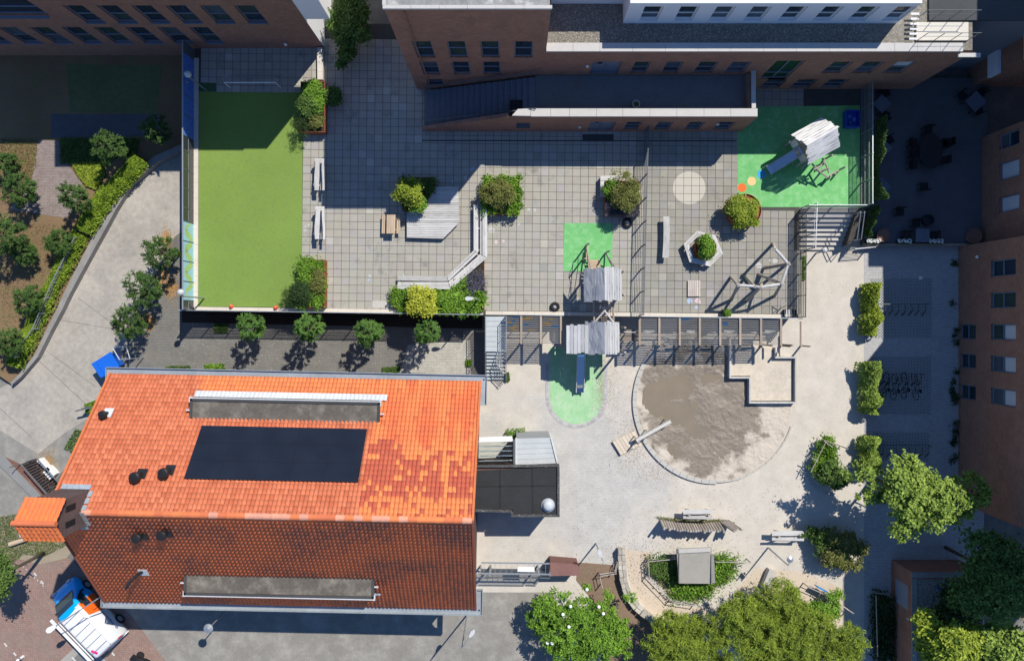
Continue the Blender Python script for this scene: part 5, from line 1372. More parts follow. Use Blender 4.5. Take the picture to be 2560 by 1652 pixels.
tyre('old wheel lying near the south edge of the deck west of the playhouse', 1387, 767, DK, .31)
t = thing('small_planter', 'small square pot with bright green plant on the south ledge', 'plant pot', P(1818, 782, DK))
planter_box(t, [(1809, 774), (1827, 774), (1827, 790), (1809, 790)], DK + .08, DK + .5, m_dsteel)
foliage('leaves', t, P(1818, 782, DK + .6), (.22, .2, .16), 24, 24, .06, .06, .02, L_bright)
t = thing('pallet', 'small slatted wooden pallet lying flat on the tiles', 'pallet', P(1735, 721, DK))
for k in range(6): MB().bar(P(1722 + k * 5.3, 701, DK + .10), P(1722 + k * 5.3, 741, DK + .10), .115, .03).build('slat', M_wood('pink_grey_timber', (.40, .34, .30), (.60, .54, .48), 1), t)
for y in (706, 721, 736): MB().bar(P(1720, y, DK + .045), P(1751, y, DK + .045), .08, .07).build('runner', m_tan, t)
t = thing('toy_crate', 'open blue plastic crate of toys at the fence of the green play area', 'crate', P(2128, 299, DK))
m_cr = M('blue_crate_plastic', (.02, .075, .42), rough=.45, bmp=0, var=.1)
cr = [(2112, 279), (2145, 279), (2145, 319), (2112, 319)]
for k in range(4):
    a, b = P(*cr[k], DK + .25), P(*cr[(k + 1) % 4], DK + .25); MB().bar(a, b, .04, .5).build('side', m_cr, t)
MB().prism(pxs(cr, DK + .1), DK + .02, DK + .1).build('bottom', m_cr, t)
for x, y, r_ in ((2122, 292, .12), (2134, 300, .14), (2124, 308, .10)): q = P(x, y, DK + .2); MB().lathe(q.x, q.y, [(.02, DK + .1), (r_, DK + .16), (r_, DK + .3), (.03, DK + .38)], 12).build('toy', M('toy_blue_%d' % x, (.06, .16, .5), bmp=0), t)
for lab, x, y in (('orange plastic toy on the south ledge near the corner lamp', 579, 766), ('orange plastic toy on the south ledge left of the fern planter', 690, 769)):
    t = thing('plastic_toy', lab, 'toy', P(x, y, DK)); m_or = M('orange_plastic', (.70, .10, .03), rough=.5, bmp=0)
    q = P(x, y, DK + .08); MB().lathe(q.x, q.y, [(.16, q.z), (.10, q.z + .18), (.05, q.z + .22)], 5).build('bucket', m_or, t)
    MB().path([q + Vector((-.12, 0, .1)), q + Vector((0, .1, .22)), q + Vector((.12, 0, .1))], .012, 5).build('handle', m_white, t)
# goal in the shaded end of the pitch
t = thing('football_goal', 'white framed football goal in the shade at the north end of the turf', 'goal', P(642, 205, DK))
gp = lambda x, y, z: P(x, y, DK + z)
gl = MB(); z1 = .95
fl_, fr_ = P(576, 220, DK), P(702, 220, DK)
bl_, br_ = fl_ + Vector((0, .75, 0)), fr_ + Vector((0, .75, 0)); Zv = Vector((0, 0, z1)); up2 = Vector((0, .35, z1))
gl.tube(fl_, fl_ + Zv, .035); gl.tube(fr_, fr_ + Zv, .035); gl.tube(fl_ + Zv, fr_ + Zv, .035)
gl.build('front_frame', m_white, t)
gb = MB(); gb.tube(bl_, br_, .02); gb.tube(fl_, bl_, .02); gb.tube(fr_, br_, .02); gb.tube(fl_ + Zv, fl_ + up2, .02); gb.tube(fr_ + Zv, fr_ + up2, .02); gb.tube(fl_ + up2, bl_, .02); gb.tube(fr_ + up2, br_, .02); gb.tube(fl_ + up2, fr_ + up2, .02)
gb.build('back_frame', m_steel, t)
ne = MB()
for k in range(1, 26): ne.bar(bl_.lerp(br_, k / 26), (fl_ + up2).lerp(fr_ + up2, k / 26), .006)
for k in range(1, 8): ne.bar(bl_.lerp(fl_ + up2, k / 8), br_.lerp(fr_ + up2, k / 8), .006)
ne.build('net', m_gsteel, t)

# ------------------------------------------------------------------ playhouses
def gable_roof(t, ridge, half, drop, ov, nplank, mats, T=None, wob=.02, seed=1):
    """overlapping boards parallel to the ridge on both slopes; each board an object"""
    a, b = Vector(ridge[0]), Vector(ridge[1]); d = (b - a).normalized(); sd = Vector((d.y, -d.x, 0)); rr_ = random.Random(seed)
    for s in (1, -1):
        hw = half[0 if s > 0 else 1]
        for k in range(nplank):
            f0, f1 = k / nplank, (k + 1) / nplank
            vs_ = []
            for i in range(6):
                v = i / 5; e = rr_.uniform(-1, 1) * wob
                p = a.lerp(b, v) + d * ((rr_.uniform(-.07, .05)) if i in (0, 5) else 0)
                lo = p + sd * s * hw * f0 + Vector((0, 0, -drop * f0 + .05)); hi = p + sd * s * (hw * f1 - .012 + e) + Vector((0, 0, -drop * f1 + .035))
                vs_ += [lo, hi, hi - Vector((0, 0, .035)), lo - Vector((0, 0, .05))]
            fs = [(i * 4 + q, i * 4 + (q + 1) % 4, i * 4 + 4 + (q + 1) % 4, i * 4 + 4 + q) for i in range(5) for q in range(4)] + [(3, 2, 1, 0), (20, 21, 22, 23)]
            if s > 0: fs = [f_[::-1] for f_ in fs]
            MB().add(vs_, fs).build('roof_board', mats[0 if s > 0 else 1], t)
mR = M_wood('pale_roof_board', (.38, .385, .40), (.62, .62, .63), 1); mL = M_wood('grey_roof_board', (.28, .285, .30), (.52, .52, .52), 1)
mC = M_wood('bleached_roof_board', (.60, .60, .60), (.86, .85, .84), 0)
# A: on the deck
t = thing('playhouse', 'grey timber playhouse with board gable roof on the deck, north of the rope bridge', 'playhouse', P(1508, 712, DK))
gable_roof(t, (P(1511, 668, 4.55), P(1512, 752, 4.55)), (1.12, 1.18), 1.05, 0, 7, (mR, mL), seed=2)
def posts(t, pts, z0, z1, r=.07):
    for x, y in pts: MB().tube(P(x, y, z0), Vector((*P(x, y, z0)[:2], z1)), r, r * .9, 8).build('post', m_log, t)
posts(t, ((1472, 684), (1548, 684), (1472, 740), (1548, 740)), DK, 3.55)
for k in range(6): MB().bar(P(1476, 686 + k * 10, 2.45), P(1546, 686 + k * 10, 2.45), .22, .04).build('floor_plank', m_gwood_x, t)
for x in (1470, 1551):
    for k in range(4): MB().bar(P(x, 688 + k * 14, 3.0), P(x, 699 + k * 14, 3.0), .04, .9).build('wall_plank', m_log, t)
# ramp with side poles and ropes up to the door
for k in range(6): MB().bar(P(1470, 652 + k * 5, DK + .2 + k * .12), P(1501, 652 + k * 5, DK + .2 + k * .12), .13, .04).build('ramp_plank', m_tan, t)
MB().bar(P(1467, 612, DK + .06), P(1468, 650, DK + .30), .14, .07).build('ramp_beam', m_tan, t)
for a, z1 in (((1466, 613), 1.5), ((1514, 632), 1.7), ((1455, 650), 1.6)):
    MB().tube(P(*a, DK), P(*a, DK) + Vector((.04, -.05, z1)), .055, .05, 8).build('pole', m_log, t)
rp_ = MB()
for a, b in (((1466, 613, 1.3), (1472, 684, 2.0)), ((1466, 613, .8), (1472, 684, 1.4)), ((1514, 632, 1.5), (1548, 684, 2.0)), ((1514, 632, .9), (1548, 684, 1.3)), ((1455, 650, 1.3), (1472, 684, 1.8)), ((1466, 613, 1.3), (1455, 650, 1.3))):
    p, q = P(a[0], a[1], DK + a[2]), P(b[0], b[1], DK + b[2]); rp_.path([p, p.lerp(q, .5) - Vector((0, 0, .12)), q], .02, 6)
rp_.build('rope', M('dark_rope', (.05, .05, .05), bmp=0), t)
for a, b in (((1514, 632, .1), (1540, 676, 1.2)), ((1514, 632, .9), (1535, 676, .1)), ((1466, 622, .3), (1478, 676, 1.1))):
    MB().tube(P(a[0], a[1], DK + a[2]), P(b[0], b[1], DK + b[2]), .045, n=7).build('brace', m_log, t)
# rope bridge
t = thing('rope_bridge', 'net bridge with crossed poles between the two grey playhouses', 'bridge', P(1509, 778, 2.0))
bz = 2.5
for x in (1485, 1534): MB().tube(P(x, 746, bz + .55), P(x, 812, bz + .4), .045, n=8).build('rail', m_log, t); MB().tube(P(x, 746, bz), P(x, 812, bz - .05), .05, n=8).build('side_pole', m_log, t)
for a, b in (((1486, 806), (1533, 752)), ((1500, 762), (1534, 806))): MB().tube(P(*a, bz + .6), P(*b, bz + .62), .05, n=8).build('cross_pole', M_wood('pale_pole', (.36, .34, .32), (.6, .57, .54), 0), t)
ne = MB()
for k in range(9): ne.tube(P(1488 + k * 5.4, 748, bz), P(1488 + k * 5.4, 810, bz - .04), .014, n=5)
for k in range(11): ne.tube(P(1486, 750 + k * 5.6, bz), P(1533, 750 + k * 5.6, bz), .014, n=5)
ne.build('net', M('tan_rope', (.34, .27, .22), bmp=.1), t)
# B: on the lower ground, with the slide
t = thing('playhouse', 'grey timber playhouse with wide board roof above the slide, south of the rope bridge', 'playhouse', P(1490, 845, 0))
gable_roof(t, (P(1511, 804, 3.8), P(1512, 886, 3.8)), (1.06, 1.05), 1.0, 0, 6, (mR, mL), seed=5)
for k in range(6):       # lean-to boards on the west side
    x0, x1 = 1416 + k * 9.2, 1416 + (k + 1) * 9.2 - .6; z0_, z1_ = 2.72 + k * .055, 2.72 + (k + 1) * .055 - .03
    rr_ = random.Random(k); y0_, y1_ = 812 + rr_.uniform(-2, 2), 882 + rr_.uniform(-2, 3)
    vs_ = [P(x0, y0_, z0_), P(x1, y0_, z1_), P(x1, y1_, z1_), P(x0, y1_, z0_)]
    MB().add([tuple(q) for q in vs_] + [tuple(q + Vector((0, 0, .035))) for q in vs_], [(3, 2, 1, 0), (4, 5, 6, 7), (0, 1, 5, 4), (1, 2, 6, 5), (2, 3, 7, 6), (3, 0, 4, 7)]).build('roof_board', mL if k % 3 else mR, t)
posts(t, ((1424, 818), (1472, 818), (1546, 818), (1424, 876), (1472, 876), (1546, 876)), 0, 2.72, .08)
for k in range(6): MB().bar(P(1426, 820 + k * 11, 1.55), P(1546, 820 + k * 11, 1.55), .26, .05).build('floor_plank', m_gwood_x, t)
for x in (1424, 1546):
    for k in range(4): MB().bar(P(x, 824 + k * 14, 2.0), P(x, 834 + k * 14, 2.0), .04, .85).build('wall_plank', m_log, t)
def slide(label, a, b, z0_, z1_, w, group=None):
    """steel chute between two photo points: bed, two sides, flattened run-out"""
    A_, B_ = P(*a, z0_), P(*b, z1_); s_t = thing('slide', label, 'slide', Vector((B_.x, B_.y, 0)) if z1_ < 1 else Vector((B_.x, B_.y, DK)))
    d = (B_ - A_); sd = d.cross(Vector((0, 0, 1))).normalized()
    pts = [A_ + Vector((0, 0, .03)), A_.lerp(B_, .06), A_.lerp(B_, .80) - Vector((0, 0, .02)), Vector((*A_.lerp(B_, .88)[:2], B_.z + .05)), B_]
    bed = MB(); vs_ = []
    for p in pts: vs_ += [p - sd * w / 2, p + sd * w / 2, p + sd * w / 2 - Vector((0, 0, .03)), p - sd * w / 2 - Vector((0, 0, .03))]
    bed.add(vs_, [(i * 4 + q, i * 4 + (q + 1) % 4, i * 4 + 4 + (q + 1) % 4, i * 4 + 4 + q) for i in range(4) for q in range(4)] + [(0, 1, 2, 3), (19, 18, 17, 16)])
    bed.build('chute', M('polished_steel', (.55, .57, .60), rough=.18, metal=1.0, var=.05, bmp=0), s_t)
    for s in (-1, 1):
        sb = MB(); vs_ = []
        for p in pts:
            q = p + sd * s * (w / 2 + .02); vs_ += [q - sd * .02, q + sd * .02, q + sd * .02 + Vector((0, 0, .14)), q - sd * .02 + Vector((0, 0, .14))]
        sb.add(vs_, [(i * 4 + q, i * 4 + (q + 1) % 4, i * 4 + 4 + (q + 1) % 4, i * 4 + 4 + q) for i in range(4) for q in range(4)] + [(3, 2, 1, 0), (16, 17, 18, 19)])
        sb.build('side', m_gwood, s_t)
    gz = 0 if z1_ < 1 else DK
    for v in (.55, .93):
        p = A_.lerp(B_, v)
        MB().box((p.x, p.y, (gz + p.z - .08) / 2), (.08, .08, p.z - .08 - gz)).build('leg', m_gsteel, s_t)
    return s_t
slide('steel slide running south onto the pale green landing pad', (1453, 886), (1450, 981), 1.6, .3, .46)
# C: on the green rubber, turned about thirty degrees
t = thing('playhouse', 'bleached timber playhouse with board roof on the green rubber area', 'playhouse', P(2045, 365, DK))
gable_roof(t, (P(2018, 364, 4.5), P(2096, 319, 4.5)), (1.05, 1.05), 1.0, 0, 7, (mC, mC), seed=9)
d = (P(2093, 321, 4.5) - P(2018.7, 364, 4.5)).normalized(); sd = Vector((d.y, -d.x, 0)); ce = (P(2093, 321, 4.5) + P(2018.7, 364, 4.5)) / 2
for u in (-.78, .78):
    for w_ in (-.72, .72):
        q = ce + d * u + sd * w_; MB().tube((q.x, q.y, DK), (q.x, q.y, 3.6), .07, .06, 8).build('post', m_log, t)
for k in range(7):
    q = ce + d * (-.78 + k * .26); MB().bar(Vector((*(q - sd * .78)[:2], 2.55)), Vector((*(q + sd * .78)[:2], 2.55)), .23, .05).build('floor_plank', m_gwood, t)
for w_ in (-.74, .74):
    for k in range(5):
        a = ce + d * (-.75 + k * .31) + sd * w_; b = a + d * .26; MB().bar(Vector((*a[:2], 3.0)), Vector((*b[:2], 3.0)), .04, .85).build('wall_plank', m_log, t)
q = ce - d * .86
for w_ in (-.5, .5):
    a, b = q + sd * (w_ - .2), q + sd * (w_ + .2); MB().bar(Vector((*a[:2], 2.95)), Vector((*b[:2], 2.95)), .05, .8).build('gable_panel', m_gwood, t)
slide('steel slide reflecting blue sky from the bleached playhouse towards the coloured dots', (2003, 376), (1921, 427), 2.6, 1.85, .52)
t = thing('log_climber', 'rough log climbing frame south east of the bleached playhouse', 'climbing frame', P(2065, 430, DK))
lg = [((2060, 398, 1.0), (2073, 433, .9)), ((2033, 420, .8), (2070, 444, .7)), ((2064, 446, .5), (2097, 425, .6)), ((2036, 424, 1.0), (2064, 408, 1.1)), ((2050, 428, .9), (2072, 420, 1.0)), ((2030, 410, 1.1), (2052, 432, .9)), ((2056, 396, 1.2), (2062, 410, 1.2)), ((2003, 423, .9), (2015, 408, 1.0))]
for a, b in lg: MB().tube(P(a[0], a[1], DK + a[2]), P(b[0], b[1], DK + b[2]), .06, .05, 8).build('log', m_log, t)
for x, y, h_ in ((2060, 399, 1.15), (2072, 442, .9), (2034, 420, 1.1), (2096, 426, .95), (2052, 430, 1.0), (2065, 446, .7)): MB().tube(P(x, y, DK), Vector((*P(x, y, DK)[:2], DK + h_)), .065, .055, 8).build('post', m_log, t)

# ------------------------------------------------------------------ climbing log spider on the east half of the deck
t = thing('climbing_logs', 'zigzag climbing frame of leaning grey logs near the south east deck corner', 'climbing frame', P(1895, 700, DK))
ms = M_wood('silver_log', (.30, .29, .28), (.60, .58, .55), 0)
zz = 2.25
nodes = {'a': (1937, 622, zz), 'b': (1970, 660, zz), 'c': (1953, 710, zz), 'd': (1901, 718, zz), 'e': (1887, 716, zz), 'f': (1845, 713, zz)}
for a, b in (('a', 'b'), ('b', 'c'), ('c', 'd'), ('d', 'e'), ('e', 'f')):
    p, q = nodes[a], nodes[b]; p, q = P(p[0], p[1], DK + p[2]), P(q[0], q[1], DK + q[2]); e = (q - p).normalized() * .12
    MB().path([p - e, p.lerp(q, .5) + Vector((0, 0, .05)), q + e], .085, 8).build('top_log', ms, t)
for base, nd in (((1827, 692), 'f'), ((1863, 690), 'e'), ((1896, 685), 'c'), ((1933, 609), 'a'), ((1936, 740), 'c'), ((1868, 752), 'd'), ((1828, 750), 'f'), ((1908, 671), 'b'), ((1962, 664), 'b'), ((1905, 708), 'd')):
    n_d = nodes[nd]; p, q = P(*base, DK), P(n_d[0], n_d[1], DK + n_d[2]); e = (q - p).normalized() * .14
    MB().tube(p, q + e, .10, .085, 8).build('leaning_log', m_log, t)
t = thing('triangle_stand', 'small triangular stand with a dark bin beside the south east deck corner', 'stand', P(1957, 763, DK))
q = P(1957, 770, DK)
for a, b in (((1952, 750), (1965, 758)), ((1965, 758), (1953, 768)), ((1953, 768), (1952, 750))): MB().bar(P(*a, DK + .6), P(*b, DK + .6), .04, .04).build('bar', m_log, t)
MB().bar(P(1953, 768, DK), P(1953, 768, DK) + Vector((.0, .02, .62)), .05, .05, up=(1, 0, 0)).build('post', m_log, t)
t = thing('slatted_crate', 'dark slatted crate in the south east corner of the deck', 'crate', P(1980, 784, DK))
for k in range(7): MB().bar(P(1962 + k * 4, 774, DK + .3), P(1962 + k * 4, 792, DK + .3), .035, .03).build('slat', m_white if 1 <= k <= 3 else m_gsteel, t)
for a, b in (((1960, 774), (1988, 774)), ((1960, 792), (1988, 792)), ((1960, 774), (1960, 792)), ((1988, 774), (1988, 792))): MB().bar(P(*a, DK + .15), P(*b, DK + .15), .03, .28).build('side', m_dsteel, t)

# ------------------------------------------------------------------ stairs off the deck
st2 = thing('steel_stair', 'steel stair with grating landing from the deck down to the sandy ground', 'stair', P(1238, 880, 0))
m_gr = M('steel_grating', (.50, .54, .55), rough=.5, var=.15, metal=.2)
for k in range(7):
    y0_, y1_ = 791 + k * 12.6, 791 + (k + 1) * 12.6 - .7
    MB().prism(pxs([(1215, y0_), (1263, y0_), (1263, y1_), (1215, y1_)], DK), DK - .05, DK - .001 * (k % 2)).build('landing_panel', m_gr, st2)
for k in range(8):
    y0_ = 880 + k * 8.9; z = DK - (k + 1) * DK / 9
    MB().prism(pxs([(1216, y0_), (1263, y0_ + .3), (1263, y0_ + 6.6), (1216, y0_ + 6.3)], z), z - .04, z).build('tread', m_gr, st2)
for x in (1213.5, 1265):
    MB().bar(P(x, 790, DK - .1), P(x, 879, DK - .1), .04, .2).build('stringer', m_gsteel, st2)
    MB().bar(P(x, 879, DK - .12), P(x, 951, .1), .04, .22).build('stringer', m_gsteel, st2)
    rl = MB(); rl.tube(P(x, 790, DK + 1.0), P(x, 879, DK + 1.0), .025); rl.tube(P(x, 879, DK + 1.0), P(x, 950, 1.0), .025)
    rl.build('handrail', m_steel, st2)
    pn = MB()
    for k in range(11):
        v = k / 10; y = 791 + 88 * v; pn.tube(P(x, y, DK), Vector((*P(x, y, DK)[:2], DK + 1.0)), .012 if k % 5 else .025, n=5)
    for k in range(1, 10):
        v = k / 9; y = 879 + 70 * v; z = DK * (1 - v) + .05; pn.tube(P(x, y, z), Vector((*P(x, y, z)[:2], z + .98)), .012 if k % 4 else .025, n=5)
    for zz_ in (.15, .3, .45, .6, .75): pn.bar(P(x, 791, DK + zz_), P(x, 879, DK + zz_), .012, .03); pn.bar(P(x, 879, DK + zz_), P(x, 950, zz_), .012, .03)
    pn.build('balustrade', m_gsteel, st2)
for x in (1265.5,):
    sg = MB()
    for k in range(6): sg.quad(P(x + .4, 793 + k * 14, DK + .05), P(x + .4, 805 + k * 14, DK + .05), P(x + .4, 805 + k * 14, DK + .9), P(x + .4, 793 + k * 14, DK + .9))
st3 = thing('concrete_steps', 'broad pale concrete steps going down from the green play area', 'steps', P(2055, 575, 0))
m_step = M('pale_step_concrete', (.50, .47, .43), var=.12, scale=2)
for k in range(8):
    z = DK - (k + 1) * DK / 9; y0_ = 531 + k * 11.6
    MB().prism(pxs([(1999, y0_), (2136 - k * 2, y0_), (2136 - k * 2, y0_ + 12.4), (1999, y0_ + 12.4)], z), -.005, z).build('step', m_step, st3)
MB().prism(pxs([(1999, 519), (2150, 519), (2150, 531), (1999, 531)], DK), -.005, DK - .004).build('landing', m_conc_d, st3)
rw = thing('retaining_wall', 'dark rough wall with railings between the east steps and the shaded patio', 'wall', P(2150, 580, 0))
MB().prism(pxs([(2138, 531), (2160, 522), (2152, 600), (2130, 610)], 1.6), -.005, [1.75, 1.75, .9, .9]).build('wall', M('mossy_dark_wall', (.09, .08, .07), var=.4, scale=4, bmp=.6), rw)
for dx in (0, 10): 
    h_ = MB(); a_, b_ = P(2152 + dx, 530, 2.6), P(2143 + dx, 598, 1.9); h_.tube(a_, b_, .03); h_.tube((a_.x, a_.y, .5), a_, .025); h_.tube((b_.x, b_.y, .5), b_, .025)
    h_.build('handrail', m_steel, rw)
# ------------------------------------------------------------------ slatted pergolas along the foot of the deck
m_slat = M('grey_slat', (.20, .195, .185), var=.25, scale=5); m_sb = M('blue_slat_paint', (.04, .13, .30), var=.1, bmp=0); m_sy = M('ochre_slat_paint', (.36, .23, .07), var=.1, bmp=0)
m_beam = M_wood('tan_beam', (.24, .19, .145), (.40, .33, .265), 1)
def pergola(label, beams, x0, x1, y0, y1, z, seed):
    t = thing('pergola', label, 'pergola', P((x0 + x1) / 2, y1, 0)); rr_ = random.Random(seed)
    for x in beams:
        MB().bar(P(x, y0, z + .17), P(x, y1, z + .17), .13, .12).build('beam', m_beam, t)
        q = P(x, y1 - 2, 0); MB().box((q.x, q.y, z / 2 - .04), (.10, .10, z - .08)).build('post', m_beam, t)
    n2 = 15
    xs = [x0] + [x for x in beams if x0 + 4 < x < x1 - 4] + [x1]
    for k in range(n2):
        y = y0 + 3 + (y1 - y0 - 5) * k / (n2 - 1)
        MB().bar(P(x0, y, z + .10), P(x1, y, z + .10), .045, .05).build('slat', m_slat, t)
        if k < 8:
            for a, b in zip(xs[:-1], xs[1:]):
                if rr_.random() < (.55 if seed == 1 else .15):
                    u0 = rr_.uniform(0, .5); u1 = u0 + rr_.uniform(.2, .5)
                    MB().bar(P(a + (b - a) * u0, y, z + .128), P(a + (b - a) * min(u1, .97), y, z + .128), .047, .004).build('painted_section', (m_sb, m_sy)[(k + int(u0 * 7)) % 2], t)
    return t
pergola('short slatted pergola with ochre and blue paint next to the steel stair', (1303, 1352, 1402), 1266, 1404, 790, 859, 2.0, 1)
pg = pergola('long slatted pergola over the north side of the sandpit', (1599, 1648, 1699, 1749, 1800, 1850, 1902, 1952), 1597, 1954, 795, 863, 2.0, 2)
rp_ = MB(); pts = []
for k, x in enumerate((1560, 1605, 1660, 1712, 1760, 1808, 1856, 1905, 1952)): pts.append(P(x, 829 + 3 * (k % 2), 1.95))
rp_.path(pts, .018, 6).build('rope', m_white, pg)
for x in (1624, 1730, 1823, 1925): MB().tube(P(x - 13, 828, 1.92), P(x + 13, 829, 1.92), .05, n=8).build('hanging_log', m_white, pg)
t = thing('shelter_board', 'small brown board shelter east of the lower playhouse', 'shelter', P(1576, 835, 0))
MB().prism(pxs([(1566, 824), (1600, 824), (1590, 853), (1556, 853)], 1.6), 1.55, 1.6).build('roof', M('brown_board', (.20, .165, .14), var=.2), t)
for x, y in ((1560, 850), (1588, 850), (1568, 828), (1597, 828)): q = P(x, y, 0); MB().box((q.x, q.y, .775), (.08, .08, 1.55)).build('post', m_beam, t)
t = thing('post_pair', 'two brown posts with a rail at the east end of the long pergola', 'posts', P(1978, 840, 0))
for x in (1953, 2002): MB().bar(P(x, 803, 1.5), P(x, 866, 1.5), .09, .1).build('rail', m_beam, t); q = P(x, 864, 0); MB().box((q.x, q.y, .72), (.09, .09, 1.44)).build('post', m_beam, t)

# ------------------------------------------------------------------ sandpit: uneven sand with puddles, kerb, plank wall
SC = P(1786, 1003, 0); SR = 200 * H / F
def np_noise(x, y, seed):
    def hsh(i, j): return np.modf(np.abs(np.sin(i * 127.1 + j * 311.7 + seed * 74.7) * 43758.5453))[0]
    i, j = np.floor(x), np.floor(y); u, v = x - i, y - j; u = u * u * (3 - 2 * u); v = v * v * (3 - 2 * v)
    return (hsh(i, j) * (1 - u) + hsh(i + 1, j) * u) * (1 - v) + (hsh(i, j + 1) * (1 - u) + hsh(i + 1, j + 1) * u) * v
def fbm(x, y, s, o=4, g=.5):
    r = np.zeros_like(x); a = 1.0
    for k in range(o): r += a * (np_noise(x * 2 ** k, y * 2 ** k, s + k) - .5); a *= g
    return r
n = 260
xs = np.linspace(-SR, SR, n); gx, gy = np.meshgrid(xs, xs); rad = np.hypot(gx, gy)
pools = [(-4.1, .75, 1.5, 1.1), (-3.4, -.1, 1.2, 1.0), (-2.0, 1.1, 1.0, .7), (-1.9, -.9, 1.5, .9), (-.2, 1.4, .9, .6), (-2.6, -3.2, 1.0, .8), (.6, .2, .45, .45), (-.9, -2.0, .8, .6)]
basin = sum(np.exp(-(((gx - a_) / c_) ** 2 + ((gy - b2) / d_) ** 2)) for a_, b2, c_, d_ in pools)
basin = np.clip(basin, 0, 1.15)
wetd = np.hypot((gx + 1.0) / 4.5, (gy + .4) / 4.5) + .55 * fbm(gx * .9, gy * .9, 31, 5, .62)
wetm = 1 - np.clip((wetd - .78) / .22, 0, 1)
hgt = .105 - .085 * basin + .05 * fbm(gx * .8, gy * .8, 3, 3) + .032 * fbm(gx * 2.6, gy * 2.6, 9, 5, .72)
lump = np.clip(fbm(gx * 5.0, gy * 5.0, 14, 3, .6), 0, 1); hgt += .034 * lump * (1 - .6 * np.clip(basin, 0, 1))
hgt = np.where(rad > SR * .96, .09, np.maximum(hgt, .012))
ok = rad <= SR
idx = -np.ones((n, n), int); idx[ok] = np.arange(ok.sum())
verts = np.column_stack([gx[ok] + SC.x, gy[ok] + SC.y, hgt[ok]])
q = np.stack([idx[:-1, :-1], idx[:-1, 1:], idx[1:, 1:], idx[1:, :-1]], -1).reshape(-1, 4); q = q[(q >= 0).all(1)]
m_sand, nt, bs = nodes_of('sand_wet_and_dry'); g_ = geo(nt); sp = N(nt, 'ShaderNodeSeparateXYZ'); nt.links.new(g_.outputs['Position'], sp.inputs[0])
nz = noise(nt, 1.4, 6, .7, g_.outputs['Position']); nf = noise(nt, 22, 4, .7, g_.outputs['Position'])
wa = N(nt, 'ShaderNodeAttribute', attribute_name='Col')
wet = math_node(nt, 'SUBTRACT', 1.0, wa.outputs['Fac'])
cl = mixc(nt, wet, (.20, .165, .125), (.56, .495, .41)); cl = mixc(nt, math_node(nt, 'MULTIPLY', nf, .45), cl, mixc(nt, wet, (.33, .28, .23), (.45, .40, .335)))
nt.links.new(cl, bs.inputs['Base Color']); nt.links.new(math_node(nt, 'ADD', math_node(nt, 'MULTIPLY', wet, .4), .5), bs.inputs['Roughness']); bump(nt, bs, math_node(nt, 'ADD', nf, nz), .6, .03)
wv = np.repeat(wetm[ok][:, None], 4, 1); wv[:, 3] = 1
pit = np_mesh('sandpit_sand', verts, q, m_sand, cols=wv, smooth=True); pit['kind'] = 'structure'
m_mud, nt, bs = nodes_of('muddy_water'); g_ = geo(nt); nz = noise(nt, .9, 4, .6, g_.outputs['Position'])
nt.links.new(mixc(nt, nz, (.20, .165, .12), (.265, .22, .16)), bs.inputs['Base Color']); bs.inputs['Roughness'].default_value = .12; bs.inputs['Specular IOR Level'].default_value = .4
o = MB().cyl(SC.x, SC.y, .008, .044, SR * .9, 48).build('puddle', m_mud); o['kind'] = 'structure'
kb = thing('sandpit_kerb', 'round pale concrete kerb around the sandpit', 'kerb', SC)
for k in range(40):
    a0, a1 = R(-18) - k * R(218) / 40, R(-18) - (k + 1) * R(218) / 40 + .004
    w = .28 if 12 < k else .12
    pl = [(SC.x + r_ * math.cos(a), SC.y + r_ * math.sin(a)) for r_, a in ((SR - w / 2, a0), (SR + w / 2, a0), (SR + w / 2, a1), (SR - w / 2, a1))]
    MB().prism(pl, -.005, .15 - .003 * (k % 2)).build('kerb_stone', m_conc, kb)
wl = thing('plank_wall', 'low stepped sand wall of planks in the north east of the sandpit', 'wall', P(1900, 950, 0))
pw = [(1822, 845), (1822, 943), (1871, 943), (1871, 1005), (1985, 1005), (1985, 893), (1936, 893), (1936, 866)]
for a, b in zip(pw[:-1], pw[1:]):
    A_, B_ = P(*a, .2), P(*b, .2); d = (B_ - A_).normalized() * .05; MB().bar(A_ - d, B_ - d * 1.1, .10, .62).build('plank', m_gwood, wl)
sd_in = slab('raised_sand', [(1826, 860), (1932, 872), (1934, 897), (1981, 897), (1981, 1001), (1875, 1001), (1875, 939), (1826, 939)], .0, .22, M('dry_raked_sand', (.56, .495, .405), var=.3, scale=3.5, bmp=.9)); sd_in['kind'] = 'structure'
# water play platform with trough
t = thing('water_pump_platform', 'tan plank platform with wooden water trough reaching over the sandpit', 'platform', P(1567, 1108, 0))
cr = [(1531, 1104), (1585, 1077), (1605, 1111), (1552, 1138)]
for k in range(7):
    t0, t1 = k / 7 + .005, (k + 1) / 7 - .005; L = lambda a, b, v: (a[0] + (b[0] - a[0]) * v, a[1] + (b[1] - a[1]) * v)
    MB().prism(pxs([L(cr[0], cr[1], t0), L(cr[0], cr[1], t1), L(cr[3], cr[2], t1), L(cr[3], cr[2], t0)], .22), .17, .22).build('plank', M_wood('pale_new_timber', (.46, .38, .29), (.66, .57, .46), 0), t)
MB().prism(pxs([(1533, 1104), (1584, 1079), (1603, 1110), (1553, 1136)], .2), .0, .168).build('frame', m_tan, t)
a, b = P(1590, 1100, .75), P(1676, 1052, .55); d = (b - a).normalized(); sd = Vector((d.y, -d.x, 0))
for s, h_, w_ in ((-.1, .14, .035), (.1, .14, .035)): MB().bar(a + sd * s + Vector((0, 0, .05)), b + sd * s + Vector((0, 0, .05)), w_, h_).build('trough_side', m_gwood_x, t)
MB().bar(a, b, .2, .03).build('trough_bed', m_gwood_x, t)
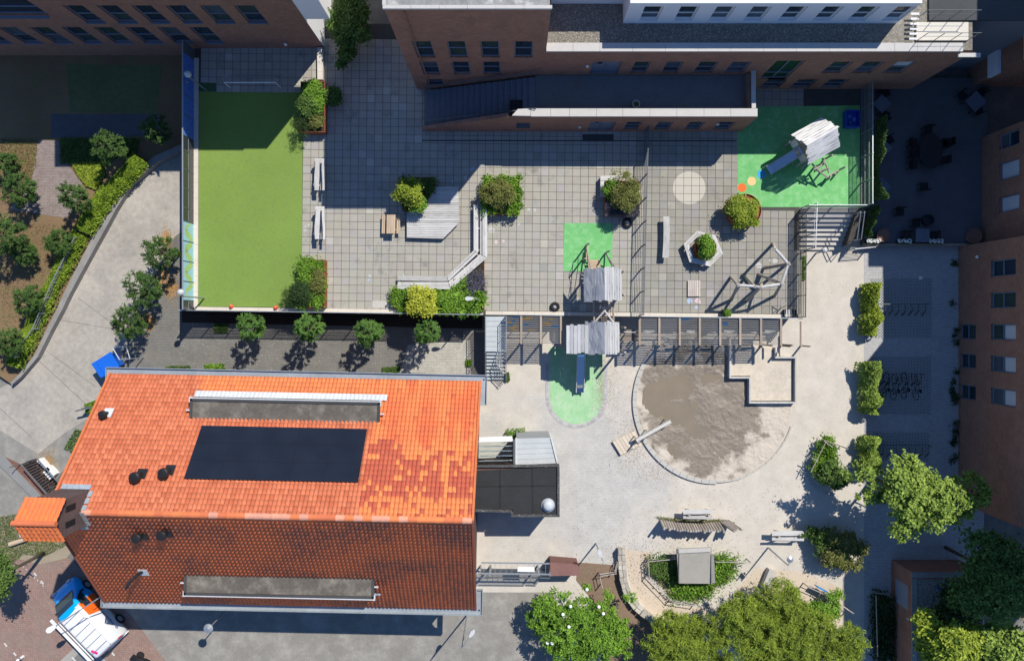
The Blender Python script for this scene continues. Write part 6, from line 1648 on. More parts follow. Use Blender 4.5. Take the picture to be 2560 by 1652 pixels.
for v, s in ((.02, 0), (.35, 0), (.9, 0)):
    q = a.lerp(b, v)
    for s2 in (-.16, .16): w_ = q + sd * s2; MB().tube((w_.x, w_.y, 0), (w_.x, w_.y, q.z + .1), .035, n=7).build('leg', m_log, t)
q = P(1588, 1103, .22); MB().tube(q, q + Vector((0, 0, .95)), .06, .05, 9).build('pump', m_gsteel, t); MB().bar(q + Vector((0, 0, .85)), q + Vector((.35, .2, 1.0)), .04, .03).build('pump_handle', m_gsteel, t)

# ------------------------------------------------------------------ palisade of logs
t = thing('log_palisade', 'row of upright logs leaning in a fan, casting long shadows on the sand', 'palisade', P(1740, 1312, 0))
for k in range(27):
    x = 1652 + k * 6.5; rr_ = random.Random(k); hh = 1.25 + rr_.uniform(-.15, .2) + (.15 if k > 20 else 0)
    b0 = P(x, 1300 + 8 * math.sin(k / 26 * 3.0), 0); lean = Vector((-.10 + (.35 if k > 22 else .05), -.10, 0)) * hh
    MB().tube(b0, b0 + Vector((0, 0, hh)) + lean, .085 + rr_.uniform(-.01, .015), .075, 9).build('log', m_log, t)
o = carpet('sand_grass', None, [(1640, 1290), (1700, 1296), (1810, 1298), (1838, 1305), (1830, 1316), (1660, 1306)], .01, .14, 1500, .09, .012, L_olive, up=.3); tag(o, kind='stuff')

# ------------------------------------------------------------------ concrete block with tilted lid in a fenced plant bed
t = thing('concrete_block', 'concrete cube with a tilted lid standing in a fenced plant bed', 'block', P(1735, 1410, 0))
bt, hb = P(1735, 1400, 0), 1.15
ol = pxs([(1700, 1378), (1772, 1374), (1775, 1440), (1702, 1442)], 0)
MB().prism(ol, 0, hb).build('body', m_conc_d, t)
tp = pxs([(1691, 1372), (1778, 1368), (1780, 1459), (1697, 1458)], hb + .1)
MB().prism(tp, hb, [hb + .22, hb + .22, hb + .06, hb + .06]).build('lid', M('lid_concrete', (.33, .31, .27), var=.18, scale=2), t)
MB().bar(P(1696, 1377, hb + .26), P(1776, 1373, hb + .26), .26, .08).build('lid_edge', m_conc, t)
for x in (1698, 1779): MB().bar(P(x, 1384, hb + .2), P(x, 1456, hb + .13), .07, .10).build('lid_rim', m_conc_d, t)
bed = sheet('plant_bed_soil', [(1622, 1396), (1840, 1396), (1815, 1450), (1740, 1505), (1680, 1495), (1620, 1430)], .012, M('bark_mulch', (.26, .20, .14), var=.3, scale=4, bmp=.5))
def pole_fence(label, pts, h, r=.035):
    f = thing('pole_fence', label, 'fence', P(*pts[0], 0))
    for x, y in pts: MB().tube(P(x, y, 0), P(x, y, 0) + Vector((.02, .01, h)), r * 1.25, r, 7).build('post', m_log, f)
    for a, b in zip(pts[:-1], pts[1:]):
        for v in (.92, .5): MB().tube(P(*a, 0) + Vector((0, 0, h * v)), P(*b, 0) + Vector((0, 0, h * v)), r * .75, r * .6, 6).build('rail', M_wood('thin_pole', (.30, .27, .24), (.52, .48, .43), 0), f)
    return f
pole_fence('low pole fence on the west side of the plant bed around the concrete block', [(1682, 1388), (1616, 1394), (1618, 1434), (1676, 1494), (1738, 1504)], .75)
pole_fence('low pole fence on the east side of the plant bed around the concrete block', [(1782, 1395), (1866, 1396), (1832, 1404), (1856, 1432)], .75)
pole_fence('short pole fence west of the curved stone wall', [(1496, 1430), (1535, 1424), (1540, 1400)], .75)
pole_fence('short pole fence by the blossoming shrub', [(1496, 1430), (1502, 1458)], .75)
pole_fence('curved pole fence with a blue strip along the shrub near the lower right shadow', [(2008, 1456), (2040, 1470), (2075, 1490), (2118, 1520)], .8)
t = thing('blue_board', 'thin blue board leaning on the curved pole fence', 'board', P(2055, 1470, 0)); MB().bar(P(2040, 1464, .6), P(2070, 1480, .6), .05, .5).build('panel', M('bright_blue_board', (.03, .22, .55), bmp=0), t)
b_ = thing('bed_plants', 'low shrubs and herbs filling the bed around the concrete block', 'plants', P(1720, 1480, 0))
carpet('leaves', b_, [(1622, 1398), (1695, 1392), (1700, 1455), (1650, 1450), (1625, 1425)], .05, .65, 1800, .075, .035, L_mid, clump=.2)
carpet('leaves', b_, [(1778, 1398), (1850, 1396), (1830, 1440), (1790, 1480), (1690, 1500), (1668, 1470), (1700, 1455), (1778, 1458)], .05, .8, 4000, .08, .035, L_bright, clump=.24)
t = thing('slab_bench', 'tilted concrete slab half under the dark conifers', 'slab', P(1920, 1440, 0))
MB().box(P(1920, 1447, .25), (.5, 1.3, .45), R(-22)).build('slab', m_conc, t)

# ------------------------------------------------------------------ curved stone wall, gate, brown end block
t = thing('stone_wall', 'low curved wall of pale stacked stones beside the blossoming shrub', 'wall', P(1560, 1440, 0))
cw = [(1551, 1366), (1552, 1390), (1553, 1415), (1556, 1440), (1562, 1465), (1572, 1488), (1586, 1508), (1604, 1524), (1625, 1540), (1650, 1552), (1680, 1560), (1710, 1566)]
rr_ = random.Random(8); pts = [P(*q, 0) for q in cw]; dist = [0]
for a, b in zip(pts[:-1], pts[1:]): dist.append(dist[-1] + (b - a).length)
def along(d):
    for k in range(len(pts) - 1):
        if d <= dist[k + 1] or k == len(pts) - 2: v = (d - dist[k]) / (dist[k + 1] - dist[k]); return pts[k].lerp(pts[k + 1], v), (pts[k + 1] - pts[k]).normalized()
m_ws = M('wall_stone', (.44, .40, .34), var=.3, scale=4, bmp=.6, island=.22)
d = 0.0
while d < dist[-1] - .2:
    l = rr_.uniform(.28, .5); p, tdir = along(d + l / 2); sd = Vector((tdir.y, -tdir.x, 0)); hh = .50 + rr_.uniform(-.10, .09)
    for s in (-.12, .12):
        w_ = p + sd * (s + rr_.uniform(-.02, .02)); MB().box((w_.x, w_.y, hh / 2 + rr_.uniform(-.02, .0)), (l - .02, .225, hh), math.atan2(tdir.y, tdir.x) + rr_.uniform(-.03, .03)).build('stone', m_ws, t)
    d += l
t = thing('steel_gate', 'grey steel gate with mesh roof between the house and the brown wall', 'gate', P(1290, 1420, 0))
for x in (1203, 1228, 1345, 1372): q = P(x, 1412, 0); MB().box((q.x, q.y, .9), (.09, .09, 1.8)).build('post', m_steel, t)
for y in (1406, 1433): MB().bar(P(1203, y, 1.75), P(1374, y + 2, 1.75), .07, .07).build('frame_rail', m_steel, t)
for k in range(12): MB().bar(P(1210 + k * 14, 1408, 1.74), P(1210 + k * 14, 1432, 1.74), .02, .02).build('mesh_bar', m_steel, t)
for a, b in ((1205, 1226), (1230, 1343), (1347, 1372)):
    pn = MB(); L0, L1 = P(a, 1420, 0), P(b, 1421, 0); nn = int((L1 - L0).length / .07)
    for k in range(nn + 1): w_ = L0.lerp(L1, k / nn); pn.box((w_.x, w_.y, .9), (.022, .022, 1.6))
    for z in (.12, .9, 1.68): pn.bar(L0 + Vector((0, 0, z)), L1 + Vector((0, 0, z)), .04, .05)
    pn.build('leaf', m_gsteel, t)
MB().prism(pxs([(1294, 1416), (1336, 1417), (1336, 1429), (1294, 1428)], 1.78), 1.72, 1.79).build('sign_board', m_white, t)
t = thing('brown_wall', 'low brown painted wall block at the end of the steel gate', 'wall', P(1410, 1420, 0))
MB().prism(pxs([(1376, 1406), (1446, 1412), (1447, 1437), (1377, 1438)], 1.3), 0, 1.3).build('block', M('brown_painted_brick', (.17, .085, .07), var=.25, scale=3), t)
MB().prism(pxs([(1375, 1405), (1447, 1411), (1448, 1438), (1376, 1439)], 1.34), 1.3, 1.35).build('coping', M('brown_coping', (.21, .11, .095), var=.25, scale=2), t)
sheet('mulch', [(1445, 1405), (1540, 1412), (1560, 1470), (1600, 1530), (1690, 1570), (1700, 1720), (1520, 1720), (1480, 1500), (1440, 1450)], .013, M('red_brown_mulch', (.21, .145, .10), var=.3, scale=5, bmp=.5))
sheet('sand_path', [(1560, 1372), (1630, 1380), (1610, 1440), (1690, 1515), (1800, 1520), (1890, 1420), (2010, 1430), (2110, 1470), (2120, 1640), (1900, 1640), (1640, 1545), (1580, 1480)], .0105, M('light_sand', (.54, .45, .35), var=.16, scale=2, bmp=.5))
# bins under the shrub
for k, (x, y, w_, lab) in enumerate(((2060, 1398, .75, 'grey lidded bin under the shrub beside the log bench'), (2088, 1400, .6, 'pale box next to the grey bin under the shrub'), (2112, 1404, .5, 'small open box with brown rim under the shrub'))):
    q = P(x, y, 0); t = thing('bin', lab, 'bin', q)
    MB().box((q.x, q.y, .25), (w_, .55, .5)).build('body', m_conc_d if k == 0 else m_conc, t); MB().box((q.x, q.y, .53), (w_ + .06, .6, .05)).build('lid', M('bin_lid_%d' % k, ((.16, .17, .18), (.45, .43, .40), (.22, .12, .08))[k], bmp=0), t)

# ------------------------------------------------------------------ shaded patio at the right with furniture
PT = .5
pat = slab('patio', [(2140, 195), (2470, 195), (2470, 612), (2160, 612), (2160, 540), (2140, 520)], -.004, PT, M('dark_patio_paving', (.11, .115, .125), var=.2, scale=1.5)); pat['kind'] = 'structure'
m_pedge = M('patio_edge_timber', (.30, .24, .18), var=.2)
t = thing('patio_edge', 'low timber edge along the south side of the shaded patio', 'edging', P(2290, 612, PT))
for k in range(6): MB().bar(P(2158 + k * 49, 612, PT + .06), P(2206 + k * 49, 612, PT + .06), .14, .16).build('beam', m_pedge, t)
m_tabl = M('grey_blue_table_top', (.13, .15, .19), bmp=0); m_chr = M('black_wicker', (.02, .02, .022), var=.3, scale=9)
def table(label, px, py, s, rz, legs=True):
    q = P(px, py, PT); t_ = thing('patio_table', label, 'table', q)
    MB().box((q.x, q.y, PT + .72), (s, s, .04), R(rz)).build('table_top', m_tabl, t_)
    for a in (-1, 1):
        for b2 in (-1, 1):
            v = Matrix.Rotation(R(rz), 3, 'Z') @ Vector((a * s * .42, b2 * s * .42, 0)); MB().box((q.x + v.x, q.y + v.y, PT + .35), (.05, .05, .70)).build('leg', m_dsteel, t_)
def chair(label, px, py, rz):
    q = P(px, py, PT); t_ = thing('patio_chair', label, 'chair', q, 'black chairs on the shaded patio'); Mx = Matrix.Translation(q) @ Matrix.Rotation(R(rz), 4, 'Z')
    MB(Mx).box((0, 0, .44), (.5, .5, .05)).build('seat', m_chr, t_); MB(Mx).box((0, .24, .68), (.5, .05, .45)).build('backrest', m_chr, t_)
    for a in (-.2, .2):
        for b2 in (-.2, .2): MB(Mx).box((a, b2, .21), (.04, .04, .42)).build('leg', m_dsteel, t_)
table('square table turned cornerwise in the top right of the shaded patio', 2421, 263, .95, 42)
table('table turned cornerwise at the fence in the north of the shaded patio', 2190, 269, .85, 45)
table('table turned cornerwise at the fence in the middle of the shaded patio', 2190, 378, .95, 45)
table('table turned cornerwise at the fence, southernmost beside the hedge strip', 2188, 473, .9, 45)
table('pale square table by the white flower boxes at the south edge of the patio', 2290, 592, .85, 0)
for px, py, rz, lab in ((2205, 238, 20, 'black chair above the northern cornerwise table at the patio fence'), (2205, 294, 160, 'black chair below the northern cornerwise table at the patio fence'), (2395, 245, 40, 'black chair left of the cornerwise table in the top right of the patio'),
                        (2440, 240, -40, 'black chair above the cornerwise table in the top right of the patio'), (2435, 282, 200, 'black chair below the cornerwise table in the top right of the patio'), (2214, 355, 30, 'black chair beside the middle cornerwise table at the patio fence'),
                        (2258, 588, 90, 'black chair left of the pale square table at the patio flower boxes'), (2320, 590, -90, 'black chair right of the pale square table at the patio flower boxes'), (2281, 560, 0, 'black chair above the pale square table at the patio flower boxes'),
                        (2357, 360, -90, 'small black chair right of the oval table on the patio'), (2300, 470, 180, 'black chair south of the oval table on the patio'), (2240, 532, 0, 'small dark stool alone in the south of the patio')):
    chair(lab, px, py, rz)
q = P(2310, 385, PT); t = thing('oval_table', 'large dark oval table in the middle of the shaded patio', 'table', q)
MB().prism([(q.x + .72 * math.cos(a * .2618), q.y + 1.15 * math.sin(a * .2618)) for a in range(24)], PT + .70, PT + .75).build('table_top', M('dark_table', (.03, .028, .03), bmp=0), t)
for a in (-.6, .6): MB().box((q.x, q.y + a, PT + .345), (.5, .08, .69)).build('leg', m_dsteel, t)
for dx, dy, rz, lab in ((-.95, .6, 90, 'upper left'), (-.95, -.1, 90, 'middle left'), (-.95, -.8, 90, 'lower left'), (.95, .5, -90, 'upper right'), (.95, -.5, -90, 'lower right'), (0, 1.4, 0, 'north end')):
    chair('black chair at the %s of the big oval patio table' % lab, q.x * F / (H - PT) + NX + dx / (H - PT) * F, NY - (q.y + dy) * F / (H - PT), rz)
q = P(2316, 551, PT); t = thing('fire_ring', 'dark ring standing on the patio beside the pale square table', 'fire ring', q)
MB().lathe(q.x, q.y, [(.36, PT), (.36, PT + .3), (.30, PT + .3), (.30, PT + .05)], 28).build('ring', m_dsteel, t)
for k, (x, lab) in enumerate(((2185, 'box of white flowers nearest the east steps on the patio edge'), (2262, 'box of white flowers left of the pale square patio table'), (2340, 'box of white flowers right of the pale square patio table'))):
    t = thing('flower_box', lab, 'flower box', P(x, 605, PT)); MB().prism(pxs([(x - 17, 599), (x + 17, 599), (x + 17, 609), (x - 17, 609)], PT + .25), PT, PT + .25).build('box', m_dsteel, t)
    carpet('leaves', t, [(x - 17, 597), (x + 17, 597), (x + 17, 609), (x - 17, 609)], PT + .2, PT + .38, 260, .06, .03, L_mid); carpet('flowers', t, [(x - 17, 598), (x + 17, 598), (x + 17, 607), (x - 17, 607)], PT + .36, PT + .46, 90, .05, .045, M('white_petals', (.85, .85, .82), bmp=0))
for x, y, r_, lab in ((2168, 556, .34, 'round terracotta pot at the hedge by the east steps'), (2200, 590, .42, 'wide terracotta pot behind the first flower box'), (2425, 592, .5, 'round brown umbrella base pot in the south east patio corner')):
    q = P(x, y, PT); t = thing('patio_pot', lab, 'plant pot', q); MB().lathe(q.x, q.y, [(r_ * .7, PT), (r_, PT + .45), (r_ * .9, PT + .45), (r_ * .85, PT + .38), (.05, PT + .36)], 24).build('pot', M('terracotta', (.24, .13, .09), var=.2), t)
tyre('grey tyre leaning at the corner of the patio near the east steps', 2168, 580, PT, .22)

# ------------------------------------------------------------------ grass paver beds with hedges and bicycle racks, right
m_lat = M('paver_lattice_concrete', (.40, .41, .42), bmp=.1, var=.15); m_dgr = M('dark_paver_grass', (.04, .07, .03), var=.4, scale=8, bmp=.6)
for k, (x0, y0, x1, y1) in enumerate(((2178, 697, 2330, 844), (2176, 891, 2327, 1036), (2184, 1082, 2322, 1150))):
    bed = sheet('grass_paver_bed', [(x0, y0), (x1, y0), (x1 - 1, y1), (x0 - 1, y1)], .018, m_dgr)
    A_, B_ = P(x0, y1, .02), P(x1, y0, .02); W_, D_2 = B_.x - A_.x, B_.y - A_.y; st_ = .19; mb = MB()
    for s in (1, -1):
        cc_ = -D_2
        while cc_ < W_:
            # line x - s*y = const inside the rectangle
            u0, u1 = max(0, cc_), min(W_, cc_ + D_2)
            if u1 > u0 + .03:
                if s > 0: p, q = (u0, u0 - cc_), (u1, u1 - cc_)
                else: p, q = (u0, D_2 - (u0 - cc_)), (u1, D_2 - (u1 - cc_))
                z = .028 if s > 0 else .030
                mb.bar((A_.x + p[0], A_.y + p[1], z), (A_.x + q[0], A_.y + q[1], z), .055, .02)
            cc_ += st_
    tag(mb.build('paver_lattice', m_lat, bed), kind='stuff')
def rack(label, x0, x1, y, n, lying):
    t_ = thing('bicycle_rack', label, 'bicycle rack', P((x0 + x1) / 2, y, 0))
    MB().bar(P(x0, y, .45), P(x1, y, .45), .06, .05).build('rail', m_gsteel, t_)
    for x in (x0, x1): q = P(x, y, 0); MB().box((q.x, q.y, .22), (.06, .06, .44)).build('post', m_gsteel, t_)
    for i in range(n):
        x = x0 + (x1 - x0) * (i + .5) / n; q = P(x, y, 0); h_ = MB(); h_.path([q + Vector((0, -.05, .45)), q + Vector((.03, -.45, .5)), q + Vector((.03, -.75, .1)), q + Vector((-.03, -.75, .1)), q + Vector((-.03, -.45, .5))], .018, 6); h_.build('hoop', m_dsteel, t_)
    return t_
rack('low bicycle rack in the top grass paver bed by the apartment block', 2195, 2310, 760, 7, 0)
rack('wide bicycle rack in the middle grass paver bed', 2190, 2300, 934, 7, 0)
rack('bicycle rack in the bottom grass paver bed above the big tree', 2190, 2318, 1112, 8, 0)
# three bicycles standing in the middle rack
def bicycle(label, px, py, rz, colr):
    q = P(px, py, .03); t_ = thing('bicycle', label, 'bicycle', q); Mx = Matrix.Translation(q) @ Matrix.Rotation(R(rz), 4, 'Z')
    for x in (-.52, .52):
        w_ = MB(Mx); n2 = 18
        w_.path([(x + .33 * math.cos(2 * math.pi * i / n2), 0, .34 + .33 * math.sin(2 * math.pi * i / n2)) for i in range(n2 + 1)], .022, 6); o_ = w_.build('wheel', MATS['tyre_rubber'], t_)
    f_ = MB(Mx)
    for a, b in (((-.52, 0, .34), (-.1, 0, .3)), ((-.1, 0, .3), (-.22, 0, .85)), ((-.52, 0, .34), (-.2, 0, .75)), ((-.1, 0, .3), (.38, 0, .72)), ((-.2, 0, .75), (.36, 0, .8)), ((.34, 0, .95), (.52, 0, .34))): f_.tube(a, b, .02, n=6)
    f_.build('frame', M('bicycle_paint_%d' % px, colr, rough=.4, bmp=0), t_)
    MB(Mx).box((-.24, 0, .9), (.24, .14, .05)).build('saddle', m_chr, t_); MB(Mx).path([(.3, -.28, 1.0), (.36, -.1, .98), (.36, .1, .98), (.3, .28, 1.0)], .015, 6).build('handlebar', m_steel, t_)
for k, (x, lab) in enumerate(((2205, 'dark bicycle in the middle rack, nearest the hedge'), (2228, 'dark bicycle in the middle rack, second from the hedge'), (2252, 'dark bicycle in the middle rack, third from the hedge'), (2280, 'dark bicycle in the middle rack, nearest the apartment block'))): bicycle(lab, x, 962 + 3 * (k % 2), 80 + 5 * k, ((.03, .03, .035), (.05, .05, .06), (.02, .03, .05), (.06, .05, .05))[k])
for k, (x, lab) in enumerate(((2240, 'white flyer lying on the shaded pavers north of the top grass bed'),)):
    t = thing('paper_sheet', 'crumpled white paper on the shaded pavers above the top grass bed', 'litter', P(2302, 694, .02)); q = P(2302, 694, .04)
    MB().add([(q.x - .12, q.y - .1, .02), (q.x + .1, q.y - .12, .05), (q.x + .12, q.y + .1, .02), (q.x - .1, q.y + .12, .06), (q.x, q.y, .09)], [(0, 1, 4), (1, 2, 4), (2, 3, 4), (3, 0, 4)]).build('sheet', m_white, t)
q = P(2440, 1252, 0); t = thing('red_crate', 'dull red box by the apartment block wall near the big tree', 'box', q)
MB().box((q.x - .3, q.y, .3), (.8, .7, .6)).build('body', M('dull_red', (.30, .05, .03), bmp=0), t); MB().box((q.x - .3, q.y, .62), (.85, .75, .04)).build('lid', MATS['dull_red'], t)
# ------------------------------------------------------------------ hedges
def hedge(label, cl, w, z0, h, mat, n, ln=.07, wd=.04, name='hedge', rough=1.0):
    t = thing(name, label, 'hedge', P(*cl[0], z0)); pts3 = [P(*q, z0) for q in cl]
    seg = [(b - a).length for a, b in zip(pts3[:-1], pts3[1:])]; tot = sum(seg); out = []
    d = rng.random(n) * tot; e = np.cumsum([0] + seg); k = np.clip(np.searchsorted(e, d, 'right') - 1, 0, len(seg) - 1)
    A_ = np.array([tuple(q) for q in pts3]); T_ = (A_[1:] - A_[:-1]); T_ /= np.linalg.norm(T_, axis=1, keepdims=True)
    base = A_[k] + T_[k] * (d - e[k])[:, None]; sd = np.column_stack([T_[k][:, 1], -T_[k][:, 0], np.zeros(n)])
    off = rng.normal(size=n).clip(-2.6, 2.6) * .46; bumpy = np.array([1 - .38 * rough + .75 * rough * vnoise(q[0] * 1.6 + q[1] * .9, q[1] * 1.9 + o_ * .8, 6) for q, o_ in zip(base, off)])
    z = h * bumpy * (1 - .45 * np.abs(off) ** 1.6) * (.45 + .55 * rng.random(n) ** .5)
    pos = base + sd * (off * w / 2 * bumpy)[:, None]; pos[:, 2] = z0 + np.maximum(z, .03)
    v, f = leaf_quads(pos, unit(np.array([0, 0, .9]) + sd * off[:, None] * .8 + rng.normal(size=(n, 3)) * .6), ln, wd)
    np_mesh('leaves', v, f, mat, t)
    sb = MB(); sb.path([q + Vector((0, 0, .05 + .25 * h)) for q in pts3], w * .22, 6); sb.build('stems', M('dark_twigs', (.03, .028, .018), bmp=0), t)
    return t
hedge('bright clipped hedge along the upper bend of the garden wall', [c(2, 1, 1320, -40), c(2, 1, 1200, 110), c(2, 1, 1030, 270), c(2, 1, 900, 450), c(2, 1, 800, 620)], 1.1, .34, .9, L_hedge, 19000, rough=.3)
hedge('yellowish hedge behind the rail fence along the lower garden wall', [c(2, 1, 770, 640), c(2, 1, 690, 790), c(2, 1, 590, 980), c(2, 1, 480, 1180), c(2, 1, 400, 1370), c(2, 1, 310, 1540), c(3, 1, 250, 170), c(3, 1, 160, 330)], 1.0, .34, .8, L_hedge, 19000, rough=.4)
hedge('ivy strip climbing the fence between green play area and patio', [(2158, 318), (2158, 420), (2158, 516)], .35, .5, 2.5, L_ivy, 3600, .06, .035)
hedge('ivy strip on the wall beside the east steps', [(2160, 524), (2154, 560), (2148, 596)], .3, .5, 1.6, L_ivy, 1800, .06, .035)
hedge('leafy hedge at the end of the top grass paver bed', [(2163, 710), (2168, 775), (2163, 838)], 1.15, .01, 1.35, L_lime, 6500, .085, .05)
hedge('leafy hedge at the end of the middle grass paver bed', [(2162, 902), (2164, 970), (2160, 1030)], 1.2, .01, 1.35, L_fresh, 6500, .085, .05)
hedge('leafy hedge at the end of the bottom grass paver bed', [(2160, 1085), (2160, 1130), (2152, 1175)], 1.2, .01, 1.3, L_fresh, 5200, .085, .05)
f = post_fence('garden_fence', 'grey rail fence standing on the lower garden wall in front of the hedge', [c(2, 1, 770, 690), c(2, 1, 560, 1110), c(2, 1, 400, 1500), c(3, 1, 300, 130), c(3, 1, 235, 260)], .34, 1.0, 9, (.15, .35, .55, .75), .18, m_steel, .012)

# ------------------------------------------------------------------ trees
def conifer(label, px, py, rpx, z0=.0, h=2.4, dens=1.0, mat=None, name='pine_tree', lean=(0, 0)):
    """small pine: trunk and layered flat sprays of needles, each spray a fan pointing outwards"""
    mat = mat or L_pine
    zc_ = z0 + h * .62; ce = P(px, py, zc_); r = rpx * (H - zc_) / F * (.88 if z0 < .1 else .76)
    t = thing(name, label, 'tree', Vector((ce.x, ce.y, z0)))
    trunk_mesh('trunk', t, (ce.x, ce.y, z0), (ce.x + lean[0], ce.y + lean[1], z0 + h * .95), .07, .02, m_bark, 6, r * .6, .02)
    ns = int(150 * dens); d = unit(rng.normal(size=(ns, 3))); d[:, 2] = d[:, 2] * .75 + .15
    lump = np.array([.78 + .5 * vnoise(a * 2.3 + px, b * 2.3 + py, 3) for a, b in d[:, :2]])[:, None]
    cen = np.array(ce) + d * np.array([r, r, h * .46]) * (.50 + .5 * rng.random((ns, 1)) ** .6) * lump
    per = 34; idx = np.repeat(np.arange(ns), per)
    dirv = unit(d * np.array([1, 1, .25]) + rng.normal(size=(ns, 3)) * .35)[idx]; side = unit(np.cross(dirv, np.array([0, 0, 1.0])))
    a = rng.random((len(idx), 1)); fan = rng.normal(size=(len(idx), 1)) * .35
    ln_ = .27 * r / .9
    pos = cen[idx] + dirv * (a - .35) * ln_ + side * fan * a * ln_ * .85 + rng.normal(size=(len(idx), 3)) * .025
    nr = unit(np.array([0, 0, 1.0]) + rng.normal(size=pos.shape) * .35 + d[idx] * .35)
    tt = unit(dirv + side * fan * 1.2); tt = unit(tt - nr * (tt * nr).sum(1, keepdims=True)); bb = np.cross(nr, tt)
    L_ = .075 * rng.uniform(.7, 1.3, (len(pos), 1)); W_ = .018
    v = np.stack([pos - tt * L_, pos - bb * W_, pos + tt * L_, pos + bb * W_], 1).reshape(-1, 3)
    np_mesh('crown', v, np.arange(4 * len(pos)).reshape(-1, 4), mat, t)
    return t
conifer('small pine half lit at the shadow edge, left of the upper hedge bend', 276, 370, 44, .34, 3.2)
conifer('small pine in the shadow beside the fence screen, its tips in the sun', 390, 325, 42, .34, 2.6, .8)
conifer('dark dense pine between the garden path and the yellow hedge', 191, 494, 42, .34, 3.0)
conifer('broad pine with long boughs at the left edge of the garden path', 52, 478, 52, .34, 2.4, 1.1)
conifer('large dark pine at the left edge below the garden path', 12, 590, 62, .34, 3.4, 1.4)
conifer('pale pine in the lower garden beside the rail fence', 148, 610, 40, .34, 1.9)
conifer('pale low pine with open boughs in the lower garden, at the dark shade', 62, 632, 42, .34, 1.7, .9)
conifer('pine overhanging the lower rail fence of the garden', 75, 752, 42, .34, 2.2)
conifer('round pine at the bottom corner of the garden', 28, 856, 40, .34, 2.2)
conifer('small pine in the far left grass near the picture edge', 20, 408, 30, .34, 1.8, .8)
conifer('windswept pine on the driveway edge, topmost of three beside the snake boards', 408, 632, 40, 0, 3.3, 1.1)
conifer('windswept pine on the driveway edge, middle one of three', 364, 724, 45, 0, 3.4, 1.1)
conifer('windswept pine on the driveway edge, lowest of three by the blue container', 326, 806, 42, 0, 3.2, 1.1)
L_maple = M_leaf('round_tree_leaf', (.022, .07, .012), (.17, .31, .06))
for k, (x, y, r_, lab) in enumerate(((632, 816, 34, 'small round tree below the deck fence, farthest left of four'), (776, 820, 33, 'small round tree below the deck fence, second of four from the left'), (922, 831, 31, 'small round tree below the deck fence, third of four from the left'), (1067, 829, 31, 'small round tree below the deck fence, nearest the steel stair'))):
    conifer(lab, x, y, r_ + 2, 0, 3.7 + .25 * math.sin(k * 2.1), .9 + .1 * (k % 3), L_maple, 'round_tree')
def broadleaf(label, px, py, rx, ry, z0, zc_, rz, clumps, per, mat, cr=.2, ln=.085, wd=.05, lobes=12, name='leafy_tree', cat='tree', trunk_r=.12, base=None):
    ce = P(px, py, zc_); k = (H - zc_) / F
    t = thing(name, label, cat, Vector((ce.x, ce.y, z0)))
    trunk_mesh('trunk', t, (ce.x, ce.y, z0), (ce.x, ce.y, zc_ + rz * .3), trunk_r, trunk_r * .4, m_bark, 7, min(rx, ry) * k * .55, trunk_r * .3)
    foliage('crown', t, ce, (rx * k, ry * k, rz), clumps, per, cr, ln, wd, mat, lobes=lobes)
    return t
bt = broadleaf('large leafy tree with pale green crown over the shaded pavers, right', 2285, 1240, 150, 118, 0, 4.6, 1.6, 430, 42, L_fresh, .17, .10, .06, 17)
broadleaf('big blossoming shrub with white flower heads at the bottom centre', 1452, 1560, 126, 122, 0, 1.7, 1.3, 560, 44, L_bright, .14, .085, .04, 16, name='blossoming_shrub', cat='shrub', trunk_r=.09)
fl = bpy.data.objects['blossoming_shrub']; m_pet = M('white_blossom', (.85, .85, .80), bmp=.2)
for x, y in ((1467, 1473), (1426, 1515), (1497, 1516), (1407, 1535), (1508, 1533), (1422, 1566), (1368, 1606), (1380, 1607)):
    q = P(x, y, 2.75); foliage('leaf_cluster', fl, q - Vector((0, 0, .25)), (.22, .22, .12), 7, 14, .1, .08, .04, L_bright); b = MB().lathe(q.x, q.y, [(.03, q.z - .08), (.09, q.z - .03), (.11, q.z + .02), (.08, q.z + .07), (.03, q.z + .1)], 10); b.build('flower_head', m_pet, fl, smooth=True)
broadleaf('wide yellow-green conifer at the bottom centre right, left one of the mass', 1690, 1620, 118, 88, 0, 2.0, 1.5, 527, 44, L_con, .15, .14, .02, 17, name='spreading_conifer')
broadleaf('wide yellow-green conifer at the bottom, middle of the mass', 1860, 1592, 130, 100, 0, 2.4, 1.7, 646, 44, L_con, .15, .14, .02, 19, name='spreading_conifer')
broadleaf('wide conifer at the bottom, right end of the mass by the sand path', 2020, 1600, 130, 95, 0, 2.3, 1.6, 612, 44, L_con, .15, .14, .02, 19, name='spreading_conifer')
broadleaf('conifer below the slab, rising between the path and the conifer mass', 1935, 1510, 75, 62, 0, 2.0, 1.2, 240, 44, L_con, .15, .14, .02, 9, name='spreading_conifer')
broadleaf('bushy green shrub inside the curved pole fence', 2055, 1510, 52, 52, 0, .9, .65, 170, 45, L_bright, .14, .08, .04, 8, name='green_shrub', cat='shrub', trunk_r=.05)
broadleaf('leafy shrub over the bins beside the log bench', 2110, 1372, 62, 46, 0, 1.0, .7, 200, 45, L_olive, .14, .075, .042, 9, name='green_shrub', cat='shrub', trunk_r=.05)
broadleaf('dark low shrub behind the bins in the tree shadow', 2065, 1355, 55, 42, 0, .75, .5, 150, 40, L_mid, .14, .07, .04, 8, name='green_shrub', cat='shrub', trunk_r=.05)
broadleaf('rounded tall shrub inside the bamboo frame, lower half', 2082, 1190, 38, 34, 0, 1.1, .7, 110, 45, L_mid, .13, .075, .042, 7, name='green_shrub', cat='shrub', trunk_r=.05)
t = thing('framed_bed', 'triangular bed of shrubs in a bamboo frame west of the bottom hedge', 'plant bed', P(2060, 1150, 0))
MB().prism(pxs([(2028, 1170), (2062, 1090), (2080, 1092), (2085, 1150), (2100, 1190), (2060, 1200)], .14), -.002, .14).build('soil', m_soil, t)
